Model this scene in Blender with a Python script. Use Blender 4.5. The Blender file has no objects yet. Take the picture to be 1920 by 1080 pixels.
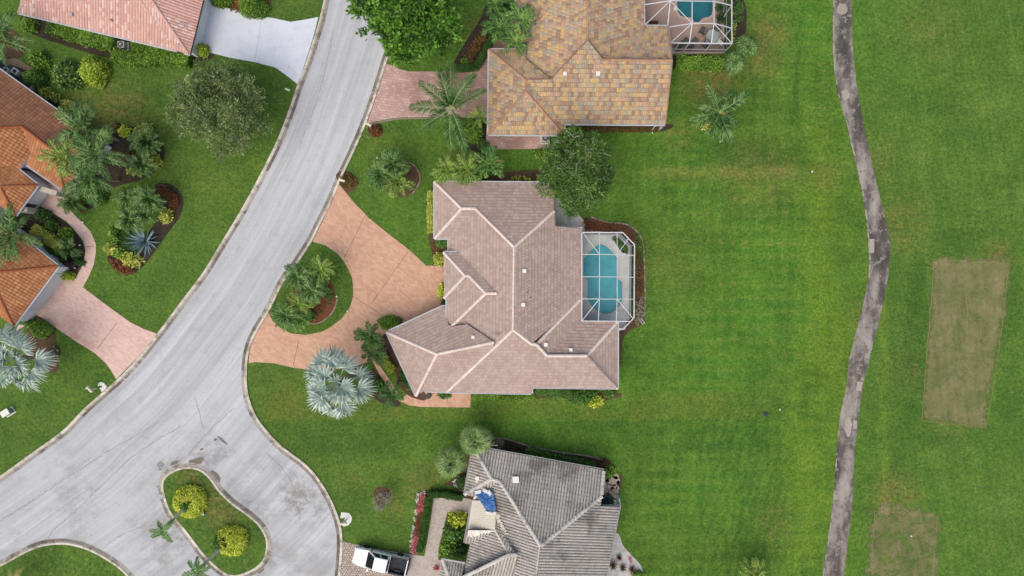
import bpy, bmesh, math, random
import numpy as np
from mathutils import Vector, Matrix
from mathutils.geometry import tessellate_polygon, delaunay_2d_cdt

# ---------------------------------------------------------------- scene, camera, light
SC = bpy.context.scene
COL = SC.collection
S = 17.2            # photograph pixels per metre on the ground
H = 74.4            # height the drone hovers at
cam_d = bpy.data.cameras.new("camera"); cam = bpy.data.objects.new("camera", cam_d); COL.objects.link(cam)
cam.location = (0, 0, H); cam.rotation_euler = (0, 0, 0)
cam_d.sensor_width = 36.0; cam_d.lens = 18.0 * H / (960.0 / S)
cam_d.clip_start = 0.5; cam_d.clip_end = 5000
SC.camera = cam

SUN_EL, SUN_AZ = math.radians(56), math.radians(212)      # azimuth clockwise from north (up in the photograph)
world = bpy.data.worlds.new("World"); SC.world = world; world.use_nodes = True
wn = world.node_tree
sky = wn.nodes.new("ShaderNodeTexSky"); sky.sky_type = 'NISHITA'; sky.sun_disc = False
sky.sun_elevation = SUN_EL; sky.sun_rotation = SUN_AZ
sky.air_density = 1.0; sky.dust_density = 6.0; sky.ozone_density = 1.0
bg = wn.nodes["Background"]; bg.inputs[1].default_value = 0.15
wn.links.new(sky.outputs[0], bg.inputs[0])
sun_d = bpy.data.lights.new("sun", 'SUN'); sun = bpy.data.objects.new("sun", sun_d); COL.objects.link(sun)
sun_d.energy = 0.95; sun_d.angle = math.radians(75); sun_d.color = (1.0, 0.95, 0.87)
sd = Vector((math.sin(SUN_AZ) * math.cos(SUN_EL), math.cos(SUN_AZ) * math.cos(SUN_EL), math.sin(SUN_EL)))
sun.rotation_euler = sd.to_track_quat('Z', 'Y').to_euler()
SC.view_settings.view_transform = 'Standard'; SC.view_settings.look = 'None'
SC.view_settings.gamma = 1.0; SC.view_settings.use_curve_mapping = False
SC.view_settings.exposure = 0.22

RNG = np.random.default_rng(7)
random.seed(5)

def W(px, py, z=0.0):
    f = (H - z) / H / S
    return Vector(((px - 960) * f, (540 - py) * f, z))
def W2(px, py):
    return Vector(((px - 960) / S, (540 - py) / S))

# ---------------------------------------------------------------- materials
def lin(c):
    c /= 255.0
    return c / 12.92 if c <= 0.04045 else ((c + 0.055) / 1.055) ** 2.4
EXPO = 1.30
def C(r, g, b, k=1.0):
    return tuple(min(0.85, lin(v) / EXPO * k) for v in (r, g, b)) + (1.0,)

class G:
    def __init__(s, name, rough=0.85, spec=0.3):
        s.m = bpy.data.materials.new(name); s.m.use_nodes = True
        s.t = s.m.node_tree; s.n = s.t.nodes; s.b = s.n["Principled BSDF"]
        s.out = s.n["Material Output"]
        s.b.inputs["Roughness"].default_value = rough
        s.b.inputs["Specular IOR Level"].default_value = spec
    def link(s, a, b): s.t.links.new(a, b)
    def put(s, sock, v):
        if hasattr(v, "is_linked") or hasattr(v, "links"): s.link(v, sock)
        else: sock.default_value = v
    def pos(s, scale=(1, 1, 1), rot=0.0, loc=(0, 0, 0), obj=False):
        if obj:
            p = s.n.new("ShaderNodeTexCoord").outputs["Object"]
        else:
            p = s.n.new("ShaderNodeNewGeometry").outputs["Position"]
        if scale == (1, 1, 1) and rot == 0.0 and loc == (0, 0, 0): return p
        r = s.n.new("ShaderNodeVectorRotate"); r.rotation_type = 'Z_AXIS'; r.inputs["Angle"].default_value = rot
        s.link(p, r.inputs["Vector"])
        mp = s.n.new("ShaderNodeMapping"); mp.inputs["Scale"].default_value = scale; mp.inputs["Location"].default_value = loc
        s.link(r.outputs[0], mp.inputs["Vector"]); return mp.outputs[0]
    def noise(s, vec, scale, detail=3.0, rough=0.55, dist=0.0):
        n = s.n.new("ShaderNodeTexNoise"); s.link(vec, n.inputs["Vector"])
        n.inputs["Scale"].default_value = scale; n.inputs["Detail"].default_value = detail
        n.inputs["Roughness"].default_value = rough; n.inputs["Distortion"].default_value = dist
        return n.outputs["Fac"]
    def vor(s, vec, scale, feature='F1', out="Distance", rnd=1.0):
        n = s.n.new("ShaderNodeTexVoronoi"); n.feature = feature; s.link(vec, n.inputs["Vector"])
        n.inputs["Scale"].default_value = scale; n.inputs["Randomness"].default_value = rnd
        return n.outputs[out]
    def ramp(s, fac, stops, interp='LINEAR'):
        r = s.n.new("ShaderNodeValToRGB"); r.color_ramp.interpolation = interp
        e = r.color_ramp.elements
        while len(e) < len(stops): e.new(0.5)
        for el, (p, c) in zip(e, stops):
            el.position = p; el.color = c if len(c) == 4 else tuple(c) + (1,)
        s.link(fac, r.inputs["Fac"]); return r.outputs["Color"]
    def band(s, fac, a, b, lo=0.0, hi=1.0):
        m = s.n.new("ShaderNodeMapRange"); m.interpolation_type = 'SMOOTHSTEP'
        m.inputs["From Min"].default_value = a; m.inputs["From Max"].default_value = b
        m.inputs["To Min"].default_value = lo; m.inputs["To Max"].default_value = hi
        s.link(fac, m.inputs["Value"]); return m.outputs[0]
    def mix(s, fac, a, b, kind='MIX'):
        m = s.n.new("ShaderNodeMix"); m.data_type = 'RGBA'; m.blend_type = kind
        s.put(m.inputs["Factor"], fac); s.put(m.inputs["A"], a) if False else None
        ia = [i for i in m.inputs if i.name == "A" and i.type == 'RGBA'][0]
        ib = [i for i in m.inputs if i.name == "B" and i.type == 'RGBA'][0]
        s.put(ia, a); s.put(ib, b)
        return [o for o in m.outputs if o.type == 'RGBA'][0]
    def math(s, op, a, b=0.0, clamp=False):
        m = s.n.new("ShaderNodeMath"); m.operation = op; m.use_clamp = clamp
        s.put(m.inputs[0], a); s.put(m.inputs[1], b); return m.outputs[0]
    def attr(s, name, out="Fac"):
        a = s.n.new("ShaderNodeAttribute"); a.attribute_name = name; return a.outputs[out]
    def orand(s):
        return s.n.new("ShaderNodeObjectInfo").outputs["Random"]
    def sep(s, vec):
        x = s.n.new("ShaderNodeSeparateXYZ"); s.link(vec, x.inputs[0]); return x.outputs
    def comb(s, x, y, z=0.0):
        c = s.n.new("ShaderNodeCombineXYZ")
        for i, v in enumerate((x, y, z)): s.put(c.inputs[i], v)
        return c.outputs[0]
    def color(s, c): s.put(s.b.inputs["Base Color"], c); return s
    def bump(s, h, strength=0.4, dist=0.05):
        b = s.n.new("ShaderNodeBump"); b.inputs["Strength"].default_value = strength; b.inputs["Distance"].default_value = dist
        s.link(h, b.inputs["Height"]); s.link(b.outputs[0], s.b.inputs["Normal"]); return s

MAT = {}
def plain(key, col, rough=0.7, spec=0.3, var=0.12, scale=3.0, metal=0.0):
    g = G(key, rough, spec); p = g.pos()
    n = g.noise(p, scale, 4)
    n2 = g.noise(p, scale * 9, 2)
    f = g.math('ADD', g.math('MULTIPLY', n, 0.7), g.math('MULTIPLY', n2, 0.3))
    a = tuple(c * (1 - var) for c in col[:3]); b = tuple(min(0.9, c * (1 + var)) for c in col[:3])
    g.color(g.ramp(f, [(0.3, a), (0.7, b)])); g.b.inputs["Metallic"].default_value = metal
    MAT[key] = g.m; return g

FOL = 1.35
def foliage(key, cols, trans=0.22, rough=0.55, clump=0.5):
    """leaf material: colour from the per-leaf tint with a slow drift over the plant"""
    g = G(key, rough, 0.35)
    n = g.noise(g.pos(), clump, 2)
    f = g.math('ADD', g.math('MULTIPLY', g.attr("tint"), 0.75), g.math('MULTIPLY', g.band(n, 0.3, 0.7), 0.25))
    k = len(cols) - 1
    c = g.ramp(f, [(0.08 + 0.84 * i / k, tuple(min(.8, v * FOL) for v in x[:3])) for i, x in enumerate(cols)])
    g.color(c)
    tr = g.n.new("ShaderNodeBsdfTranslucent"); g.link(c, tr.inputs[0])
    mx = g.n.new("ShaderNodeMixShader"); mx.inputs[0].default_value = trans
    g.link(g.b.outputs[0], mx.inputs[1]); g.link(tr.outputs[0], mx.inputs[2]); g.link(mx.outputs[0], g.out.inputs[0])
    MAT[key] = g.m

# --- lawn
def lawn_mat():
    g = G("lawn_grass", 0.9, 0.15); p = g.pos()
    x, y, _ = g.sep(p)
    big = g.noise(p, 0.055, 3, 0.5); mid = g.noise(p, 0.32, 4, 0.6); fine = g.noise(p, 2.6, 5, 0.75); blade = g.noise(p, 13.0, 3, 0.8)
    base = g.ramp(mid, [(0.28, C(58, 92, 31)), (0.5, C(73, 112, 39)), (0.72, C(94, 130, 48))])
    base = g.mix(g.band(big, 0.38, 0.66, 0, 0.8), base, g.ramp(mid, [(0.3, C(64, 116, 37)), (0.7, C(93, 140, 49))]))
    # house yards on the left are a deeper green, the fairway beyond the path is duller
    left = g.band(g.math('ADD', x, g.math('MULTIPLY', mid, 6.0)), -16, 2, 1, 0)
    base = g.mix(g.math('MULTIPLY', left, 0.62), base, g.ramp(mid, [(0.3, C(64, 94, 42)), (0.7, C(86, 112, 52))]))
    fair = g.band(x, 37, 40)
    base = g.mix(g.math('MULTIPLY', fair, 0.6), base, g.ramp(g.noise(p, 0.16, 5, 0.65), [(0.3, C(58, 100, 42)), (0.55, C(80, 116, 50)), (0.75, C(104, 130, 66))]))
    # mowing lines: crossed passes in the back yard, long ones on the fairway
    wob = g.math('MULTIPLY', g.math('SUBTRACT', mid, 0.5), 1.2)
    sx = g.math('SINE', g.math('MULTIPLY', g.math('ADD', x, wob), 4.5)); sy = g.math('SINE', g.math('MULTIPLY', g.math('ADD', y, wob), 4.1))
    pl = g.math('ADD', g.math('MULTIPLY', sx, 0.5), g.math('MULTIPLY', sy, 0.6))
    yard = g.math('MULTIPLY', g.band(x, 10, 16), g.band(x, 34, 37, 1, 0))
    pl = g.math('MULTIPLY', g.math('MULTIPLY', pl, yard), g.band(g.noise(p, 0.12, 2), 0.4, 0.6, 0.2, 1.0))
    base = g.mix(g.math('ADD', g.math('MULTIPLY', pl, 0.26), 0.2, True), base, C(112, 142, 56))
    dx = g.math('ADD', g.math('MULTIPLY', x, 0.95), g.math('MULTIPLY', y, 0.17))
    fs = g.noise(g.comb(g.math('MULTIPLY', dx, 1.6), g.math('MULTIPLY', y, 0.06)), 1.0, 3, 0.6)
    base = g.mix(g.math('MULTIPLY', g.band(fs, 0.45, 0.7), g.math('ADD', g.math('MULTIPLY', fair, 0.3), 0.10)), base, C(108, 136, 62))
    wx = g.math('ADD', x, g.math('MULTIPLY', g.math('SUBTRACT', g.noise(p, 0.5, 4, 0.6), 0.5), 2.2)); wy = g.math('ADD', y, g.math('MULTIPLY', g.math('SUBTRACT', g.noise(g.pos(loc=(9, 4, 0)), 0.5, 4, 0.6), 0.5), 1.6))
    def rect(x0, y0, x1, y1, sx=8, sy=8):
        a, b = W2(x0, y0), W2(x1, y1); sx /= S; sy /= S
        m1 = g.math('MULTIPLY', g.band(wx, a.x - sx, a.x + sx), g.band(wx, b.x - sx, b.x + sx, 1, 0))
        return g.math('MULTIPLY', m1, g.math('MULTIPLY', g.band(wy, b.y - sy, b.y + sy), g.band(wy, a.y - sy, a.y + sy, 1, 0)))
    bn = g.band(g.noise(g.pos(loc=(3, 7, 0)), 0.22, 5, 0.7), 0.3, 0.62, 0.15, 1.1)
    YEL, OLV, DRK, TAN_ = C(122, 150, 46), C(104, 118, 50), C(52, 92, 36), C(138, 132, 74)
    for r_, c_, k_ in [((1505, 230, 1556, 700, 36, 40), YEL, .45), ((1470, 690, 1548, 1080, 55, 60), YEL, .45), ((1560, 560, 1590, 1080, 12, 40), YEL, .35), ((1650, 560, 1664, 1080, 8, 40), YEL, .35), ((1225, 262, 1500, 312, 30, 8), DRK, .5), ((1215, 312, 1500, 336, 40, 9), TAN_, .45),
                       ((490, 735, 1430, 788, 20, 4), OLV, .55), ((490, 790, 1440, 850, 30, 3), DRK, .32), ((1490, 40, 1500, 310, 3, 30), DRK, .5), ((1470, 540, 1480, 760, 5, 40), DRK, .3), ((700, 700, 1160, 735, 20, 10), OLV, .2),
                       ((1560, 640, 1600, 860, 10, 60), DRK, .2), ((1666, 560, 1710, 900, 12, 60), DRK, .3), ((1700, 480, 1740, 800, 10, 40), DRK, .45), ((1870, 480, 1910, 800, 12, 60), DRK, .35), ((1760, 430, 1860, 480, 30, 12), DRK, .55), ((1710, 805, 1850, 840, 30, 14), DRK, .35), ((1890, 300, 1905, 400, 6, 40), DRK, .4),
                       ((1380, 620, 1470, 1080, 30, 60), DRK, .25), ((1170, 620, 1260, 760, 30, 30), DRK, .2), ((1330, 80, 1460, 130, 40, 30), OLV, .5), ((290, 300, 470, 420, 40, 40), OLV, .25), ((180, 640, 300, 760, 30, 30), DRK, .2), ((490, 690, 560, 790, 20, 20), OLV, .35), ((670, 245, 800, 300, 30, 20), OLV, .3)]:
        base = g.mix(g.math('MULTIPLY', g.math('MULTIPLY', rect(*r_), k_), bn), base, c_)
    lat = g.math('MULTIPLY', g.band(sx, 0.1, 0.95), g.band(sy, 0.1, 0.95))
    lat = g.math('MULTIPLY', lat, g.math('MULTIPLY', rect(1280, 330, 1520, 720, 50, 50), g.band(g.noise(p, 0.35, 4, 0.7), 0.36, 0.58)))
    base = g.mix(g.math('MULTIPLY', g.math('MULTIPLY', lat, g.band(g.noise(p, 0.8, 5, 0.75), 0.42, 0.6)), 0.42), base, TAN_)
    dg = g.math('SINE', g.math('MULTIPLY', g.math('ADD', g.math('MULTIPLY', wx, 0.97), g.math('MULTIPLY', y, -0.25)), 6.0))
    base = g.mix(g.math('MULTIPLY', g.math('MULTIPLY', g.band(dg, -0.2, 0.9), rect(1300, 760, 1480, 1080, 40, 60)), 0.3), base, C(54, 88, 38))
    # worn and sandy patches
    acc = None
    for (px, py, r, k) in PATCH:
        w = W2(px, py)
        d = g.n.new("ShaderNodeVectorMath"); d.operation = 'DISTANCE'; g.link(p, d.inputs[0]); d.inputs[1].default_value = (w.x, w.y, 0)
        m = g.math('MULTIPLY', g.band(d.outputs["Value"], r / S * 0.15, r / S, 1, 0), k)
        acc = m if acc is None else g.math('MAXIMUM', acc, m)
    worn = g.math('MULTIPLY', acc, g.band(g.noise(p, 0.9, 5, 0.75), 0.34, 0.62))
    base = g.mix(worn, base, g.ramp(fine, [(0.3, C(112, 104, 58)), (0.7, C(140, 128, 78))]))
    spk = g.math('MULTIPLY', g.band(g.noise(p, 1.4, 6, 0.8), 0.62, 0.74), 0.35)
    base = g.mix(spk, base, C(132, 138, 66))
    base = g.mix(0.9, base, g.ramp(fine, [(0.33, (0.56, 0.60, 0.64)), (0.5, (1, 1, 1)), (0.67, (1.46, 1.36, 1.3))]), 'MULTIPLY')
    base = g.mix(0.85, base, g.ramp(g.noise(p, 4.6, 3, 0.8), [(0.34, (0.55, 0.60, 0.62)), (0.5, (1, 1, 1)), (0.66, (1.5, 1.38, 1.3))]), 'MULTIPLY')
    base = g.mix(0.8, base, g.ramp(g.noise(p, 0.7, 5, 0.7), [(0.32, (0.76, 0.86, 0.86)), (0.5, (1, 1, 1)), (0.68, (1.24, 1.12, 1.06))]), 'MULTIPLY')
    base = g.mix(0.6, base, g.ramp(blade, [(0.25, (0.5, 0.52, 0.5)), (0.5, (1, 1, 1)), (0.75, (1.5, 1.45, 1.3))]), 'MULTIPLY')
    g.color(base); g.bump(g.math('ADD', fine, g.math('MULTIPLY', blade, 0.6)), 0.55, 0.08)
    MAT["lawn"] = g.m
PATCH = [(1330, 150, 75, .95), (1440, 60, 60, .8), (1430, 110, 60, .6), (420, 945, 70, .85), (370, 890, 60, .5), (220, 215, 90, .75), (160, 180, 60, .5),
         (1270, 255, 50, .5), (865, 300, 60, .35), (790, 905, 70, .5), (735, 950, 45, .45), (1740, 60, 90, .3), (1690, 420, 90, .45), (1620, 590, 60, .3),
         (1420, 330, 110, .4), (1250, 505, 90, .3), (1545, 330, 50, .45), (1680, 930, 70, .8), (1870, 480, 45, .7), (1450, 980, 60, .35), (895, 60, 60, .5),
         (880, 150, 60, .45), (1640, 300, 70, .35), (1780, 790, 60, .3), (185, 330, 60, .5), (290, 250, 60, .35), (660, 905, 40, .25), (1700, 690, 60, .25)]
lawn_mat()

def road_mat():
    g = G("road_asphalt", 0.92, 0.2); p = g.pos()
    ac, al = g.attr("across"), g.attr("along")
    st = g.noise(g.comb(g.math('MULTIPLY', ac, 1.1), g.math('MULTIPLY', al, 0.03)), 1.0, 5, 0.65)
    big = g.noise(p, 0.12, 4, 0.6); mid = g.noise(p, 0.8, 5, 0.65); grit = g.noise(p, 11, 3, 0.8); gr2 = g.noise(p, 4.0, 4, 0.7)
    c = g.ramp(big, [(0.3, C(176, 180, 182)), (0.5, C(193, 197, 201)), (0.75, C(207, 211, 215))])
    c = g.mix(0.6, c, g.ramp(st, [(0.3, C(164, 168, 171)), (0.5, C(193, 197, 201)), (0.68, C(218, 221, 224))]))
    st2 = g.noise(g.comb(g.math('MULTIPLY', ac, 3.4), g.math('MULTIPLY', al, 0.05)), 1.0, 4, 0.7)
    c = g.mix(0.5, c, g.ramp(st2, [(0.3, (0.86, 0.86, 0.86)), (0.5, (1, 1, 1)), (0.7, (1.12, 1.12, 1.12))]), 'MULTIPLY')
    c = g.mix(g.math('MULTIPLY', g.band(mid, 0.5, 0.72), 0.3), c, C(160, 161, 160))
    sac = g.noise(p, 0.22, 5, 0.7)
    lower = g.band(g.sep(p)[1], -8, -20)
    c = g.mix(g.math('MULTIPLY', g.math('MULTIPLY', g.band(sac, 0.48, 0.66), lower), 0.42), c, C(152, 150, 142))
    for (px, py, r, k) in [(560, 930, 70, .6), (580, 955, 60, .5), (415, 850, 45, .45), (330, 885, 60, .55), (470, 960, 55, .5), (320, 985, 50, .45), (300, 1040, 70, .35), (450, 1000, 30, .4), (378, 870, 40, .7), (500, 1040, 40, .6), (345, 1010, 35, .55), (580, 640, 20, .25)]:
        w = W2(px, py)
        d = g.n.new("ShaderNodeVectorMath"); d.operation = 'DISTANCE'; g.link(p, d.inputs[0]); d.inputs[1].default_value = (w.x, w.y, 0)
        m = g.math('MULTIPLY', g.band(d.outputs["Value"], r / S * 0.1, r / S, 1, 0), k)
        m = g.math('MULTIPLY', m, g.band(g.noise(p, 0.7, 6, 0.75), 0.42, 0.6))
        c = g.mix(m, c, C(134, 130, 120))
    c = g.mix(0.6, c, g.ramp(grit, [(0.25, (0.72, 0.72, 0.72)), (0.5, (1, 1, 1)), (0.75, (1.22, 1.22, 1.22))]), 'MULTIPLY')
    c = g.mix(0.5, c, g.ramp(gr2, [(0.25, (0.84, 0.84, 0.84)), (0.5, (1, 1, 1)), (0.75, (1.12, 1.12, 1.12))]), 'MULTIPLY')
    g.color(c); g.bump(grit, 0.25, 0.02)
    MAT["road"] = g.m
road_mat()

def paver_mat(key, cols, rot, bw, bh, mortar, dark, big=0.25, msize=0.012, stain=None):
    g = G(key, 0.85, 0.25); p = g.pos()
    q = g.pos(rot=rot)
    br = g.n.new("ShaderNodeTexBrick"); g.link(q, br.inputs["Vector"])
    br.inputs["Scale"].default_value = 1.0; br.inputs["Brick Width"].default_value = bw; br.inputs["Row Height"].default_value = bh
    br.inputs["Mortar Size"].default_value = msize; br.inputs["Mortar Smooth"].default_value = 0.3; br.inputs["Bias"].default_value = 0.0
    br.inputs["Color1"].default_value = (0, 0, 0, 1); br.inputs["Color2"].default_value = (1, 1, 1, 1); br.inputs["Mortar"].default_value = (0.5, 0.5, 0.5, 1)
    k = len(cols) - 1
    f = g.math('ADD', g.math('MULTIPLY', br.outputs["Color"], 0.5), g.math('MULTIPLY', g.noise(p, 0.35, 5, 0.65), 0.5))
    c = g.ramp(f, [(0.15 + 0.7 * i / k, x) for i, x in enumerate(cols)])
    c = g.mix(g.math('MULTIPLY', br.outputs["Fac"], mortar), c, dark)
    if stain:
        for (px, py, r, kk) in stain[1]:
            w = W2(px, py); d = g.n.new("ShaderNodeVectorMath"); d.operation = 'DISTANCE'; g.link(p, d.inputs[0]); d.inputs[1].default_value = (w.x, w.y, 0)
            m = g.math('MULTIPLY', g.band(d.outputs["Value"], r / S * 0.1, r / S, 1, 0), kk)
            c = g.mix(g.math('MULTIPLY', m, g.band(g.noise(p, 0.5, 5, 0.7), 0.35, 0.6)), c, stain[0])
    c = g.mix(0.5, c, g.ramp(g.noise(p, big, 5, 0.6), [(0.3, (0.93, 0.93, 0.92)), (0.5, (1, 1, 1)), (0.72, (1.06, 1.06, 1.06))]), 'MULTIPLY')
    c = g.mix(0.45, c, g.ramp(g.noise(p, 9, 3, 0.8), [(0.25, (0.75, 0.75, 0.75)), (0.5, (1, 1, 1)), (0.75, (1.2, 1.2, 1.2))]), 'MULTIPLY')
    g.color(c); g.bump(br.outputs["Fac"], -0.4, 0.02)
    MAT[key] = g.m
paver_mat("salmon_pavers", [C(200, 156, 130), C(214, 172, 145), C(226, 187, 160)], math.radians(40), 0.42, 0.21, 0.32, C(150, 106, 86), 0.25)
paver_mat("pink_pavers", [C(214, 180, 166), C(226, 196, 183), C(236, 208, 196)], math.radians(33), 0.40, 0.20, 0.35, C(188, 140, 126), 0.2, 0.012, (C(205, 150, 140), [(130, 620, 45, .7), (160, 640, 35, .6)]))
paver_mat("stamped_rose", [C(184, 150, 140), C(204, 172, 162), C(218, 190, 180)], math.radians(8), 0.44, 0.30, 0.5, C(140, 104, 98), 0.3, 0.026, (C(140, 108, 98), [(800, 160, 90, .6), (870, 150, 60, .8), (880, 200, 60, .7), (930, 90, 60, .8), (960, 270, 60, .5)]))
paver_mat("grey_pavers", [C(176, 164, 154), C(196, 185, 176), C(208, 199, 190)], math.radians(-12), 0.24, 0.16, 0.4, C(150, 136, 126), 0.6, 0.014)

def concrete(key, lo, hi, stain=None, scale=0.5):
    g = G(key, 0.88, 0.2); p = g.pos()
    c = g.ramp(g.noise(p, scale, 5, 0.65), [(0.3, lo), (0.7, hi)])
    c = g.mix(0.45, c, g.ramp(g.noise(p, 10, 3, 0.8), [(0.25, (0.78, 0.78, 0.78)), (0.5, (1, 1, 1)), (0.75, (1.14, 1.14, 1.14))]), 'MULTIPLY')
    if stain: c = g.mix(g.band(g.noise(p, 0.9, 6, 0.75), 0.5, 0.68, 0, 0.8), c, stain)
    g.color(c); g.bump(g.noise(p, 14, 3), 0.2, 0.02); MAT[key] = g.m
concrete("white_drive", C(216, 224, 234), C(230, 236, 246), C(206, 212, 220), 0.35)
concrete("pool_deck", C(206, 211, 208), C(224, 228, 224), C(186, 190, 182))
concrete("tan_deck", C(176, 152, 138), C(192, 168, 154), None)
concrete("pad", C(226, 226, 218), C(240, 240, 234))
concrete("gravel_grey", C(206, 202, 190), C(244, 240, 230), C(150, 144, 132), 3.5)
concrete("gravel_white", C(180, 180, 176), C(206, 206, 203), C(150, 140, 128), 2.0)
concrete("mulch_dark", C(54, 48, 40), C(82, 72, 58), C(44, 44, 34), 2.2)
concrete("mulch_red", C(112, 68, 46), C(140, 90, 64), C(86, 62, 42), 2.2)
concrete("mulch_brown", C(84, 66, 50), C(108, 86, 66), C(66, 54, 40), 2.2)
concrete("walk_stone", C(140, 122, 100), C(160, 142, 118), None, 1.5)

def kerb_mat(key, a, b, st):
    g = G(key, 0.9, 0.2); p = g.pos()
    c = g.mix(g.orand(), a, b)
    c = g.mix(g.band(g.noise(p, 0.7, 6, 0.75), 0.47, 0.62, 0, 0.85), c, st)
    c = g.mix(0.5, c, g.ramp(g.noise(p, 9, 3, 0.8), [(0.25, (0.7, 0.7, 0.7)), (0.5, (1, 1, 1)), (0.75, (1.2, 1.2, 1.2))]), 'MULTIPLY')
    g.color(c); MAT[key] = g.m
kerb_mat("kerb", C(206, 200, 186), C(236, 230, 216), C(150, 140, 124))
kerb_mat("gutter_pan", C(110, 102, 92), C(184, 178, 168), C(98, 90, 78))

def path_mat():
    g = G("cart_path_asphalt", 0.92, 0.2); p = g.pos()
    y = g.sep(p)[1]
    n = g.noise(g.comb(g.sep(p)[0], g.math('MULTIPLY', y, 0.35)), 0.35, 4, 0.6)
    c = g.ramp(n, [(0.40, C(80, 77, 74)), (0.47, C(104, 99, 94)), (0.53, C(142, 136, 128)), (0.62, C(170, 165, 156))])
    dn = g.n.new("ShaderNodeVectorMath"); dn.operation = 'ADD'; g.link(p, dn.inputs[0]); nz = g.n.new("ShaderNodeTexNoise"); nz.inputs["Scale"].default_value = 1.6; nz.inputs["Detail"].default_value = 4; g.link(p, nz.inputs["Vector"]); g.link(nz.outputs["Color"], dn.inputs[1])
    v = g.vor(dn.outputs[0], 0.8, 'DISTANCE_TO_EDGE')
    v2 = g.noise(p, 1.2, 6, 0.75)
    c = g.mix(g.band(v2, 0.55, 0.6, 0, 0.75), c, C(164, 158, 150))
    c = g.mix(g.band(v2, 0.44, 0.40, 0, 0.6), c, C(92, 82, 76))
    c = g.mix(g.math('MULTIPLY', g.band(v, 0.0, 0.03, 0.8, 0), g.band(g.noise(p, 0.45, 4), 0.5, 0.62)), c, C(70, 62, 56))
    c = g.mix(0.6, c, g.ramp(g.noise(p, 8, 4, 0.8), [(0.25, (0.68, 0.68, 0.68)), (0.5, (1, 1, 1)), (0.75, (1.3, 1.3, 1.3))]), 'MULTIPLY')
    g.color(c); g.bump(v2, 0.3, 0.04); MAT["cart_path"] = g.m
path_mat()
def tee_mat():
    g = G("tee_turf", 0.92, 0.15); p = g.pos(); q = g.pos(rot=math.radians(-6))
    x, y, _ = g.sep(q)
    n = g.noise(p, 0.35, 5, 0.7); f = g.noise(p, 3, 5, 0.75)
    rows = g.noise(g.comb(g.math('MULTIPLY', x, 2.2), g.math('MULTIPLY', y, 0.12)), 1.0, 3)
    c = g.ramp(n, [(0.3, C(112, 122, 76)), (0.5, C(140, 138, 96)), (0.68, C(158, 148, 112))])
    c = g.mix(g.band(rows, 0.4, 0.65, 0, 0.45), c, C(112, 124, 66))
    c = g.mix(0.65, c, g.ramp(f, [(0.28, (0.66, 0.66, 0.66)), (0.5, (1, 1, 1)), (0.72, (1.3, 1.3, 1.25))]), 'MULTIPLY')
    # the edge frays into the lawn around it
    e = g.math('ADD', g.attr("rim"), g.math('MULTIPLY', g.math('SUBTRACT', g.noise(p, 0.9, 6, 0.75), 0.5), 2.0))
    tr = g.n.new("ShaderNodeBsdfTransparent"); mx = g.n.new("ShaderNodeMixShader")
    g.link(g.math('MULTIPLY', g.band(e, 0.10, 0.55), g.band(g.noise(p, 0.5, 5, 0.7), 0.25, 0.6, 0.38, 0.88)), mx.inputs[0]); g.link(tr.outputs[0], mx.inputs[1]); g.link(g.b.outputs[0], mx.inputs[2]); g.link(mx.outputs[0], g.out.inputs[0])
    g.color(c); MAT["tee"] = g.m
tee_mat()

def tile_mat(key, stops, streak=0.25, stain=None, sk=0.45, const=True, obj=False, grain=0.5):
    g = G(key, 0.85, 0.2); p = g.pos()
    f = g.orand() if obj else g.attr("tint")
    c = g.ramp(f, stops, 'CONSTANT' if const else 'LINEAR')
    if stain:
        c = g.mix(g.band(g.noise(p, stain[1], 6, 0.7), stain[2], stain[3], 0, sk), c, stain[0])
    c = g.mix(streak, c, g.ramp(g.noise(p, 5.5, 3, 0.75), [(0.25, (0.55, 0.55, 0.55)), (0.5, (1, 1, 1)), (0.75, (1.35, 1.35, 1.35))]), 'MULTIPLY')
    c = g.mix(0.4, c, g.ramp(g.noise(p, 0.3, 4, 0.6), [(0.3, (0.86, 0.85, 0.86)), (0.5, (1, 1, 1)), (0.7, (1.1, 1.1, 1.08))]), 'MULTIPLY')
    g.color(c); MAT[key] = g.m
tile_mat("mauve_tile", [(0, C(178, 157, 147)), (0.45, C(186, 165, 154)), (1, C(196, 176, 164))], 0.3, (C(172, 146, 143), 0.25, 0.5, 0.68), 0.4, False)
tan_st = [(0.0, C(172, 146, 124)), (0.13, C(204, 176, 132)), (0.27, C(188, 156, 128)), (0.38, C(174, 164, 144)), (0.5, C(208, 178, 128)), (0.6, C(164, 138, 120)), (0.69, C(190, 172, 138)), (0.8, C(198, 166, 140)), (0.91, C(180, 170, 152))]
tile_mat("tan_tile", tan_st, 0.6)
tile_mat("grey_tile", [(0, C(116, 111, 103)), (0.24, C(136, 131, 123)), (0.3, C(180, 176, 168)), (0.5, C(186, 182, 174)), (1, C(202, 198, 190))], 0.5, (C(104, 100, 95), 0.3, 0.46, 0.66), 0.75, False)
tile_mat("orange_tile", [(0, C(170, 114, 76)), (0.5, C(182, 126, 86)), (1, C(194, 138, 98))], 0.4, (C(128, 84, 64), 0.3, 0.5, 0.75), 0.4, False)
tile_mat("orange_tile_shaded", [(0, C(136, 96, 76)), (0.5, C(148, 106, 82)), (1, C(160, 114, 88))], 0.4, (C(98, 78, 72), 0.35, 0.5, 0.7), 0.5, False)  # orange tiles of the slope facing away, shade put into the colour
tile_mat("pink_tile", [(0.0, C(206, 164, 152)), (0.3, C(220, 180, 168)), (0.6, C(212, 170, 158)), (0.78, C(232, 204, 195)), (0.93, C(190, 166, 160))], 0.4)
tile_mat("cream_deck", [(0, C(206, 198, 178)), (0.5, C(218, 211, 192)), (1, C(228, 222, 204))], 0.3, None, 0.4, False)
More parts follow.
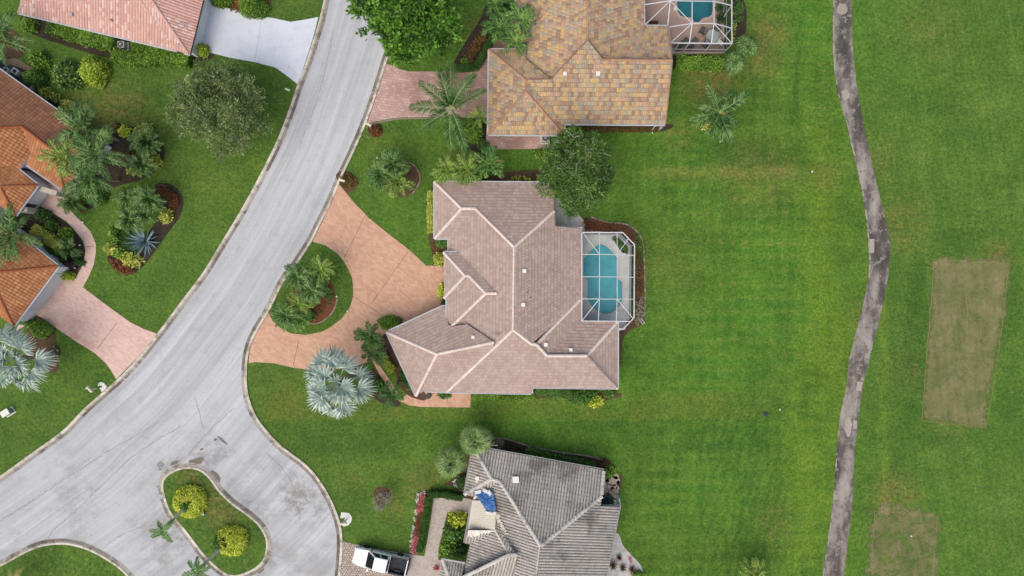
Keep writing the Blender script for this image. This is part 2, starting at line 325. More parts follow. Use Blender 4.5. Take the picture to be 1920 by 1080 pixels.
tile_mat("mauve_cap", [(0, C(224, 208, 198)), (1, C(236, 222, 212))], 0.35, None, 0, False, True)
tile_mat("tan_cap", [(0, C(170, 130, 108)), (0.5, C(188, 148, 118)), (1, C(176, 140, 120))], 0.45, None, 0, False, True)
tile_mat("grey_cap", [(0, C(206, 203, 196)), (1, C(222, 219, 212))], 0.5, (C(140, 136, 128), 0.8, 0.5, 0.65), 0.7, False, True)
tile_mat("orange_cap", [(0, C(146, 84, 58)), (1, C(160, 96, 66))], 0.5, None, 0, False, True)
tile_mat("pink_cap", [(0, C(204, 164, 152)), (1, C(216, 180, 168))], 0.4, None, 0, False, True)

plain("white_paint", C(228, 230, 234), 0.5, 0.4, 0.03)
plain("white_wall", C(246, 248, 252), 0.8, 0.2, 0.04)
plain("cream_wall", C(206, 200, 182), 0.85, 0.2, 0.06)
plain("soffit", C(170, 165, 155), 0.8, 0.2, 0.05)
plain("underlay", C(110, 92, 84), 0.9, 0.1, 0.1)
plain("cage_white", C(214, 217, 220), 0.4, 0.4, 0.03)
plain("vent_white", C(238, 236, 230), 0.6, 0.3, 0.05)
plain("dark_metal", C(48, 50, 54), 0.5, 0.4, 0.1)
plain("ac_metal", C(176, 178, 176), 0.5, 0.4, 0.06)
plain("car_white", (0.80, 0.81, 0.82, 1), 0.25, 0.5, 0.015)
plain("tyre", C(34, 34, 36), 0.9, 0.2, 0.1)
plain("rim", C(120, 122, 126), 0.35, 0.5, 0.05, metal=0.6)
plain("bedliner", C(62, 65, 74), 0.8, 0.2, 0.08)
plain("black_trim", C(26, 27, 30), 0.6, 0.3, 0.1)
plain("lamp_red", C(150, 20, 20), 0.3, 0.5, 0.05)
plain("lamp_clear", C(190, 195, 200), 0.15, 0.5, 0.05)
plain("trunk_grey", C(152, 146, 134), 0.9, 0.2, 0.2, 6)
plain("trunk_pale", C(228, 226, 210), 0.9, 0.2, 0.12, 6)
plain("bark", C(128, 120, 104), 0.9, 0.15, 0.25, 6)
plain("branch_pale", C(172, 170, 158), 0.9, 0.15, 0.15, 6)
plain("wood_red", C(96, 56, 44), 0.8, 0.2, 0.12)
plain("iron", C(150, 150, 150), 0.7, 0.3, 0.15, 12)
plain("crack", C(146, 145, 142), 0.95, 0.1, 0.1)
plain("wet_stain", C(132, 126, 116), 0.95, 0.1, 0.12)
plain("edging", C(150, 138, 118), 0.9, 0.2, 0.15)
plain("joint", C(140, 104, 88), 0.95, 0.1, 0.08)
plain("joint_pale", C(188, 194, 204), 0.95, 0.1, 0.05)
plain("rope", C(150, 142, 96), 0.9, 0.1, 0.1)
plain("stone", C(206, 188, 166), 0.9, 0.2, 0.2, 2)
plain("cobble", C(196, 182, 166), 0.9, 0.2, 0.14, 2)
plain("cobble_bed", C(158, 142, 128), 0.95, 0.1, 0.14, 2)
plain("patio_dark", C(92, 92, 88), 0.9, 0.2, 0.12, 2)
plain("green_box", C(160, 176, 168), 0.6, 0.3, 0.05)
plain("post_white", C(226, 224, 204), 0.6, 0.3, 0.05)
plain("cushion", C(226, 226, 224), 0.9, 0.1, 0.05)
plain("cushion_grey", C(96, 96, 92), 0.9, 0.1, 0.1)
plain("terracotta", C(150, 96, 70), 0.85, 0.2, 0.1)
plain("pool_plaster", C(116, 214, 228), 0.8, 0.2, 0.06, 0.6)
plain("pool_plaster_deep", C(84, 186, 198), 0.8, 0.2, 0.05, 0.6)
plain("coping", C(206, 206, 198), 0.8, 0.2, 0.05)
plain("tan_coping", C(198, 176, 160), 0.8, 0.2, 0.05)
g = G("tarp_blue", 0.35, 0.5); g.color(g.ramp(g.noise(g.pos(), 2.0, 5, 0.7), [(0.3, C(4, 74, 138)), (0.7, C(14, 104, 176))])); g.bump(g.noise(g.pos(), 3, 4), 0.6, 0.1); MAT["tarp"] = g.m
def glass(key, col, rough=0.05):
    g = G(key, rough, 0.6); g.color(g.ramp(g.noise(g.pos(), 1.2, 3), [(0.3, tuple(c * .8 for c in col[:3])), (0.7, col)])); MAT[key] = g.m
glass("car_glass", C(30, 42, 48)); glass("window_glass", C(70, 82, 90)); glass("table_glass", C(178, 190, 182), 0.1)
def water(key, tint, body):
    g = G(key); t = g.n.new("ShaderNodeBsdfTransparent"); t.inputs[0].default_value = tint
    gl = g.n.new("ShaderNodeBsdfGlossy"); gl.inputs["Roughness"].default_value = 0.06
    fr = g.n.new("ShaderNodeFresnel"); fr.inputs["IOR"].default_value = 1.33
    b = g.n.new("ShaderNodeBump"); b.inputs["Strength"].default_value = 0.15; b.inputs["Distance"].default_value = 0.05
    g.link(g.noise(g.pos(), 2.2, 4), b.inputs["Height"]); g.link(b.outputs[0], fr.inputs["Normal"]); g.link(b.outputs[0], gl.inputs["Normal"])
    mx = g.n.new("ShaderNodeMixShader"); g.link(fr.outputs[0], mx.inputs[0]); g.link(t.outputs[0], mx.inputs[1]); g.link(gl.outputs[0], mx.inputs[2])
    df = g.n.new("ShaderNodeBsdfDiffuse"); df.inputs[0].default_value = body; mb_ = g.n.new("ShaderNodeMixShader"); g.put(mb_.inputs[0], g.band(g.noise(g.pos(), 0.5, 4), 0.3, 0.7, 0.40, 0.54))
    g.link(mx.outputs[0], mb_.inputs[1]); g.link(df.outputs[0], mb_.inputs[2]); g.link(mb_.outputs[0], g.out.inputs[0]); MAT[key] = g.m
water("water", (0.86, 0.97, 0.98, 1), C(124, 218, 230)); water("water_tan", (0.74, 0.9, 0.9, 1), C(56, 132, 148))
def screen(key):
    g = G(key, 0.8, 0.1); g.b.inputs["Base Color"].default_value = C(52, 54, 58)
    t = g.n.new("ShaderNodeBsdfTransparent"); mx = g.n.new("ShaderNodeMixShader")
    lw = g.n.new("ShaderNodeLayerWeight"); lw.inputs[0].default_value = 0.5
    f = g.band(lw.outputs["Facing"], 0.0, 1.0, 0.07, 0.55)
    g.link(f, mx.inputs[0]); g.link(t.outputs[0], mx.inputs[1]); g.link(g.b.outputs[0], mx.inputs[2]); g.link(mx.outputs[0], g.out.inputs[0]); MAT[key] = g.m
screen("screen")

foliage("fo_bright", [C(24, 50, 14), C(58, 98, 26), C(92, 140, 42), C(132, 178, 70)])
foliage("fo_green", [C(36, 66, 26), C(64, 104, 38), C(90, 130, 54), C(112, 150, 74)])
foliage("fo_dark", [C(26, 50, 24), C(46, 80, 34), C(66, 102, 44), C(84, 118, 56)])
foliage("fo_hedge", [C(38, 68, 20), C(82, 122, 34), C(120, 158, 52), C(154, 186, 72)])
foliage("fo_clipped", [C(40, 72, 28), C(54, 92, 34), C(68, 108, 40), C(84, 120, 48)])
foliage("fo_lime", [C(96, 120, 28), C(176, 194, 52), C(210, 218, 78), C(228, 230, 116)])
foliage("fo_yellow", [C(76, 104, 32), C(150, 166, 58), C(196, 200, 90), C(226, 222, 140)])
foliage("fo_croton", [C(52, 58, 28), C(92, 78, 40), C(136, 92, 48), C(108, 118, 48)])
foliage("fo_rust", [C(64, 52, 32), C(110, 68, 40), C(140, 82, 48), C(88, 88, 42)])
foliage("fo_olive", [C(46, 62, 32), C(88, 110, 60), C(118, 138, 80), C(172, 184, 130)])
foliage("fo_mid", [C(30, 52, 22), C(66, 100, 42), C(96, 132, 58), C(140, 166, 92)])
foliage("fo_palm", [C(28, 54, 24), C(52, 90, 40), C(82, 122, 58), C(142, 170, 100)])
foliage("fo_palm_lit", [C(38, 68, 24), C(72, 108, 40), C(108, 142, 58), C(168, 186, 92)])
foliage("fo_old", [C(120, 120, 50), C(150, 144, 66), C(170, 158, 90), C(182, 172, 112)])
foliage("fo_silver", [C(80, 102, 94), C(122, 144, 134), C(150, 169, 157), C(200, 209, 196)], 0.10)
foliage("fo_fan", [C(66, 92, 46), C(98, 128, 66), C(126, 154, 88), C(172, 190, 126)])
foliage("fo_palm_deep", [C(28, 58, 24), C(52, 96, 38), C(84, 128, 54), C(140, 172, 86)])
foliage("fo_yellowgreen", [C(72, 98, 26), C(134, 160, 42), C(166, 188, 60), C(192, 206, 90)])
foliage("fo_agave", [C(74, 98, 106), C(100, 126, 134), C(126, 150, 156), C(152, 172, 174)], 0.05)
foliage("fo_purple", [C(52, 44, 48), C(72, 58, 62), C(88, 74, 76), C(66, 70, 52)])
foliage("fo_red", [C(150, 60, 62), C(184, 78, 84), C(206, 120, 128), C(224, 176, 180)], 0.2)
foliage("fo_white", [C(190, 190, 176), C(216, 214, 204), C(230, 226, 220), C(160, 168, 120)], 0.2)
foliage("fo_maroon", [C(60, 40, 36), C(80, 52, 44), C(96, 64, 52), C(72, 60, 48)])
foliage("fo_dry", [C(96, 92, 74), C(124, 120, 98), C(150, 146, 122), C(108, 110, 80)], 0.1)

# ---------------------------------------------------------------- object helpers
def link(o, parent=None):
    COL.objects.link(o)
    if parent is not None: o.parent = parent
    return o
def tag(o, label=None, cat=None, group=None, kind=None):
    if label: o["label"] = label
    if cat: o["category"] = cat
    if group: o["group"] = group
    if kind: o["kind"] = kind
    return o
def thing(name, label, cat, loc=(0, 0, 0), group=None, rz=0.0):
    o = bpy.data.objects.new(name, None); o.location = loc; o.rotation_euler = (0, 0, rz); o.empty_display_size = 0.3
    COL.objects.link(o); tag(o, label, cat, group); return o
def mesh_obj(name, me, parent=None, mats=(), loc=None):
    o = bpy.data.objects.new(name, me)
    for m in mats: me.materials.append(MAT[m] if isinstance(m, str) else m)
    if loc is not None: o.location = loc
    return link(o, parent)
def rel(o, parent):
    """keep world placement of geometry built in world coordinates under a placed parent"""
    o.matrix_parent_inverse = PW(parent).inverted(); return o
def PW(p):
    m = p.matrix_basis.copy()
    if p.parent: m = PW(p.parent) @ p.matrix_parent_inverse @ m
    return m

class MB:
    def __init__(s): s.v = []; s.f = []; s.t = []; s.mi = []
    def add(s, vs, fs, tint=0.5, mi=0):
        o = len(s.v); s.v += [tuple(x) for x in vs]
        for k, f in enumerate(fs): s.f.append([i + o for i in f]); s.t.append(tint[k] if isinstance(tint, list) else tint); s.mi.append(mi)
    def poly(s, vs, tint=0.5, mi=0): s.add(vs, [list(range(len(vs)))], tint, mi)
    def box(s, c, d, rz=0.0, tint=0.5, mi=0, taper=1.0):
        hx, hy, hz = d[0] / 2, d[1] / 2, d[2] / 2; cr, sr = math.cos(rz), math.sin(rz); vs = []
        for z, k in ((-hz, 1), (hz, taper)):
            for x, y in ((-hx, -hy), (hx, -hy), (hx, hy), (-hx, hy)):
                x *= k; y *= k; vs.append((c[0] + x * cr - y * sr, c[1] + x * sr + y * cr, c[2] + z))
        s.add(vs, [[3, 2, 1, 0], [4, 5, 6, 7], [0, 1, 5, 4], [1, 2, 6, 5], [2, 3, 7, 6], [3, 0, 4, 7]], tint, mi)
    def bar(s, a, b, w, h=None, tint=0.5, mi=0):
        a, b = Vector(a), Vector(b); h = h or w; d = (b - a).normalized()
        up = Vector((0, 0, 1)) if abs(d.z) < 0.95 else Vector((1, 0, 0))
        sx = d.cross(up).normalized() * w / 2; sz = sx.cross(d).normalized() * h / 2
        vs = [p + i * sx + j * sz for p in (a, b) for i, j in ((-1, -1), (1, -1), (1, 1), (-1, 1))]
        s.add(vs, [[0, 1, 2, 3], [7, 6, 5, 4], [0, 4, 5, 1], [1, 5, 6, 2], [2, 6, 7, 3], [3, 7, 4, 0]], tint, mi)
    def tube(s, pts, rad, n=6, tint=0.5, mi=0):
        pts = [Vector(p) for p in pts]; vs = []; fs = []
        for i, p in enumerate(pts):
            d = (pts[min(i + 1, len(pts) - 1)] - pts[max(i - 1, 0)]).normalized()
            up = Vector((0, 0, 1)) if abs(d.z) < 0.9 else Vector((1, 0, 0))
            x = d.cross(up).normalized(); y = d.cross(x); r = rad[i] if hasattr(rad, "__len__") else rad
            for k in range(n):
                a = 2 * math.pi * k / n; vs.append(p + x * r * math.cos(a) + y * r * math.sin(a))
        for i in range(len(pts) - 1):
            for k in range(n):
                k2 = (k + 1) % n; fs.append([i * n + k, i * n + k2, (i + 1) * n + k2, (i + 1) * n + k])
        fs.append(list(range(n))[::-1]); fs.append([(len(pts) - 1) * n + k for k in range(n)])
        s.add(vs, fs, tint, mi)
    def cyl(s, c, r, h, n=12, tint=0.5, mi=0, r2=None):
        r2 = r if r2 is None else r2
        vs = [(c[0] + r * math.cos(2 * math.pi * k / n), c[1] + r * math.sin(2 * math.pi * k / n), c[2]) for k in range(n)]
        vs += [(c[0] + r2 * math.cos(2 * math.pi * k / n), c[1] + r2 * math.sin(2 * math.pi * k / n), c[2] + h) for k in range(n)]
        fs = [[k, (k + 1) % n, n + (k + 1) % n, n + k] for k in range(n)] + [list(range(n))[::-1], [n + k for k in range(n)]]
        s.add(vs, fs, tint, mi)
    def mesh(s, name):
        me = bpy.data.meshes.new(name); me.from_pydata(s.v, [], s.f)
        a = me.attributes.new("tint", 'FLOAT', 'FACE'); a.data.foreach_set("value", s.t)
        me.polygons.foreach_set("material_index", s.mi); me.update(); return me
    def build(s, name, mats, parent=None, keep=True):
        if isinstance(mats, str): mats = [mats]
        o = mesh_obj(name, s.mesh(name), parent, mats)
        if parent is not None and keep: rel(o, parent)
        return o

def quads(name, V, tint, mat, parent=None, keep=True, smooth=False):
    """many loose quads (leaves) as one mesh; V is (n,4,3)"""
    n = len(V); me = bpy.data.meshes.new(name)
    me.vertices.add(n * 4); me.loops.add(n * 4); me.polygons.add(n)
    me.vertices.foreach_set("co", np.ascontiguousarray(V, dtype=np.float32).reshape(-1))
    me.loops.foreach_set("vertex_index", np.arange(n * 4, dtype=np.int32))
    me.polygons.foreach_set("loop_start", np.arange(0, n * 4, 4, dtype=np.int32))
    me.polygons.foreach_set("loop_total", np.full(n, 4, dtype=np.int32))
    a = me.attributes.new("tint", 'FLOAT', 'FACE'); a.data.foreach_set("value", np.asarray(tint, dtype=np.float32))
    me.update(calc_edges=True)
    if name is None: return me
    o = mesh_obj(name, me, parent, [mat])
    if parent is not None and keep: rel(o, parent)
    return o

# ---------------------------------------------------------------- 2-D helpers
def spline(pts, n=6, closed=False):
    P = [Vector(p) for p in pts]; out = []; m = len(P)
    for i in range(m if closed else m - 1):
        g_ = (lambda k: P[k % m]) if closed else (lambda k: P[max(0, min(m - 1, k))])
        a, b, c, d = g_(i - 1), g_(i), g_(i + 1), g_(i + 2)
        for k in range(n):
            t = k / n
            out.append(0.5 * ((2 * b) + (c - a) * t + (2 * a - 5 * b + 4 * c - d) * t * t + (3 * b - a - 3 * c + d) * t ** 3))
    if not closed: out.append(P[-1])
    return out
def area(P): return 0.5 * sum(P[i][0] * P[(i + 1) % len(P)][1] - P[(i + 1) % len(P)][0] * P[i][1] for i in range(len(P)))
def inside(P, x, y):
    r = False; j = len(P) - 1
    for i in range(len(P)):
        if (P[i][1] > y) != (P[j][1] > y) and x < (P[j][0] - P[i][0]) * (y - P[i][1]) / (P[j][1] - P[i][1]) + P[i][0]: r = not r
        j = i
    return r
def seg_dist(P, x, y, closed=True):
    best = 1e9; al = 0.0; run = 0.0; q = Vector((x, y))
    for i in range(len(P) if closed else len(P) - 1):
        a = Vector(P[i][:2]); b = Vector(P[(i + 1) % len(P)][:2]); ab = b - a; L = ab.length
        if L < 1e-6: continue
        t = max(0, min(1, (q - a).dot(ab) / (L * L))); d = (a + ab * t - q).length
        if d < best: best = d; al = run + t * L
        run += L
    return best, al
def sheet(name, pxpoly, z, mat, kind="structure", label=None, holes=(), parent=None, world=False, cat=None):
    P = [[Vector((p[0], p[1], z)) if world else Vector((*W2(*p), z)) for p in poly] for poly in [pxpoly] + list(holes)]
    tris = tessellate_polygon(P); vs = [v for poly in P for v in poly]
    me = bpy.data.meshes.new(name); me.from_pydata([tuple(v) for v in vs], [], [list(t) for t in tris])
    for pl in me.polygons:
        if pl.normal.z < 0: pl.flip()
    me.update()
    o = mesh_obj(name, me, parent, [mat])
    if parent is None: tag(o, label, cat, kind=kind)
    elif kind == "stuff": o["kind"] = "stuff"
    return o
def cdt_sheet(name, wpoly, z, mat, step, attrs, holes=()):
    """sheet with inner vertices so that attributes can vary over it"""
    pts = [Vector(p[:2]) for p in wpoly]; edges = [(i, (i + 1) % len(pts)) for i in range(len(pts))]
    xs = [p.x for p in pts]; ys = [p.y for p in pts]
    x = min(xs) + step / 2
    while x < max(xs):
        y = min(ys) + step / 2
        while y < max(ys):
            if inside(wpoly, x, y): pts.append(Vector((x, y)))
            y += step
        x += step
    vo, eo, fo, *_ = delaunay_2d_cdt(pts, edges, [list(range(len(wpoly)))], 1, 1e-5)
    me = bpy.data.meshes.new(name); me.from_pydata([(v.x, v.y, z) for v in vo], [], [list(f) for f in fo])
    for pl in me.polygons:
        if pl.normal.z < 0: pl.flip()
    for an, fn in attrs.items():
        a = me.attributes.new(an, 'FLOAT', 'POINT'); a.data.foreach_set("value", [fn(v.x, v.y) for v in vo])
    me.update(); o = mesh_obj(name, me, None, [mat]); o["kind"] = "structure"; return o
def strip(mb, wpts, w, z, tint=0.5, mi=0, w_end=None):
    """flat ribbon along world points"""
    n = len(wpts)
    for i in range(n - 1):
        a, b = Vector(wpts[i][:2]), Vector(wpts[i + 1][:2]); d = (b - a)
        if d.length < 1e-5: continue
        k = Vector((-d.y, d.x)).normalized() * w / 2
        mb.poly([(*(a - k), z), (*(b - k), z), (*(b + k), z), (*(a + k), z)][::1], tint, mi)
def wpts(px): return [W2(*p) for p in px]
def resample(P, step):
    out = [Vector(P[0][:2])]; carry = 0.0
    for i in range(len(P) - 1):
        a, b = Vector(P[i][:2]), Vector(P[i + 1][:2]); L = (b - a).length; t = step - carry
        while t <= L: out.append(a + (b - a) * (t / L)); t += step
        carry = L - (t - step)
    return out
# ================================================================ GROUND, ROADS, PATHS
L_KERB = [(640, -130), (624, -60), (608, 0), (600, 35), (588, 75), (575, 115), (559, 157), (543, 205), (521, 262), (500, 305), (478, 348), (448, 402), (415, 456), (380, 513), (340, 566), (296, 625), (258, 672), (221, 711), (160, 765), (120, 806), (57, 852), (0, 893), (-90, 955), (-190, 1020)]
R_KERB = [(772, -130), (766, -60), (757, 0), (744, 60), (724, 119), (705, 180), (687, 230), (668, 275), (640, 335), (622, 378), (600, 422), (584, 454), (558, 494), (531, 531), (504, 585), (480, 625), (467, 660), (463, 700), (466, 740), (481, 780), (505, 812), (530, 837), (572, 869), (599, 899), (622, 938), (637, 977), (642, 1010), (640, 1058), (632, 1110), (610, 1170)]
ISLE = [(309, 927), (307, 905), (315, 892), (333, 882), (354, 878), (374, 882), (392, 896), (411, 922), (436, 946), (469, 970), (489, 990), (500, 1016), (496, 1044), (483, 1061), (458, 1074), (436, 1078), (415, 1068), (391, 1047), (374, 1027), (349, 994), (335, 977), (320, 958)]
CORNER = [(-190, 1200), (-190, 1125), (-60, 1085), (0, 1062), (47, 1037), (79, 1024), (116, 1020), (148, 1025), (179, 1037), (214, 1058), (239, 1080), (262, 1112), (275, 1150), (280, 1200)]
Lk, Rk = wpts(spline(L_KERB, 5)), wpts(spline(R_KERB, 5))
Ik, Ck = wpts(spline(ISLE, 5, True)), wpts(spline(CORNER[1:-1], 5))

POOL1 = [(1123.7, 458), (1116, 462), (1107.7, 469.7), (1093.9, 484.6), (1093.9, 517.6), (1101.7, 526), (1101.3, 562), (1107, 571), (1114, 578), (1122.6, 585), (1130, 588), (1136.5, 589), (1148, 586), (1156, 579), (1162, 572), (1166.3, 562.4), (1166.7, 529), (1158.8, 523), (1157.8, 484.6), (1150, 474), (1138, 463), (1131, 459)]
POOL2 = [(1270, -60), (1269, 0), (1271, 22), (1276, 30), (1284, 32), (1296, 33), (1301, 41), (1309, 42), (1318, 34), (1328, 32), (1334, 28), (1336, 20), (1336, -60)]
# the lawn carries everything; the two pools are cut into it
big = [(-52000, 52000), (-52000, -52000), (52000, -52000), (52000, 52000)]
sheet("lawn", big, 0.0, "lawn", holes=[POOL1, POOL2])

road_poly = [tuple(p) for p in Lk] + [tuple(W2(-190, 1200)), tuple(W2(600, 1200))] + [tuple(p) for p in reversed(Rk)]
cdt_sheet("road", road_poly, 0.012, "road", 0.8, {"across": lambda x, y: seg_dist(Lk, x, y, False)[0], "along": lambda x, y: seg_dist(Lk, x, y, False)[1]})
sheet("traffic_island_lawn", [tuple(p) for p in Ik], 0.075, "lawn", world=True)
sheet("corner_lawn", [tuple(p) for p in Ck] + [tuple(W2(280, 1200)), tuple(W2(-190, 1200))], 0.075, "lawn", world=True)

def kerb(path, side, name="kerb", step=3.05, closed=False, pan=0.50):
    """concrete kerb and gutter in cast sections with open joints; side=+1 when the road lies to the left of the path"""
    P = [Vector(p[:2]) for p in path]
    if closed: P.append(P[0].copy())
    R = resample(P, step / 6); root = thing(name, None, None); root["kind"] = "structure"
    prof = [(-0.02, 0.0), (-0.02, 0.12), (0.17, 0.125), (0.24, 0.06), (0.27, 0.035)]
    pprof = [(0.275, 0.030), (0.45, 0.018), (pan + 0.1, 0.026)]
    def nrm(i):
        a = R[max(0, i - 1)]; b = R[min(len(R) - 1, i + 1)]
        if closed and (i == 0 or i == len(R) - 1): a = R[-2]; b = R[1]
        d = (b - a).normalized(); return Vector((-d.y, d.x)) * side, d
    i = 0
    while i < len(R) - 1:
        j = min(i + 6, len(R) - 1)
        for nm, pf, mt in (("kerb_section", prof, "kerb"), ("gutter_section", pprof, "gutter_pan")):
            mb = MB(); vs = []; m = len(pf)
            for k in range(i, j + 1):
                n, d = nrm(k); sh = 0.02 if k == i else (-0.02 if k == j else 0.0)
                for (o, z) in pf:
                    q = R[k] + n * o + d * sh; vs.append((q.x, q.y, z))
            fs = []
            for k in range(j - i):
                for c in range(m - 1):
                    f = [k * m + c, k * m + c + 1, (k + 1) * m + c + 1, (k + 1) * m + c]
                    fs.append(f[::-1] if side < 0 else f)
            mb.add(vs, [f[::-1] for f in fs]); mb.build(nm, mt, root)
        i = j
    return root
kerb(Lk, 1); kerb(Rk, -1); kerb(Ik, -1 if area(Ik) > 0 else 1, closed=True); kerb(Ck, 1)

def path_lines(name, lines, z, mat, w=0.05, parent=None, jit=0.0):
    mb = MB()
    for ln in lines:
        P = resample(wpts(spline(ln, 4)) if len(ln) > 2 else wpts(ln), 0.35)
        if jit: P = [p + Vector((random.uniform(-jit, jit), random.uniform(-jit, jit))) for p in P]
        for k in range(len(P) - 1): strip(mb, P[k:k + 2], w * random.uniform(0.6, 1.3), z)
    o = mb.build(name, mat, parent); o["kind"] = "stuff" if parent else "structure"; return o
path_lines("road_cracks", [[(440, 765), (400, 800), (360, 845), (345, 862)], [(340, 800), (250, 855), (145, 955), (95, 1000), (92, 1018)], [(300, 790), (180, 860), (60, 940), (0, 975)],
           [(270, 985), (225, 1005), (190, 1030)], [(365, 745), (383, 805)], [(625, 60), (600, 170), (560, 280)], [(500, 850), (535, 885), (560, 930)]], 0.0165, "crack", 0.055, None, 0.06)
def blotch(mb, px, py, rx, ry, z, rot=0.0, n=16):
    c = W2(px, py); vs = []
    for k in range(n):
        a = 2 * math.pi * k / n; r = 0.65 + 0.5 * random.random()
        x = rx / S * r * math.cos(a); y = ry / S * r * math.sin(a)
        vs.append((c.x + x * math.cos(rot) - y * math.sin(rot), c.y + x * math.sin(rot) + y * math.cos(rot), z))
    mb.poly(vs)
mb = MB()
for a in [(366, 866, 17, 8, .3), (401, 893, 14, 9, -.8), (418, 826, 13, 2.5, -.75), (404, 824, 4, 2.5, 0), (341, 986, 9, 5, -.8), (327, 868, 9, 4, .4), (386, 1036, 10, 4, -.9), (489, 1069, 8, 4, .7), (356, 1006, 8, 4, -.9), (463, 960, 10, 3, -.8), (300, 880, 3, 2, 0), (296, 912, 3, 2, 0), (378, 842, 4, 2, .5)]:
    blotch(mb, a[0], a[1], a[2], a[3], 0.0205, a[4])
mb.build("damp_patches", "wet_stain")["kind"] = "structure"

# ---- drives and walks
def joint_lines(parent, lines, z, mat="joint", w=0.05): path_lines("expansion_joint", lines, z, mat, w, parent)
CIRC_OUT = [(636, 346), (651, 364), (665, 381), (692, 409), (734, 443), (768, 469), (799, 498), (842, 498), (842, 580), (790, 600), (735, 628), (745, 660), (708, 680), (733, 716), (744, 733), (752, 748), (766, 737), (790, 734), (883, 734), (882, 764), (790, 763), (768, 760), (750, 752), (732, 732), (714, 706), (698, 676), (660, 688), (620, 693), (579, 693), (548, 689), (514, 681), (480, 679), (466, 681), (468, 655), (481, 624), (504, 587), (586, 453), (602, 421), (622, 378)]
d1 = sheet("circular_drive", CIRC_OUT, 0.026, "salmon_pavers")
joint_lines(d1, [[(686, 402), (645, 484)], [(765, 472), (692, 575)], [(662, 556), (693, 576)], [(560, 640), (549, 690)], [(838, 735), (838, 763)], [(693, 576), (724, 595)]], 0.0305, "joint", 0.05)
CIRC_IN = [(586, 453), (610, 460), (631, 474), (643, 488), (651, 501), (659, 517), (662, 534), (662, 556), (658, 571), (651, 584), (641, 597), (627, 608), (614, 617), (600, 623), (572, 628), (545, 625), (525, 614), (511, 601), (504, 587), (531, 531), (558, 494)]
sheet("drive_island_lawn", CIRC_IN, 0.040, "lawn")
d2 = sheet("white_driveway", [(396, -60), (393, 5), (480, 29), (512, 34), (545, 41), (572, 37), (597, 32), (586, 75), (573, 115), (558, 158), (548, 150), (535, 140), (517, 127), (480, 117), (430, 108), (395, 99), (360, 92), (340, -60)], 0.026, "white_drive")
joint_lines(d2, [[(490, 38), (478, 116)]], 0.0305, "joint_pale", 0.05)
d3 = sheet("rose_driveway", [(724, 120), (735, 122), (750, 130), (767, 134), (850, 134), (896, 134), (905, 120), (916, 100), (930, 66), (950, 40), (960, 20), (1000, 20), (1000, 120), (960, 226), (960, 222), (830, 220), (765, 220), (742, 221), (718, 225), (688, 232), (706, 180)], 0.026, "stamped_rose")
sheet("side_patio", [(912, 240), (1030, 240), (1030, 279), (911, 280)], 0.027, "stamped_rose")
sheet("drive_edging", [(688, 233), (718, 226), (742, 222), (765, 221), (830, 221), (830, 223), (765, 223.5), (742, 224.5), (719, 229), (688, 236)], 0.034, "edging")
d4 = sheet("pink_driveway", [(60, 560), (100, 510), (138, 527), (155, 538), (201, 573), (244, 604), (270, 617), (296, 626), (258, 670), (218, 711), (210, 697), (198, 680), (178, 662), (138, 637), (100, 611), (66, 588), (20, 640)], 0.026, "pink_pavers")
joint_lines(d4, [[(219, 606), (182, 655)]], 0.0305, "joint", 0.05)
WALK = [(40, 372), (75, 345), (120, 345), (150, 352), (140, 372), (122, 384), (135, 398), (155, 418), (170, 434), (180, 458), (180, 474), (176, 496), (165, 522), (154, 541), (138, 526), (147, 513), (157, 493), (161, 471), (156, 451), (143, 435), (125, 415), (100, 400), (75, 386)]
d5 = sheet("pink_walkway", WALK, 0.0245, "pink_pavers")
joint_lines(d5, [[(160, 463), (181, 461)]], 0.029, "joint", 0.04)
d6 = sheet("paver_forecourt", [(815, 925), (884, 936), (882, 963), (839, 960), (833, 985), (822, 1030), (822, 1050), (850, 1050), (850, 1130), (628, 1130), (638, 1058), (642, 1015), (700, 1028), (796, 1043), (806, 985)], 0.026, "grey_pavers")
sheet("mailbox_pad", [(640, 960), (655, 962), (660, 970), (659, 978), (653, 985), (645, 987), (640, 984), (646, 976), (647, 970), (638, 972)], 0.03, "pad")
sheet("mailbox_pad", [(183, 724), (185, 718), (190, 716), (195, 718), (201, 725), (197, 731), (191, 735), (187, 728), (192, 726), (191, 723)], 0.03, "pad")
# cobbles at the mouth of the forecourt, set one by one in a dark bed
cob = [(641, 1014), (700, 1029), (760, 1040), (760, 1130), (628, 1130), (637, 1058)]
d6b = sheet("cobble_apron", cob, 0.031, "cobble_bed")
mb = MB(); cw = [tuple(W2(*p)) for p in cob]; xs = [p[0] for p in cw]; ys = [p[1] for p in cw]
y = min(ys); r_ = 0
while y < max(ys):
    x = min(xs) + (0.14 if r_ % 2 else 0)
    while x < max(xs):
        cx, cy = x + random.uniform(-.04, .04), y + random.uniform(-.04, .04)
        if inside(cw, cx, cy) and cy > -34:
            k = 6; rr = random.uniform(.105, .135); a0 = random.random() * 6
            top = [(cx + rr * .86 * math.cos(a0 + 2 * math.pi * i / k) * random.uniform(.9, 1.1), cy + rr * .86 * math.sin(a0 + 2 * math.pi * i / k), 0.055 + random.uniform(-.006, .006)) for i in range(k)]
            bot = [(cx + rr * math.cos(a0 + 2 * math.pi * i / k), cy + rr * math.sin(a0 + 2 * math.pi * i / k), 0.03) for i in range(k)]
            mb.add(top + bot, [list(range(k))] + [[k + i, k + (i + 1) % k, (i + 1) % k, i] for i in range(k)], random.random())
        x += 0.28
    y += 0.24; r_ += 1
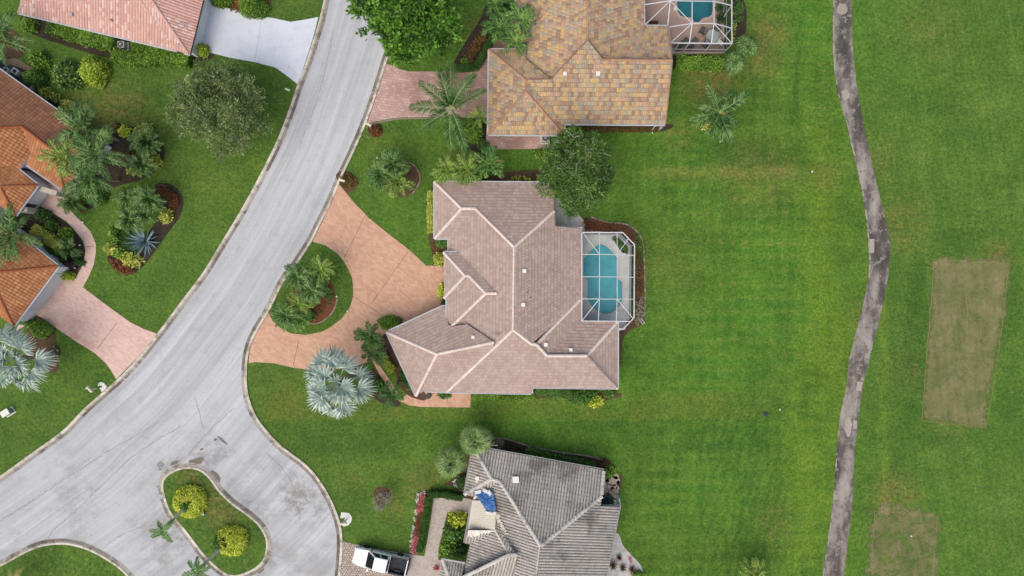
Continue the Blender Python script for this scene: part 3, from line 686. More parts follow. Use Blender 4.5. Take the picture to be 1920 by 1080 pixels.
g = G("cobble_stone", 0.85, 0.25); g.color(g.mix(0.5, g.ramp(g.attr("tint"), [(0, C(160, 140, 124)), (0.4, C(198, 186, 172)), (0.75, C(220, 212, 202)), (1, C(178, 150, 134))]), g.ramp(g.noise(g.pos(), 8, 3), [(0.3, C(170, 160, 150)), (0.7, C(220, 214, 206))]))); MAT["cobble_stone"] = g.m
cb = mb.build("cobblestones", "cobble_stone", d6b); cb["kind"] = "stuff"

# ---- golf cart path
PL = [(1566, -90), (1562, 0), (1561, 60), (1562, 100), (1567, 155), (1577, 200), (1590, 245), (1598, 280), (1605, 310), (1620, 380), (1627, 440), (1629, 495), (1625, 540), (1607, 615), (1592, 675), (1587, 725), (1575, 780), (1567, 860), (1562, 935), (1550, 1025), (1541, 1080), (1528, 1180)]
PR = [(1598, -90), (1597, 0), (1598, 60), (1600, 100), (1606, 160), (1615, 210), (1630, 285), (1645, 350), (1660, 410), (1668, 450), (1667, 500), (1662, 540), (1645, 615), (1630, 675), (1617, 730), (1607, 810), (1602, 860), (1599, 935), (1590, 1015), (1582, 1080), (1566, 1180)]
def rough(P, a): return [p + Vector((random.uniform(-a, a), random.uniform(-a, a))) for p in resample(P, 0.5)]
pl, pr = rough(wpts(spline(PL, 5)), 0.045), rough(wpts(spline(PR, 5)), 0.045)
cp = sheet("cart_path", [tuple(p) for p in pl] + [tuple(p) for p in reversed(pr)], 0.02, "cart_path", world=True)
g = G("path_patch", 0.9, 0.2); g.color(g.mix(0.5, g.mix(g.orand(), C(150, 144, 134), C(188, 178, 166)), g.ramp(g.noise(g.pos(), 5, 4, 0.7), [(0.3, C(136, 128, 118)), (0.7, C(190, 182, 172))]))); MAT["path_patch"] = g.m
for (px, py, w, h, r) in [(1634, 461, 10, 26, .03), (1626, 667, 9, 9, .3), (1611, 724, 10, 17, .2), (1603, 796, 7, 16, .05), (1568, 932, 8, 9, 0), (1578, 18, 21, 24, .1), (1617, 711, 6, 6, .3), (1585, 178, 14, 22, -.2), (1590, 800, 14, 34, .05)]:
    mb = MB(); c = W2(px, py); vs = []
    n = 4 if w < 11 else 14
    for k in range(n):
        a = 2 * math.pi * (k + .5) / n; q = 1.41 if n == 4 else random.uniform(.8, 1.15)
        x, y = w / S / 2 * q * math.cos(a), h / S / 2 * q * math.sin(a); vs.append((c.x + x * math.cos(r) + y * math.sin(r), c.y - x * math.sin(r) + y * math.cos(r), 0.026))
    mb.poly(vs); mb.build("path_patch", "path_patch", cp)
edge_bits = MB()
for k in range(0, len(pl) - 1):
    if random.random() < 0.35: strip(edge_bits, [pl[k] + Vector((0.08, 0)), pl[k + 1] + Vector((0.08, 0))], random.uniform(.08, .2), 0.0265)
eb = edge_bits.build("path_edge_repair", "path_patch", cp); eb["kind"] = "stuff"

# ---- tee boxes
def tee(poly, top=1.0):
    w = [tuple(W2(*p)) for p in poly]
    o = cdt_sheet("tee_box", w, 0.008, "tee", 0.45, {"rim": lambda x, y: min(top, seg_dist(w, x, y)[0] / 1.6)})
    return o
t1 = tee([(1742, 476), (1860, 478), (1902, 472), (1898, 540), (1880, 650), (1862, 740), (1852, 812), (1780, 800), (1720, 794), (1728, 680), (1738, 560)])
t2 = tee([(1622, 955), (1660, 935), (1720, 945), (1772, 962), (1766, 1030), (1762, 1180), (1615, 1180), (1622, 1030)], 0.42)
plain("cut_edge", C(140, 134, 86), 0.95, 0.1, 0.2)
path_lines("turf_seam", [[(1752, 487), (1893, 494)], [(1893, 492), (1868, 690), (1848, 802)], [(1848, 802), (1728, 789)], [(1752, 487), (1728, 789)]], 0.0105, "cut_edge", 0.06, t1, 0.05)
path_lines("turf_seam", [[(1808, 540), (1814, 590), (1812, 650)], [(1840, 600), (1836, 660), (1850, 690), (1858, 700), (1846, 720), (1826, 735)]], 0.0105, "cut_edge", 0.07, t1, 0.05)
path_lines("turf_seam", [[(1640, 958), (1760, 967)], [(1758, 967), (1748, 1090)], [(1640, 958), (1634, 1090)]], 0.0105, "cut_edge", 0.06, t2, 0.05)
mb = MB()
for _ in range(70):
    px, py = random.choice([(1450, 995), (1545, 120), (1545, 250), (1550, 650), (1600, 900), (1500, 985), (1540, 210)]); px += random.gauss(0, 14); py += random.gauss(0, 22)
    blotch(mb, px, py, random.uniform(1, 2.6), random.uniform(1, 2.2), 0.006, n=7)
mb.build("bare_spots", "cut_edge")["kind"] = "structure"

# ---- planting beds
def bed(poly, mat, z=0.018, label=None, n=5):
    sm = spline(poly, n, True); return sheet("planting_bed", [(p.x, p.y) for p in sm], z, mat)
bed([(215, 232), (240, 236), (264, 240), (292, 254), (309, 280), (303, 308), (285, 326), (262, 338), (235, 345), (215, 352), (195, 368), (170, 392), (160, 380), (172, 350), (155, 330), (148, 300), (180, 262)], "mulch_dark", 0.018)
bed([(283, 349), (310, 343), (333, 354), (344, 376), (339, 402), (325, 424), (308, 446), (292, 470), (270, 498), (248, 514), (228, 512), (206, 496), (202, 478), (222, 470), (250, 480), (270, 452), (282, 430), (300, 405), (302, 380), (290, 362)], "mulch_dark", 0.018)
bed([(55, 392), (100, 402), (125, 418), (143, 437), (156, 456), (159, 474), (155, 493), (145, 513), (136, 526), (112, 522), (100, 500), (70, 470), (30, 440)], "mulch_dark", 0.018)
bed([(60, 592), (98, 612), (106, 640), (105, 664), (110, 692), (88, 696), (50, 650)], "mulch_brown", 0.018)
bed([(0, 115), (22, 110), (50, 130), (80, 165), (105, 195), (140, 222), (150, 235), (110, 220), (60, 180), (0, 135)], "mulch_dark", 0.018)
bed([(0, 50), (30, 60), (48, 80), (42, 105), (20, 112), (-20, 100)], "mulch_brown", 0.0185)
bed([(931, 20), (940, 45), (908, 88), (893, 116), (872, 121), (853, 127), (846, 133), (850, 118), (872, 80), (903, 30), (925, -30), (960, -60), (965, 0)], "mulch_dark", 0.018)
bed([(574, 503), (592, 530), (612, 525), (624, 534), (631, 560), (625, 582), (610, 598), (592, 606), (570, 601), (548, 598), (534, 582), (545, 545), (552, 515)], "mulch_red", 0.044)
bed([(800, 372), (815, 350), (846, 360), (846, 500), (820, 498), (808, 470), (803, 430)], "mulch_brown", 0.018)
bed([(727, 625), (745, 650), (800, 742), (775, 746), (752, 728), (742, 700), (725, 668), (712, 640)], "mulch_brown", 0.029)
bed([(700, 690), (714, 708), (735, 738), (752, 758), (735, 762), (700, 745), (690, 710)], "mulch_dark", 0.018)
bed([(925, 328), (1000, 318), (1040, 326), (1040, 350), (915, 350)], "mulch_brown", 0.018)
bed([(1070, 440), (1085, 415), (1110, 407), (1140, 417), (1172, 420), (1192, 432), (1205, 455), (1208, 500), (1209, 560), (1208, 600), (1196, 613), (1178, 622), (1166, 645), (1162, 690), (1140, 690), (1140, 600), (1186, 590), (1186, 470), (1160, 440)], "mulch_brown", 0.018)
bed([(1030, 370), (1058, 380), (1080, 398), (1098, 420), (1090, 440), (1030, 430)], "gravel_grey", 0.0185)
bed([(912, 822), (950, 824), (1000, 839), (1060, 850), (1110, 857), (1142, 868), (1140, 890), (1060, 880), (912, 850)], "mulch_dark", 0.018)
bed([(832, 908), (850, 895), (890, 845), (890, 930), (868, 930), (850, 912)], "mulch_brown", 0.018)
bed([(786, 925), (799, 919), (808, 926), (806, 945), (796, 990), (788, 1030), (780, 1042), (770, 1034), (776, 985), (782, 945)], "mulch_brown", 0.018)
bed([(1130, 1000), (1158, 1000), (1168, 1022), (1185, 1042), (1200, 1058), (1207, 1080), (1206, 1140), (1120, 1140), (1120, 1040)], "gravel_white", 0.018)
bed([(1050, 232), (1248, 232), (1242, 246), (1180, 248), (1058, 247)], "mulch_dark", 0.018)
bed([(864, 256), (872, 272), (890, 284), (915, 284), (920, 240), (890, 225), (870, 235)], "mulch_dark", 0.018)
bed([(758, 303), (780, 313), (788, 338), (775, 362), (752, 370), (728, 360), (715, 340), (730, 310)], "mulch_brown", 0.018)
bed([(630, 328), (648, 320), (664, 328), (672, 342), (664, 356), (652, 362), (640, 350)], "mulch_brown", 0.0285)
bed([(690, 240), (700, 231), (712, 233), (718, 243), (714, 253), (703, 257), (693, 252)], "mulch_dark", 0.0285)
bed([(700, 930), (705, 915), (722, 913), (732, 925), (728, 940), (710, 945)], "mulch_brown", 0.018)
bed([(1262, 104), (1365, 106), (1366, 130), (1262, 128)], "mulch_dark", 0.018)
bed([(1384, -20), (1400, 20), (1396, 70), (1384, 90), (1374, 60), (1374, -30)], "mulch_dark", 0.018)
bed([(46, 28), (120, 44), (225, 74), (350, 100), (400, 96), (392, 112), (340, 116), (220, 112), (80, 72), (44, 50)], "mulch_dark", 0.018)
bed([(885, 735), (1150, 735), (1130, 752), (1050, 746), (890, 748)], "mulch_brown", 0.018)
bed([(395, -30), (395, 6), (440, 18), (476, 28), (505, 10), (500, -40)], "mulch_red", 0.0295)
# stone edging round the beds: single cut pieces
g = G("edging_stone", 0.9, 0.2); g.color(g.mix(g.orand(), C(120, 108, 92), C(168, 154, 134))); MAT["edging_stone"] = g.m
def edging(px, label, step=0.42):
    root = thing("bed_edging", label, "edging", (*W2(*px[0]), 0), "stone edgings round planting beds")
    P = resample(wpts(spline(px, 5)), step)
    for a, b in zip(P[:-1], P[1:]):
        mb = MB(); d = (b - a).normalized() * 0.02; mb.bar((*(a + d), 0.06), (*(b - d), 0.06 + random.uniform(-.01, .01)), 0.16, 0.11)
        mb.build("edging_stone", "edging_stone", root)
edging([(1108, 407), (1140, 417), (1172, 420), (1192, 432), (1205, 455), (1208, 500), (1209, 560), (1208, 598)], "curved stone edging of the mulch bed around the screened pool")
edging([(920, 820), (950, 823), (1000, 838), (1060, 849), (1110, 856), (1143, 868)], "straight stone edging above the grey roofed house")
edging([(767, 304), (782, 316), (788, 338), (776, 360), (765, 368)], "short curved edging right of the palm clump on the lawn")
edging([(633, 560), (626, 582), (610, 599), (592, 607), (570, 602)], "curved edging of the red mulch bed inside the drive loop")
# ================================================================ HOUSES
class Plane:
    """roof plane rising from the eave a-b (pixels of the eave line at height ze) towards the pixel 'up'"""
    def __init__(s, a, b, up, ze=2.8, pitch=0.42):
        s.A = W(*a, ze); B = W(*b, ze); U = W(*up, ze); s.ze = ze; s.p = pitch
        u = (B - s.A); u.z = 0; u.normalize(); n = Vector((-u.y, u.x, 0))
        if n.dot(U - s.A) < 0: n = -n; u = -u
        s.u, s.n = u, n; s.v = Vector((n.x, n.y, pitch)).normalized(); s.N = s.u.cross(s.v).normalized()
        if s.N.z < 0: s.N = -s.N
    def at(s, px, py):
        gx, gy = (px - 960) / S, (540 - py) / S
        ng = s.n.x * gx + s.n.y * gy; nA = s.n.dot(Vector((s.A.x, s.A.y, 0)))
        z = (s.ze + s.p * (ng - nA)) / (1 + s.p * ng / H); return W(px, py, z)
    def uv(s, P): d = P - s.A; return (d.dot(s.u), d.dot(s.v))
    def xyz(s, u, v, h=0.0): return s.A + s.u * u + s.v * v + s.N * h

def clip_rect(poly, u0, u1, v0, v1):
    for ax, lim, sg in ((0, u0, 1), (0, u1, -1), (1, v0, 1), (1, v1, -1)):
        out = []; m = len(poly)
        if m == 0: return out
        for i in range(m):
            a, b = poly[i], poly[(i + 1) % m]; da, db = (a[ax] - lim) * sg, (b[ax] - lim) * sg
            if da >= 0: out.append(a)
            if (da >= 0) != (db >= 0):
                t = da / (da - db); out.append((a[0] + (b[0] - a[0]) * t, a[1] + (b[1] - a[1]) * t))
        poly = out
    return poly

STYLES = {  # width, exposure, cross profile (fraction, height), butt lift, every other row shifted
    "flat": (0.34, 0.365, [(0.0, 0.0), (0.93, 0.0), (0.95, -0.03), (1.0, -0.03)], 0.045, True),
    "slab": (0.38, 0.46, [(0.0, -0.02), (0.03, 0.0), (0.45, 0.025), (0.5, -0.03), (0.55, 0.02), (0.96, 0.0), (1.0, -0.02)], 0.05, True),
    "grid": (0.33, 0.40, [(0.0, -0.03), (0.10, -0.03), (0.18, 0.005), (0.55, 0.02), (0.92, 0.005), (1.0, -0.03)], 0.035, False),
    "barrel": (0.30, 0.42, [(0.0, -0.035), (0.22, -0.035), (0.30, 0.012), (0.60, 0.04), (0.90, 0.012), (1.0, -0.035)], 0.022, False),
}
def make_tiles(pl, poly3, style, rng):
    """yield (verts, faces, tint, centre) for every tile of one roof plane"""
    tw, th, prof, lift, stag = STYLES[style]; gap = {'flat': 0.036, 'slab': 0.03, 'barrel': 0.004, 'grid': 0.03}[style]
    P = [pl.uv(p) for p in poly3]
    u0, u1 = min(p[0] for p in P), max(p[0] for p in P); v0, v1 = min(p[1] for p in P), max(p[1] for p in P)
    vstart = min(0.0, v0); row = 0; v = vstart
    while v < v1:
        u = u0 - tw + (tw / 2 if (stag and row % 2) else 0)
        while u < u1:
            full = all(inside(P, a, b) for a, b in ((u, v), (u + tw, v), (u + tw, v + th), (u, v + th)))
            body = None if full else clip_rect(P, u, u + tw, v + gap, v + th)
            if full or (body and abs(area(body)) > 0.004):
                vs, fs, ts = [], [], []; t0 = rng.random(); t0 = t0 * .4 + .6 * ((math.sin(round(u / tw) * 12.9898 + len(P)) * 43758.5453) % 1) if style == 'barrel' else t0; lo_ = min(h for _, h in prof); jl = rng.uniform(-0.008, 0.008)
                hh = lambda uu, vv, k: pl.xyz(uu, vv, k + (lift + jl) * (1 - (vv - v) / th))
                for (a, ha), (b, hb) in zip(prof[:-1], prof[1:]):
                    ua, ub = u + a * tw, u + b * tw
                    q = [(ua, v + gap), (ub, v + gap), (ub, v + th), (ua, v + th)] if full else clip_rect(P, ua, ub, v + gap, v + th)
                    if len(q) < 3: continue
                    o = len(vs)
                    for (x, y) in q: vs.append(hh(x, y, ha + (hb - ha) * ((x - ua) / (ub - ua))))
                    fs.append(list(range(o, o + len(q)))); ts.append(.3 + .7 * t0 if style == 'barrel' and not (ha == hb == lo_) else (t0 * .25 if style == 'barrel' else t0))  # barrel pans tinted darker: rib shading put into the tile colour
                    if full:   # the thick lower edge
                        o2 = len(vs); vs += [pl.xyz(ua, v + gap, -0.05), pl.xyz(ub, v + gap, -0.05)]; fs.append([o2, o2 + 1, o + 1, o]); ts.append(ts[-1])
                if fs: yield vs, fs, ts, pl.xyz(u + tw / 2, v + th / 2)
            u += tw
        v += th; row += 1

def inset(P, d):
    n = len(P); sg = 1 if area(P) > 0 else -1; out = []
    for i in range(n):
        a, b, c = Vector(P[i - 1][:2]), Vector(P[i][:2]), Vector(P[(i + 1) % n][:2])
        d1, d2 = (b - a).normalized(), (c - b).normalized(); n1, n2 = Vector((-d1.y, d1.x)) * sg, Vector((-d2.y, d2.x)) * sg
        m = n1 + n2
        if m.length < 1e-4: m = n1
        m = m / max(0.35, m.length_squared) * 2
        out.append(b + m * d)
    return out

def house(name, label, cat, faces, caps, outline, style, mats, ze=2.8, wall="cream_wall", over=0.55, single=0, cap_single=False, loc=None, cap_w=0.30):
    """faces: (key, plane, pixel polygon, material index); caps: ((px,py),(px,py), plane key)"""
    c = W(*(loc or outline[0]), 0); root = thing(name, label, cat, (c.x, c.y, 0))
    rng = random.Random(len(faces) * 13 + len(outline)); planes = {}
    roof = MB(); joined = MB(); singles = []; every = []
    for fi, (key, pl, poly, mi) in enumerate(faces):
        planes[key] = pl; p3 = [pl.at(*q) for q in poly]
        if area([(p.x, p.y) for p in p3]) < 0: p3.reverse()
        low = [p - pl.N * 0.06 for p in p3]
        for t in tessellate_polygon([[Vector(pl.uv(p)).to_3d() for p in p3]]): roof.poly([low[i] for i in t])
        if key == "deck":
            joined.poly([p + pl.N * .05 for p in p3], .5, mi); continue
        for vs, fs, tint, cen in make_tiles(pl, p3, style, rng): every.append((cen.x ** 2 + cen.y ** 2, vs, fs, tint, mi))
    W3 = [W(*p, ze) for p in outline]; n = len(W3)
    # soffit slab and fascia close the roof from below
    o2 = [(p.x, p.y) for p in W3]
    for t in tessellate_polygon([[Vector((p.x, p.y, 0)) for p in W3]]): roof.poly([(o2[i][0], o2[i][1], ze - 0.19) for i in t], mi=1)
    for i in range(n):
        a, b = W3[i], W3[(i + 1) % n]; roof.poly([(a.x, a.y, ze - 0.19), (b.x, b.y, ze - 0.19), (b.x, b.y, ze - 0.03), (a.x, a.y, ze - 0.03)], mi=2)
    rf = roof.build("roof", ["underlay", "soffit", "white_paint"], root)
    every.sort(key=lambda e: e[0])
    tin = bpy.data.meshes
    for k, (_, vs, fs, tint, mi) in enumerate(every):
        if k < single:
            mb = MB(); mb.add(vs, fs, tint, 0); mb.build("roof_tile", mats[mi], rf)
        else: joined.add(vs, fs, tint, mi)
    j = joined.build("roof_tiles", mats, rf); j["kind"] = "stuff"
    # ridge and hip caps
    capm = MB(); cl = 0.42; w = cap_w
    prof = [(-w / 2, -0.03), (-w * .3, 0.05), (0, 0.085), (w * .3, 0.05), (w / 2, -0.03)]
    vs = [(-0.03 + x * 0, y, z + 0.02) for x in (0,) for y, z in prof] + [(cl, y * .86, z - 0.012) for y, z in prof]
    capm.add(vs, [[i, i + 1, 6 + i, 5 + i][::-1] for i in range(4)] + [[0, 1, 2, 3, 4]]); cme = capm.mesh("ridge_tile"); cme.materials.append(MAT[mats[-1]])
    big = MB(); nc = 0
    for (a, b, key) in caps:
        pl = planes[key]; A, B = pl.at(*a), pl.at(*b)
        if A.z > B.z: A, B = B, A
        d = B - A; L = d.length; k = max(1, round(L / cl)); x = d.normalized(); yv = Vector((0, 0, 1)).cross(x).normalized(); zv = x.cross(yv)
        for i in range(k):
            p = A + d * (i / k) + zv * 0.035; M = Matrix((x, yv, zv)).transposed().to_4x4(); M.translation = p; M = M @ Matrix.Diagonal((L / k / cl * 1.03, 1, 1, 1))
            if cap_single and nc < 300:
                o = bpy.data.objects.new("ridge_tile", cme); link(o, rf); o.matrix_parent_inverse = PW(rf).inverted(); o.matrix_basis = M; nc += 1
            else: big.add([M @ Vector(v.co) for v in cme.vertices], [list(f.vertices) for f in cme.polygons], rng.random())
    if big.v: bo = big.build("ridge_tiles", mats[-1], rf); bo["kind"] = "stuff"
    # walls
    ins = inset(o2, over); wl = MB()
    for i in range(n):
        a, b = ins[i], ins[(i + 1) % n]; wl.poly([(a.x, a.y, -0.05), (b.x, b.y, -0.05), (b.x, b.y, ze - 0.18), (a.x, a.y, ze - 0.18)])
    wl.build("wall", wall, root)
    return root, rf, planes, ins
def gutter(root, segs, ze=2.8, mat="white_paint", w=0.12):
    for a, b in segs:
        m_ = (W(*a, 2.8) + W(*b, 2.8)) / 2; d_ = (W(*b, 2.8) - W(*a, 2.8)).normalized(); q_ = m_ + Vector((-d_.y, d_.x, 0)) * .25
        if inside([tuple(W(*o, 2.8)) for o in OUT], q_.x, q_.y): a, b = b, a
        A, B = W(*a, ze), W(*b, ze); d = (B - A).normalized(); n = Vector((-d.y, d.x, 0)); mb = MB()
        # the outside is where the eave faces away from the house centre given by travel direction: left of a->b
        mb.bar(A + n * 0.02 + Vector((0, 0, -.08)), B + n * 0.02 + Vector((0, 0, -.08)), 0.025, 0.12)
        mb.bar(A + n * w + Vector((0, 0, -.07)), B + n * w + Vector((0, 0, -.07)), 0.045, 0.13)
        mb.bar(A + n * w / 2 + Vector((0, 0, -.135)), B + n * w / 2 + Vector((0, 0, -.135)), w, 0.02)
        mb.build("gutter", mat, root)
def vents(rf, pl, pts, mat="vent_white", s=0.34):
    for (px, py, *k) in pts:
        q = k[0] if k else 1.0; p = pl.at(px, py); mb = MB()
        mb.box((p.x, p.y, p.z + 0.10), (s * q, s * q, 0.22)); mb.box((p.x, p.y, p.z + 0.22), (s * q * 1.15, s * q * 1.15, 0.03)); mb.build("roof_vent", mat, rf)
def window(root, a, b, z0, z1, off=0.03, n=2):
    """window on a wall from world point a to b (wall runs a->b, outside on the right)"""
    a, b = Vector(a), Vector(b); d = (b - a).normalized(); nn = Vector((d.y, -d.x)); f = MB()
    A3 = lambda t, z, o=0: (*(a + (b - a) * t + nn * (off + o)), z)
    for z in (z0, z1): f.bar(A3(0, z), A3(1, z), 0.08, 0.08)
    for k in range(n + 1): f.bar(A3(k / n, z0), A3(k / n, z1), 0.07, 0.07)
    fr = f.build("window", "white_paint", root); g_ = MB(); g_.poly([A3(0, z0, -.01), A3(1, z0, -.01), A3(1, z1, -.01), A3(0, z1, -.01)]); g_.build("pane", "window_glass", fr)

# ---------------------------------------------------------------- house in the middle (mauve roof)
P = Plane
F = [
 ("north", P((815, 341), (1038, 343), (960, 463)), [(815, 341), (1038, 343), (1038.5, 396), (964.4, 463.3), (891, 390.7), (865.5, 390.7)], 0),
 ("westhip", P((815, 341), (815, 447), (866, 391)), [(815, 341), (865.5, 390.7), (815, 447)], 0),
 ("southsmall", P((815, 447), (841, 447), (880, 391)), [(815, 447), (865.5, 390.7), (891, 390.7), (841, 447.5)], 0),
 ("west", P((841, 447), (840, 612), (963, 540)), [(841, 447), (891, 390.7), (964.4, 463.3), (962.7, 618), (926, 652), (926, 641.6), (876, 608), (846, 612), (840, 605)], 0),
 ("east", P((1092, 429), (1091, 601), (963, 540)), [(964.4, 463.3), (1038.5, 396), (1041, 395), (1041, 424), (1092, 429), (1090, 563), (996.6, 645), (962.7, 618)], 0),
 ("south", P((838, 735.5), (996, 737), (963, 618)), [(962.7, 618), (996.6, 645), (1006, 645.6), (1026, 667), (1101, 667), (1158, 727.5), (998, 726), (996, 738), (838, 735)], 0),
 ("easthip", P((1158, 603.5), (1158, 728), (1101, 667)), [(1158, 603.5), (1158, 728), (1101, 667)], 0),
 ("back", P((1090, 601.5), (1158, 603.5), (1101, 667)), [(1090, 601.5), (1158, 603.5), (1101, 667), (1026, 667), (1030, 663)], 0),
 ("backeast", P((1090, 563), (1090, 601.5), (1006, 645)), [(1006, 645.6), (1087, 563), (1090, 563), (1090, 601.5), (1030, 663), (1026, 667)], 0),
 ("garagenorth", P((725, 623), (829, 575), (860, 664)), [(725, 623), (829, 575), (838, 574), (840, 608), (846, 612.6), (876, 608), (926, 641.6), (819, 664)], 0),
 ("garagewest", P((725, 623), (780, 742), (819, 664)), [(725, 623), (819, 664), (780, 742)], 0),
 ("garagesouth", P((796, 733), (838, 735), (840, 664)), [(819, 664), (926, 641.6), (926, 652), (838, 735), (796, 733), (780, 742)], 0),
 ("porchwest", P((832, 473), (832.5, 559), (872, 517), 3.3), [(832, 473), (872, 517), (832.5, 559)], 0),
 ("porchnorth", P((832, 473), (864, 473.5), (872, 517), 3.3), [(832, 473), (864, 474), (931, 550), (911, 550), (879, 517), (872, 517)], 0),
 ("porchmain", P((838, 560), (838, 607), (911, 550), 3.3), [(872, 517), (879, 517), (911, 550), (846, 612.6), (838.5, 607), (838, 560), (832.5, 559)], 0),
 ("porchsouth", P((846, 612), (876, 608), (911, 550), 3.45, 0.40), [(911, 550), (931, 550), (876, 608), (846, 612.6)], 0),
]
CAPS = [((815, 341), (865.5, 390.7), "north"), ((865.5, 390.7), (815, 447), "westhip"), ((865.5, 390.7), (891, 390.7), "north"), ((891, 390.7), (964.4, 463.3), "north"),
        ((964.4, 463.3), (1038.5, 396), "north"), ((964.4, 463.3), (962.7, 618), "west"), ((962.7, 618), (838, 735), "south"), ((962.7, 618), (996.6, 645), "south"), ((996.6, 645), (1006, 645.6), "south"),
        ((1006, 645.6), (1087, 563), "backeast"), ((1006, 645.6), (1026, 667), "south"), ((1026, 667), (1101, 667), "south"), ((1101, 667), (1158, 603.5), "easthip"), ((1101, 667), (1158, 728), "easthip"),
        ((725, 623), (819, 664), "garagewest"), ((819, 664), (780, 742), "garagewest"), ((819, 664), (926, 641.6), "garagenorth"), ((832, 473), (872, 517), "porchwest"), ((872, 517), (832.5, 559), "porchwest"),
        ((872, 517), (879, 517), "porchnorth"), ((879, 517), (911, 550), "porchmain"), ((911, 550), (931, 550), "porchnorth"), ((911, 550), (846, 612.6), "porchmain")]
OUT = [(815, 341), (1038, 343), (1040, 424), (1092, 429), (1090, 601.5), (1158, 603.5), (1158, 728), (998, 726), (996, 738), (838, 735), (796, 733), (780, 742), (725, 623), (829, 575), (838, 574), (841, 447), (815, 447)]
h1, r1, p1, ins1 = house("house", "large house with mauve tiled roof in the middle, beside the kidney shaped pool", "house", F, CAPS, OUT, "flat", ["mauve_tile", "mauve_cap"], cap_single=True, loc=(960, 560), cap_w=.35)
gutter(h1, [((815, 341), (815, 447)), ((1038, 343), (815, 341)), ((815, 447), (841, 447)), ((841, 447), (841, 473)), ((725, 623), (780, 742)), ((829, 575), (725, 623)), ((838, 574), (829, 575)), ((838, 735), (996, 737.5)), ((998, 726), (1158, 728)), ((1158, 728), (1158, 603.5)), ((796, 733), (838, 735)), ((1092, 429), (1041, 424)), ((996, 738), (998, 726))])
gutter(h1, [((832, 473), (832.5, 559)), ((857, 473), (832, 473)), ((838, 560), (838, 607))], 3.3)
vents(r1, p1["east"], [(983, 508), (981, 571.5)]); vents(r1, p1["backeast"], [(1023, 646)]); vents(r1, p1["back"], [(1070, 655.5)], s=.3); vents(r1, p1["garagenorth"], [(887, 632)], s=.28); vents(r1, p1["south"], [(930, 630)], "soffit", .2)
def pipes(rf, pl, pts):
    for (px, py) in pts:
        p = pl.at(px, py); mb = MB(); mb.cyl((p.x, p.y, p.z - .02), 0.05, 0.4, 8); mb.build("vent_pipe", "dark_metal", rf)
pipes(r1, p1["east"], [(995, 558), (988, 549)])
lamp = W(834, 594.5, 3.0); mb = MB(); mb.box((lamp.x, lamp.y, 3.0), (.2, .2, .25)); mb.cyl((lamp.x, lamp.y, 3.12), .12, .1, 8); mb.build("wall_lamp", "vent_white", h1)

# ---------------------------------------------------------------- tan tiled house at the top
F = [
 ("west", P((996, -60), (986, 110), (1102, 40)), [(1102, -80), (1102, 76), (1033.6, 149), (987.5, 112.5), (986, 109), (998, 43), (1014, 34), (1046, 0), (1120, -80)][0:8] + [(1060, -20), (1060, -80)], 0),
 ("east", P((1208, -60), (1208, 46), (1102, 40)), [(1102, -80), (1208, -80), (1208, 49), (1130.6, 111.5), (1102, 76)], 0),
 ("gablenorth", P((1208, 48.5), (1251.5, 49), (1200, 112), 3.0), [(1130.6, 111.5), (1208, 49), (1251.5, 49), (1260, 113)], 0),
 ("south", P((1057, 232), (1247, 233.5), (1130, 112)), [(1102, 76), (1130.6, 111.5), (1260, 113), (1247, 233.5), (1057.5, 232), (993, 158), (987, 150.5), (1033.6, 149)], 0),
 ("wingnorth", P((917, 93), (986, 92.5), (980, 150)), [(917, 93), (986, 92.5), (987.5, 112.5), (1033.6, 149), (987, 150.5)], 0),
 ("wingwest", P((917, 93), (915.5, 252), (987, 160)), [(917, 93), (987, 150.5), (986.6, 172), (915.5, 252)], 0),
 ("wingsouth", P((915.5, 252), (1057, 253), (987, 172)), [(915.5, 252), (986.6, 172), (1057, 253)], 0),
 ("wingeast", P((1057.5, 232), (1057, 253), (987, 172)), [(986.6, 172), (987, 150.5), (993, 157), (1057.5, 232), (1057, 253)], 0),
 ("entry", P((967, 18), (994, 42), (1030, -20), 2.8, 0.3), [(967, -80), (967, 18), (994, 42), (998, 43), (1014, 34), (1046, 0), (1060, -20), (1060, -80)], 0),
]
CAPS = [((1102, -40), (1102, 76), "west"), ((1102, 76), (1033.6, 149), "west"), ((1102, 76), (1130.6, 111.5), "east"), ((1130.6, 112), (1260, 113), "south"), ((1033.6, 149.5), (987, 150.5), "wingnorth"),
        ((917, 93), (987, 150.5), "wingnorth"), ((987, 150.5), (986.6, 172), "wingwest"), ((986.6, 172), (915.5, 252), "wingwest"), ((986.6, 172), (1057, 253), "wingsouth"), ((988, 8), (1010, -15), "entry")]
OUT = [(967, -80), (1208, -80), (1208, 48), (1247, 49), (1247, 233.5), (1057.5, 232), (1057, 253), (915.5, 252), (917, 93), (986, 92.5), (994, 42), (967, 18)]
h2, r2, p2, ins2 = house("house", "house with mottled tan and gold tiled roof at the top, by the rose driveway", "house", F, CAPS, OUT, "slab", ["tan_tile", "tan_cap"], wall="soffit", single=300, cap_single=True, loc=(1090, 130))
gutter(h2, [((917, 93), (915.5, 252)), ((915.5, 252), (1057, 253)), ((1057, 253), (1057.5, 232)), ((1057.5, 232), (1247, 233.5)), ((986, 93), (917, 93)), ((1003, 41.5), (992, 41.5)), ((967, -60), (967, 18))])
vents(r2, p2["south"], [(1059, 139), (1121, 139, 1.2)], s=.32)
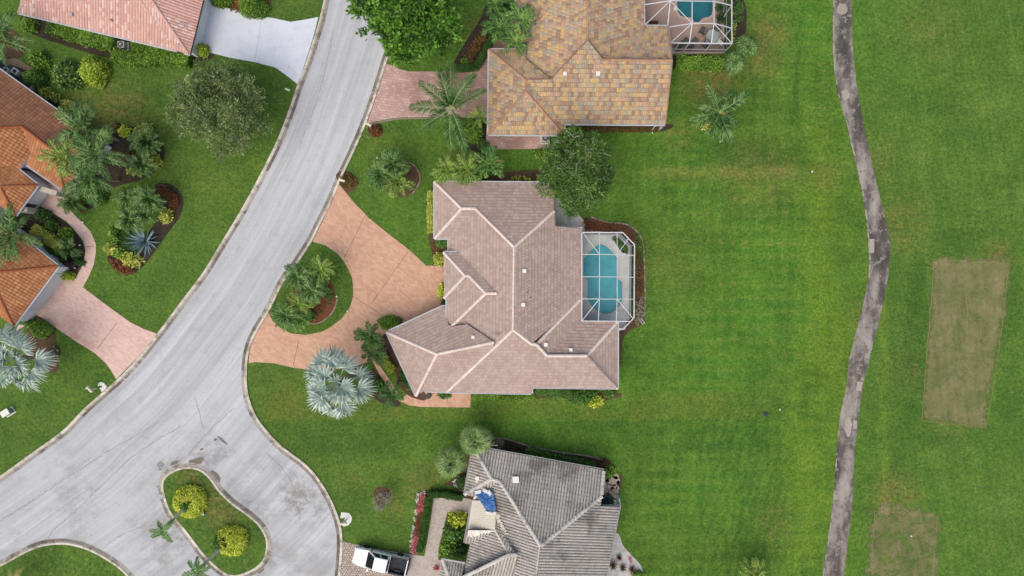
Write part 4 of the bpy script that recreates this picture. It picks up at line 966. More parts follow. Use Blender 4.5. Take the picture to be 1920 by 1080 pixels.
# rake trim along the right gable and downpipe
mb = MB(); A, B = p2["south"].at(1247, 233.5), p2["south"].at(1260, 113)
mb.bar(A + Vector((.02, 0, .03)), B + Vector((.02, 0, .03)), .10, .12); C_, D_ = p2["gablenorth"].at(1251.5, 49), p2["gablenorth"].at(1260, 113); mb.bar(C_ + Vector((.02, 0, .03)), D_ + Vector((.02, 0, .03)), .10, .12); mb.build("rake_trim", "tan_cap", h2)
mb = MB(); a = W(1230, 235, 2.6); mb.tube([a, (a.x, a.y, .2), (a.x + .2, a.y - .3, .1)], .05, 8); mb.build("downpipe", "white_paint", h2)
mb = MB(); a = W(1237, 241, .1); mb.box((a.x, a.y, .08), (.65, .3, .1), .7); tag(mb.build("splash_block", "ac_metal"), "grey concrete splash block by the corner of the tan tiled roof", "splash block")
# garage opening under the wing's south eave, with its white post
w0 = ins2[7].y
mb = MB(); a, b = W(928, 262, 0), W(985, 262, 0); mb.box(((a.x + b.x) / 2, w0 - .03, 1.1), (b.x - a.x, .06, 2.2)); mb.build("garage_door", "dark_metal", h2)
mb = MB(); a = W(934.5, 263, 0); mb.box((a.x, w0 - .12, 1.15), (.14, .14, 2.3)); mb.build("post", "white_paint", h2)

# ---------------------------------------------------------------- grey house at the bottom
F = [
 ("north", P((887, 837), (1132.5, 882), (1014, 1024)), [(887, 837), (1132.5, 882), (1128.5, 931), (1014, 1024), (937, 902.5), (921.6, 898)], 0),
 ("northwest", P((871, 927), (887, 837), (922, 898)), [(887, 837), (921.6, 898), (871, 927)], 0),
 ("southsmall", P((871, 927.5), (893, 931), (925, 895)), [(871, 927), (921.6, 898), (937, 902.5), (893, 932)], 0),
 ("west", P((893, 932), (871, 1060), (1014, 1024), 2.8, .40), [(893, 932), (937, 902.5), (1014, 1024), (1000, 1140), (955, 1140), (970, 1041), (929, 993.5), (884, 938)], 0),
 ("deck", P((886, 938), (877, 993), (929, 960), 2.86, .40), [(886, 938), (903, 938.5), (930, 960), (929, 993), (877, 992)], 1),
 ("east", P((1162, 949), (1137, 1079), (1014, 1024)), [(1014, 1024), (1128.5, 931), (1126, 949), (1162, 949), (1126, 1140), (1000, 1140)], 0),
 ("porchnorth", P((871, 1018), (882, 1020), (929, 985), 2.9), [(877, 993), (929, 993.5), (882, 1020), (870.5, 1018)], 0),
 ("porchwest", P((881, 1020), (868, 1098), (956, 1040), 2.9), [(881, 1020), (929, 993.5), (956, 1040), (876, 1079), (862, 1086), (872, 1075)], 0),
 ("porcheast", P((929, 965), (960, 975), (950, 1030), 4.1), [(929, 993.5), (936, 998), (970, 1041), (956, 1040)], 0),
 ("porchsouth", P((858, 1110), (900, 1120), (956, 1040), 2.9, .42), [(956, 1040), (970, 1041), (955, 1140), (850, 1140), (862, 1086), (876, 1079)], 0),
 ("garage", P((830, 1049.5), (872, 1057), (850, 1110), 2.6), [(830, 1049.5), (872, 1057.5), (860, 1110), (852, 1110)], 0),
 ("garagewest", P((830, 1049.5), (818, 1110), (860, 1090), 2.6), [(830, 1049.5), (852, 1110), (812, 1140)], 0),
]
CAPS = [((887, 837), (921.6, 898), "north"), ((921.6, 898), (871, 927), "northwest"), ((921.6, 898), (937, 902.5), "north"), ((937, 902.5), (1014, 1024), "north"), ((1014, 1024), (1128.5, 931), "north"), ((1014, 1024), (1000, 1140), "west"),
        ((929, 993.5), (956, 1040), "porchwest"), ((956, 1040), (970, 1041), "porchsouth"), ((956, 1040), (864, 1085), "porchsouth"), ((830, 1049.5), (852, 1110), "garage"), ((1132, 884), (1128.5, 928), "north")]
OUT = [(887, 837), (1132.5, 882), (1128, 949), (1162, 949), (1126, 1140), (850, 1140), (872, 1057), (881, 1020), (870.5, 1018), (886, 938), (893, 931), (871, 927)]
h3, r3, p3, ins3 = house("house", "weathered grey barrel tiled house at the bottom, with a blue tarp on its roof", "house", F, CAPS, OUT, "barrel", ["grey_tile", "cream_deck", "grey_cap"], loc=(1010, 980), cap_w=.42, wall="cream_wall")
gutter(h3, [((871, 927), (887, 837)), ((1132.5, 882), (887, 837)), ((1162, 949), (1130, 1110)), ((886, 938), (871, 1018)), ((830, 1049.5), (830, 1049.6))][:4], 2.8, "ac_metal")
mb = MB(); a, b = W(828, 1047.5, 2.6), W(872, 1055.5, 2.6); mb.bar(a, b, .18, .12); mb.build("gutter", "ac_metal", h3)
vents(r3, p3["north"], [(967, 898.5, 1.6)], s=.36); vents(r3, p3["northwest"], [(895, 896)], s=.34)
mb = MB(); a, b = p3["northwest"].at(895, 897), p3["northwest"].at(894, 906)
mb.bar(a + Vector((0, 0, .09)), b + Vector((0, 0, .09)), .25, .02); mb.build("lime_streak", "cream_deck", r3)
# stripped, torn underlay below the bare deck
g = G("torn_paper", 0.9, 0.1); g.color(g.ramp(g.noise(g.pos(), 1.6, 5, 0.7), [(0.3, C(206, 202, 192)), (0.6, C(236, 234, 228))])); MAT["torn_paper"] = g.m
mb = MB(); pl_ = p3["porchnorth"]; top = [(878 + i * 4.6, 993.0 + i * .05) for i in range(12)]
for i in range(11):
    l0, l1 = (random.uniform(7, 17) * max(.25, 1 - i / 14) for _ in range(2))
    mb.poly([pl_.at(*top[i]) + Vector((0, 0, .16)), pl_.at(*top[i + 1]) + Vector((0, 0, .16)), pl_.at(top[i + 1][0] - 1, top[i + 1][1] + l1) + Vector((0, 0, .13)), pl_.at(top[i][0] - 1, top[i][1] + l0) + Vector((0, 0, .13))])
mb.build("torn_underlay", "torn_paper", r3)
mb = MB()
for i in range(9):
    f_ = i / 8; pp = (931 + 18 * f_ + random.uniform(-2, 2), 962 + 38 * f_); q = p3["west"].at(*pp); mb.box((q.x, q.y, q.z + .14), (random.uniform(.25, .5), random.uniform(.2, .5), .05), random.random())
mb.build("loose_tiles", "cream_deck", r3)["kind"] = "stuff"
mb = MB()
for k in range(15):
    f_ = k / 15; a = p3["deck"].at(886 - 8 * f_ + 3, 940 + 51 * f_); b = p3["deck"].at(904 + 26 * min(1, f_ * 2) - 2, 940 + 51 * f_)
    mb.bar(a + Vector((0, 0, .075)), b + Vector((0, 0, .075)), .03, .012)
mb.build("batten", "pad", r3)
# tarp with its sandbags
tp = [(889, 922), (893, 918), (904, 923), (908, 918), (924, 922), (927, 936), (931, 958), (912, 958), (903, 944), (895, 930)]
mb = MB(); cx, cy = 911, 937
def tz(px, py):
    q = max(p3["west"].at(px, py).z, p3["deck"].at(px, py).z, p3["southsmall"].at(px, py).z if py < 930 else 0); return W(px, py, q + 0.19 + random.uniform(-.035, .035))
N_ = 40; ring = [Vector(q) for q in resample([Vector(q) for q in tp + [tp[0]]], 4)]
rings = [[tz(cx + (q.x - cx) * k + random.uniform(-.5, .5), cy + (q.y - cy) * k) for q in ring] for k in (1, .8, .6, .4, .2)]
mm = len(ring); vs = sum(rings, []) + [tz(cx, cy)]
fs = [[r * mm + i, r * mm + (i + 1) % mm, (r + 1) * mm + (i + 1) % mm, (r + 1) * mm + i] for r in range(4) for i in range(mm)] + [[4 * mm + i, 4 * mm + (i + 1) % mm, 5 * mm] for i in range(mm)]
mb.add(vs, fs); tag(mb.build("tarpaulin", "tarp"), "bright blue tarpaulin covering damage on the grey roof", "tarpaulin")
for (px, py, w, h, r, lb) in [(897, 922, .75, .42, .2, "leftmost on the upper edge of the blue tarp"), (911, 920.5, .7, .4, -.5, "middle of the upper edge of the blue tarp"), (918, 924, .6, .4, -1.0, "right part of the upper edge of the blue tarp"), (917, 961.5, .8, .36, -.1, "on the lower edge of the blue tarp"), (926, 962, .6, .3, .3, "at the lower right corner of the blue tarp"), (891, 932, .5, .25, .9, "hanging at the left corner of the blue tarp, by the eave")]:
    p_ = tz(px, py); mb = MB(); mb.box((p_.x, p_.y, p_.z + .06), (w, h, .12), r, taper=.75); tag(mb.build("sandbag", "cushion"), "white sandbag lying " + lb, "sandbag", "white sandbags on the blue tarp")

# ---------------------------------------------------------------- pink roofed house, top left
F = [
 ("south", P((34.5, 24), (332, 95), (200, -30)), [(34.5, 24), (54, -2), (75, -80), (205, -80), (262, 0), (332, 95)], 0),
 ("southright", P((345, 99), (356, 101.5), (300, 20), 2.85), [(262, -4), (285, 0), (352, 100), (346, 99), (332, 95)], 0),
 ("east", P((381, 0), (356, 101.5), (270, 0)), [(285, 0), (215, -80), (402, -80), (381, 0), (356, 101.5), (352, 100)], 0),
 ("west", P((34.5, 24), (41, -10), (80, -20)), [(34.5, 24), (54, -2), (75, -80), (55, -80)], 0),
]
CAPS = [((205, -80), (332, 95), "south"), ((230, -80), (353, 100), "east"), ((34.5, 24), (75, -80), "west")]
OUT = [(34.5, 24), (332, 95), (356, 101.5), (381, 0), (402, -80), (55, -80)]
h4, r4, p4, ins4 = house("house", "white walled house with faded pink tiled roof in the top left corner", "house", F, CAPS, OUT, "barrel", ["pink_tile", "pink_cap"], wall="white_wall", loc=(230, 0), over=.45)
gutter(h4, [((34.5, 24), (332, 95)), ((345, 99), (356, 101.5))], 2.8)
gutter(h4, [((356, 101.5), (381, 0)), ((381, 0), (398, -70))], 2.8, "dark_metal", .06)
pipes(r4, p4["south"], [(211, 39)]); vents(r4, p4["south"], [(135, 28)], "ac_metal", .3)

# ---------------------------------------------------------------- orange roofed house, left
F = [
 ("northeast", P((0, 131), (157, 242), (20, 300)), [(-70, 85), (0, 131), (60, 174), (189, 265), (99, 281), (41, 237), (0, 239.5), (-70, 243)], 1),
 ("southwest", P((50, 309), (122, 359), (80, 262)), [(41, 237), (99, 281), (122, 359), (60, 315), (50, 309), (57, 287)], 0),
 ("endeast", P((122, 359), (189, 265), (99, 281)), [(99, 281), (189, 265), (122, 359)], 0),
 ("leftwing", P((57, 288), (37, 317), (-10, 270)), [(41, 237), (57, 287), (37, 317), (32, 316), (22, 311), (-70, 320), (-70, 243), (0, 239.5)], 0),
 ("entrynorth", P((32, 316), (71, 347), (10, 350)), [(22, 309.5), (32, 316), (71, 347), (0, 349), (-70, 352), (-70, 318)], 0),
 ("entryeast", P((71, 347), (29, 404), (0, 365)), [(71, 347), (29, 404), (18, 397), (2, 352), (0, 349)], 0),
 ("entrysouth", P((29, 404), (-20, 372), (2, 350)), [(29, 404), (2, 351), (-70, 353), (-70, 420), (-10, 380)], 0),
 ("garagenorth", P((67, 466), (109, 499), (20, 500)), [(-10, 408), (67, 466), (109, 499), (0, 509), (-70, 514), (-70, 420)], 0),
 ("garageeast", P((109, 499), (26, 611), (0, 520)), [(109, 499), (26, 611), (0, 553), (-22, 512), (0, 509)], 0),
 ("garagesouth", P((26, 611), (0, 594), (-10, 545)), [(26, 611), (0, 594), (-70, 545), (-70, 514), (-22, 512), (0, 553)], 0),
]
CAPS = [((99, 281), (41, 237), "northeast"), ((99, 281), (122, 359), "endeast"), ((99, 281), (189, 265), "endeast"), ((71, 347), (0, 349), "entrynorth"), ((2, 352), (29, 404), "entryeast"), ((109, 499), (-22, 512), "garagenorth"), ((26, 611), (-22, 512), "garageeast"), ((41, 237), (-70, 243), "northeast"), ((-22, 512), (-70, 514), "garagenorth")]
OUT = [(-70, 85), (0, 131), (60, 174), (189, 265), (122, 359), (60, 315), (50, 309), (48, 303), (37, 317), (32, 316), (71, 347), (29, 404), (-10, 380), (-10, 408), (67, 466), (109, 499), (26, 611), (0, 594), (-70, 545)]
h5, r5, p5, ins5 = house("house", "house with orange barrel tiled roof on the left edge, above the pink driveway", "house", F, CAPS, OUT, "grid", ["orange_tile", "orange_tile_shaded", "orange_cap"], wall="white_wall", loc=(20, 380), over=.3)
gutter(h5, [((189, 265), (60, 174)), ((60, 174), (0, 131)), ((0, 131), (-70, 85)), ((122, 359), (189, 265)), ((50, 309), (122, 359)), ((37, 317), (57, 288)), ((32, 316), (71, 347)), ((29, 404), (71, 347)), ((67, 466), (109, 499)), ((26, 611), (109, 499))][3:5] + [((0, 131), (60, 174))][:0], 2.8)
gutter(h5, [((60, 174), (157, 242)), ((0, 131), (60, 174)), ((-70, 85), (0, 131))], 2.8)
gutter(h5, [((71, 347), (32, 316)), ((109, 499), (67, 466)), ((57, 288), (37, 317)), ((71, 347), (29, 404)), ((109, 499), (26, 611))][0:0], 2.8)
for s_ in [((32, 316), (71, 347)), ((71, 347), (29, 404)), ((67, 466), (109, 499)), ((109, 499), (26, 611)), ((57, 288), (37, 317))]:
    A, B = W(*s_[0], 2.8), W(*s_[1], 2.8); cpt = W(20, 480 if s_[0][1] > 400 else 340, 2.8); d = (B - A).normalized(); n = Vector((-d.y, d.x, 0))
    gutter(h5, [s_], 2.8)
# garage door, windows and the entrance court
i_g, i_h = ins5[15], ins5[16]; d = (i_h - i_g); a, b = i_g + d * .12, i_g + d * .80
mb = MB(); dn = d.normalized(); nn = Vector((-dn.y, dn.x))
if nn.dot(i_g - W2(0, 520)) < 0: nn = -nn
for k in range(4): mb.bar((*(a + nn * .03), .3 + k * .56), (*(b + nn * .03), .3 + k * .56), .05, .53)
mb.build("garage_door", "white_paint", h5)
pp_, qq_ = ins5[11], ins5[10]
window(h5, pp_ + (qq_ - pp_) * .08, pp_ + (qq_ - pp_) * .38, .5, 2.2, .04, 2)
pp_, qq_ = W2(52, 316), W2(86, 337)
ct = sheet("entrance_court", [(40, 300), (120, 355), (118, 372), (90, 380), (60, 395), (30, 400), (20, 330)], 0.021, "tan_deck")
mb = MB(); A, B = W(70, 352, 2.3), W(106, 363, 2.3); mb.bar((A.x, A.y, 2.15), (B.x, B.y, 2.15), .55, .35); mb.bar((B.x - .2, B.y, 0), (B.x - .2, B.y, 2.0), .4, .4); mb.build("portico_beam", "cream_wall", h5)
mb = MB(); A, B = W(37, 393, 1.6), W(60, 394, 1.6); mb.bar((A.x, A.y, 1.2), (B.x, B.y, 1.2), .45, 2.3); mb.build("buttress", "cream_wall", h5)
mb = MB(); a = W(75, 371, 0); mb.box((a.x, a.y, .04), (.9, 1.4, .03), -.65); tag(mb.build("doormat", "black_trim"), "black doormat at the entrance of the orange roofed house", "doormat")
mb = MB(); a = W(66, 381, 0); mb.cyl((a.x, a.y, .02), .26, .42, 12, r2=.38); tag(mb.build("planter", "stone"), "round stone planter beside the black doormat", "planter")
mb = MB(); A, B = W(47, 312, 0), W(64, 322, 0); d_ = (B - A); mb.bar((A.x, A.y, 1.2), (B.x, B.y, 1.2), .06, 1.7); mb.build("window_pane", "window_glass", h5)
# side garden of the orange house: flagged path, white plastic crates, dividing wall
sheet("garden_path", [(8, 112), (30, 109), (70, 133), (62, 140), (40, 128), (14, 120)], 0.03, "walk_stone")
sheet("garden_path", [(-30, 95), (20, 122), (60, 152), (78, 172), (60, 176), (-30, 118)], 0.026, "patio_dark")
sheet("garden_path", [(138, 195), (150, 197), (158, 208), (152, 216), (140, 204)], 0.03, "walk_stone")
mb = MB(); A, B = W(62, 176, 0), W(77, 160, 0); mb.bar((A.x, A.y, .45), (B.x, B.y, .45), .2, .95); tag(mb.build("garden_wall", "stone"), "low stub wall beside the dark side path of the orange house", "wall")
for (px, py, s_, lb) in [(31, 135, .75, "larger white pump housing by the side path of the orange house"), (14, 132, .55, "small pale pump housing against the orange house eave")]:
    a = W(px, py, .3); t = thing("pump_unit", lb, "pump", (a.x, a.y, .026)); mb = MB(); mb.box((a.x, a.y, .3), (s_, s_ * .8, .55), -.6); mb.build("housing", "vent_white", t); mb = MB(); mb.cyl((a.x, a.y, .575), s_ * .27, .06, 12); mb.build("fan_grille", "dark_metal", t); mb = MB(); mb.tube([(a.x + .3, a.y, .2), (a.x + .7, a.y + .2, .2), (a.x + .9, a.y - .1, .1)], .05, 6); mb.build("hose", "dark_metal", t)

# ================================================================ POOLS AND SCREEN CAGES
def pool(label, poly, deck, deck_mat, plaster, wat, cop, depth, loc):
    c = W2(*loc); root = thing("swimming_pool", label, "pool", (c.x, c.y, 0))
    w = [W2(*p) for p in poly]
    if area(w) < 0: w.reverse()
    n = len(w); mb = MB()
    for i in range(n):
        a, b = w[i], w[(i + 1) % n]; mb.poly([(*a, .03), (*b, .03), (*b, -depth), (*a, -depth)])
    for t in tessellate_polygon([[Vector((p.x, p.y, 0)) for p in w]]): mb.poly([(*w[i], -depth) for i in t], mi=1)
    mb.build("basin", [plaster, plaster + "_deep" if plaster == "pool_plaster" else plaster], root)
    ins = inset(w, .004); sh = MB()
    for t in tessellate_polygon([[Vector((p.x, p.y, 0)) for p in ins]]): sh.poly([(*ins[i], -.09) for i in t])
    sh.build("water", wat, root)
    out = inset(w, -.28); cp_ = MB()
    for i in range(n):
        j = (i + 1) % n; cp_.poly([(*w[i], .055), (*out[i], .055), (*out[j], .055), (*w[j], .055)]); cp_.poly([(*w[i], .055), (*w[j], .055), (*w[j], .0), (*w[i], .0)])
        cp_.poly([(*out[i], .055), (*out[j], .055), (*out[j], .0), (*out[i], .0)])
    cp_.build("coping", cop, root)
    dk = sheet("pool_deck", deck, .03, deck_mat, holes=[poly]); return root
pl1 = pool("kidney shaped turquoise pool beside the mauve roofed house", POOL1, [(1060, 425), (1166, 440), (1184, 460), (1183, 596), (1175, 603), (1172, 618), (1150, 622), (1060, 622)], "pool_deck", "pool_plaster", "water", "coping", 1.5, (1130, 520))
mb = MB()
for (px, py, w_, h_, z) in [(1154, 498, 8, 26, -.45), (1150, 500, 6, 22, -.8), (1161, 548, 8, 20, -.5)]:
    a = W2(px, py); mb.box((a.x, a.y, z - .3), (w_ / S, h_ / S, .6))
mb.build("step", "pool_plaster", pl1)
mb = MB()
for k in range(3):
    a = W2(1106 + k * 2.5, 538 + k * 5); b = W2(1116 + k * 2.5, 552 + k * 5); mb.bar((*a, -.95 + k * .18), (*b, -.95 + k * .18), .3, .12)
mb.build("entry_step", "pool_plaster_deep", pl1)
sheet("deck_planting_pocket", [(1147, 444), (1159, 445), (1177, 463), (1177, 475), (1167, 474), (1157, 461)], 0.034, "mulch_dark")
pl2 = pool("dark turquoise pool with a pointed lower edge behind the tan tiled house", POOL2, [(1195, -70), (1360, -70), (1358, 100), (1250, 102), (1225, 60), (1195, 60)], "tan_deck", "pool_plaster_deep", "water_tan", "tan_coping", 1.7, (1300, 0))

def cage(label, loc, beams, panels, group=None, bw=.09):
    """beams: px,py,z to px,py,z; panels: lists of px,py,z"""
    c = W2(*loc); root = thing("pool_enclosure", label, "pool enclosure", (c.x, c.y, 0), group)
    for a, b, *k in beams:
        mb = MB(); w = (k[0] if k else bw) * .72; mb.bar(W(*a), W(*b), w, w); mb.build("beam", "cage_white", root)
    for p in panels:
        mb = MB(); mb.poly([W(*q) for q in p]); mb.build("screen_panel", "screen", root)
    return root
t_ = 2.95; g0 = .05
def gpt(px, py, z=t_):  # the foot below a point seen at height z
    w = W(px, py, z); return (960 + w.x * S, 540 - w.y * S, g0)
A, B, Cc, D, E, Fq = (1092.8, 436, t_), (1167.8, 436, t_), (1189.7, 459, t_), (1188.7, 595.4, t_), (1182.3, 602.8, t_), (1090.7, 601.8, t_)
zt = 3.25
g1_, g2_, g3_, g4_ = (1124, 477, zt), (1157.3, 477.5, zt), (1123.7, 560.6, zt), (1157, 560.8, zt)
bm = [(A, B, .15), (B, Cc, .15), (Cc, D, .15), (D, E, .15), (E, Fq, .13), (Fq, (1091, 436, t_), .15),
      ((1091, 477, t_), g1_), (g1_, g2_), (g2_, (1189.6, 478.5, t_)), ((1091, 518.8, t_), (1124, 519, zt)), ((1124, 519, zt), (1157.5, 519.3, zt)), ((1157.5, 519.3, zt), (1189.3, 519.7, t_)), ((1091, 560.3, t_), g3_), (g3_, g4_), (g4_, (1189, 561, t_)),
      ((1123.7, 436, t_), g1_), (g1_, g3_), (g3_, (1122, 602, t_)), ((1157, 436, t_), g2_), (g2_, g4_), (g4_, (1155.5, 602.5, t_)),
      ((1094, 437.5, t_), g1_, .09), ((1178.5, 447.5, t_), g2_, .09), (Fq, g3_, .09), ((1187, 597, t_), g4_, .09)]
for q in (B, Cc, (1189.6, 478.5, t_), (1189.3, 519.7, t_), (1189, 561, t_), D, (1178.5, 447.5, t_), (1123.7, 436, t_), (1157, 436, t_), A): bm.append((q, gpt(*q), .08))
for a_, b_ in ((B, Cc), (Cc, D), (A, B)):
    lo1, lo2 = gpt(*a_), gpt(*b_); bm.append((lo1, lo2, .08)); m1, m2 = W(*a_), W(*b_)
    bm.append(((960 + m1.x * S * H / (H - 1.0), 540 - m1.y * S * H / (H - 1.0), 1.0), (960 + m2.x * S * H / (H - 1.0), 540 - m2.y * S * H / (H - 1.0), 1.0), .07))
Gq, Hq = (1158.8, 616.7, t_), (1168.4, 616.7, t_)
bm += [(Gq, Hq, .13), (Hq, E, .13), (Hq, gpt(*Hq), .08), (gpt(*Hq), gpt(*E), .08), (E, gpt(*E), .08)]
pn = [[A, (1123.7, 436, t_), g1_, (1091, 477, t_)], [(1123.7, 436, t_), (1157, 436, t_), g2_, g1_], [(1157, 436, t_), B, Cc, (1189.6, 478.5, t_), g2_], [g1_, g2_, g4_, g3_], [(1091, 477, t_), g1_, g3_, (1091, 560.3, t_)], [g2_, (1189.6, 478.5, t_), (1189, 561, t_), g4_],
      [(1091, 560.3, t_), g3_, (1122, 602, t_), Fq], [g3_, g4_, (1155.5, 602.5, t_), (1122, 602, t_)], [g4_, (1189, 561, t_), D, E, (1155.5, 602.5, t_)],
      [B, Cc, gpt(*Cc), gpt(*B)], [Cc, D, gpt(*D), gpt(*Cc)], [A, B, gpt(*B), gpt(*A)], [D, E, gpt(*E), gpt(*D)], [E, Hq, gpt(*Hq), gpt(*E)]]
cage("white framed screen enclosure over the kidney shaped pool beside the mauve roof", (1140, 520), bm, pn)
# --- the larger cage behind the tan house
t_ = 2.7; zr = 3.5
N1, N2, N3, N4 = (1256.7, 1.4, zr), (1338.6, 2.5, zr), (1297.6, 44.2, zr), (1338.6, 44, zr)
R1, R2, R3 = (1372, 10.4, t_), (1372, 53, t_), (1372.5, 81.7, t_); L1, L2, L3 = (1208, 9, t_), (1208.5, 47.6, t_), (1251.8, 48, t_); Bq, B1, B2 = (1257, 80.5, t_), (1292.5, 81, t_), (1333.5, 81.4, t_)
bm = [(L1, N1), (N1, N2), (N2, R1), (N3, N4), (N4, R2), ((1253.5, 51, t_), N3), (Bq, B1, .15), (B1, B2, .15), (B2, R3, .15), (R3, R2, .15), (R2, R1, .15), (R1, (1372, -70, t_), .15), ((1207, -70, t_), L1, .17), (L1, L2, .17), (L2, L3, .17),
      (N1, L3), (N1, (1256, -70, zr)), ((1297.6, 2, zr), N3), ((1297.6, 2, zr), (1297.6, -70, zr)), (N2, N4), (N2, (1338.6, -70, zr)), (N3, B1), (N4, B2), (N1, L2, .09), (N1, N3, .09), (N3, Bq, .09), (N4, R3, .09), ((1257, 80.5, t_), (1261.5, 99, .05), .12), (Bq, (1253.5, 51, t_), .1)]
for q in ((1273.5, 81, t_), B1, B2, R3): bm.append((q, gpt(*q), .10))
for q in (R1, R2): bm.append((q, gpt(*q), .09))
bm += [(gpt(*Bq), gpt(*R3), .09), (gpt(*R3), gpt(*(1372, -70, t_)), .09), (R1, (1357, 32, 1.3), .08), (R2, (1357, 68, 1.3), .08)]
def lvl(q, z): w = W(*q); f = S * H / (H - z); return (960 + w.x * f, 540 - w.y * f, z)
bm += [(lvl(Bq, .9), lvl(R3, .9), .08), (lvl(R3, .9), lvl((1372, -70, t_), .9), .08)]
pn = [[L1, N1, L3, L2], [N1, N2, N4, N3], [N1, N3, (1253.5, 51, t_), L3], [N2, R1, R2, N4], [N3, N4, B2, B1], [N3, B1, Bq, (1253.5, 51, t_)], [N4, R2, R3, B2], [Bq, R3, gpt(*R3), gpt(*Bq)], [R3, (1372, -70, t_), gpt(*(1372, -70, t_)), gpt(*R3)],
      [(1207, -70, t_), (1256, -70, zr), N1, L1], [(1256, -70, zr), (1338.6, -70, zr), N2, N1], [(1338.6, -70, zr), (1372, -70, t_), R1, N2]]
cage("white framed screen enclosure behind the tan tiled house, partly cut by the top edge", (1300, 40), bm, pn, bw=.12)

# --- patio furniture in that cage
def patio_chair(px, py, rz, label, mat):
    a = W2(px, py); t = thing("patio_chair", label, "chair", (a.x, a.y, .03), "patio chairs around the glass table", rz)
    s_ = MB(); s_.box((0, 0, .42), (.58, .58, .09)); s_.build("seat", mat, t, False)
    b_ = MB(); b_.box((-.32, 0, .72), (.1, .58, .55)); b_.build("backrest", mat, t, False)
    for y in (-.31, .31):
        m_ = MB(); m_.bar((-.3, y, .62), (.28, y, .62), .06, .05); m_.bar((.26, y, 0), (.26, y, .62), .05); m_.bar((-.3, y, 0), (-.3, y, .62), .05); m_.build("arm_frame", "dark_metal", t, False)
    if mat == "cushion_grey":
        for k in range(3): q = MB(); q.box((-.26, -.2 + k * .2, .70), (.06, .09, .5)); q.build("slat_cushion", "cushion", t, False)
def at_deck(px, py): return px, py
patio_chair(1315, 61, 2.6, "striped white and grey patio chair left of the round glass table", "cushion_grey")
patio_chair(1341, 56, 1.9, "striped patio chair above the round glass table", "cushion_grey")
patio_chair(1320, 87, 3.9, "grey patio chair below and left of the round glass table", "cushion_grey")
patio_chair(1348, 84, -.7, "pale patio chair at the lower right of the glass table", "cushion")
a = W2(1333, 72); t = thing("patio_table", "round glass patio table inside the larger screen enclosure", "table", (a.x, a.y, .03)); mb = MB(); mb.cyl((a.x, a.y, .70), .72, .03, 28); mb.build("table_top", "table_glass", t); mb = MB(); mb.cyl((a.x, a.y, .03), .3, .06, 16); mb.cyl((a.x, a.y, .03), .06, .67, 10); mb.build("pedestal", "dark_metal", t)
def lounger(px, py, rz, label, mat):
    a = W2(px, py); t = thing("sun_lounger", label, "lounger", (a.x, a.y, .03), None, rz); m_ = MB(); m_.box((.3, 0, .34), (1.2, .6, .09)); m_.build("seat", mat, t, False)
    m_ = MB(); m_.bar((-.3, 0, .36), (-.85, 0, .75), .6, .08); m_.build("backrest", mat, t, False)
    for x in (-.25, .8):
        for y in (-.26, .26): m_ = MB(); m_.bar((x, y, 0), (x, y, .32), .05); m_.build("leg", "dark_metal", t, False)
lounger(1277, 85, .7, "dark lounger in the lower left corner of the larger screen enclosure", "patio_dark")
lounger(1296, 86, .9, "grey lounger between the glass table and the corner lounger", "cushion_grey")
a = W2(1224, 45); t = thing("bench", "dark reddish bench against the wall by the larger pool", "bench", (a.x, a.y, .03)); mb = MB(); mb.box((a.x, a.y, .45), (.95, .35, .07)); mb.build("seat", "wood_red", t)
for s_ in (-.4, .4): mb = MB(); mb.box((a.x + s_, a.y, .22), (.07, .3, .4)); mb.build("leg", "wood_red", t)
a = W2(1265, 19); mb = MB(); mb.cyl((a.x, a.y, .03), .2, .35, 14); mb.cyl((a.x, a.y, .38), .24, .05, 14); tag(mb.build("pool_stool", "cushion"), "small white stool on the deck left of the larger pool", "stool")

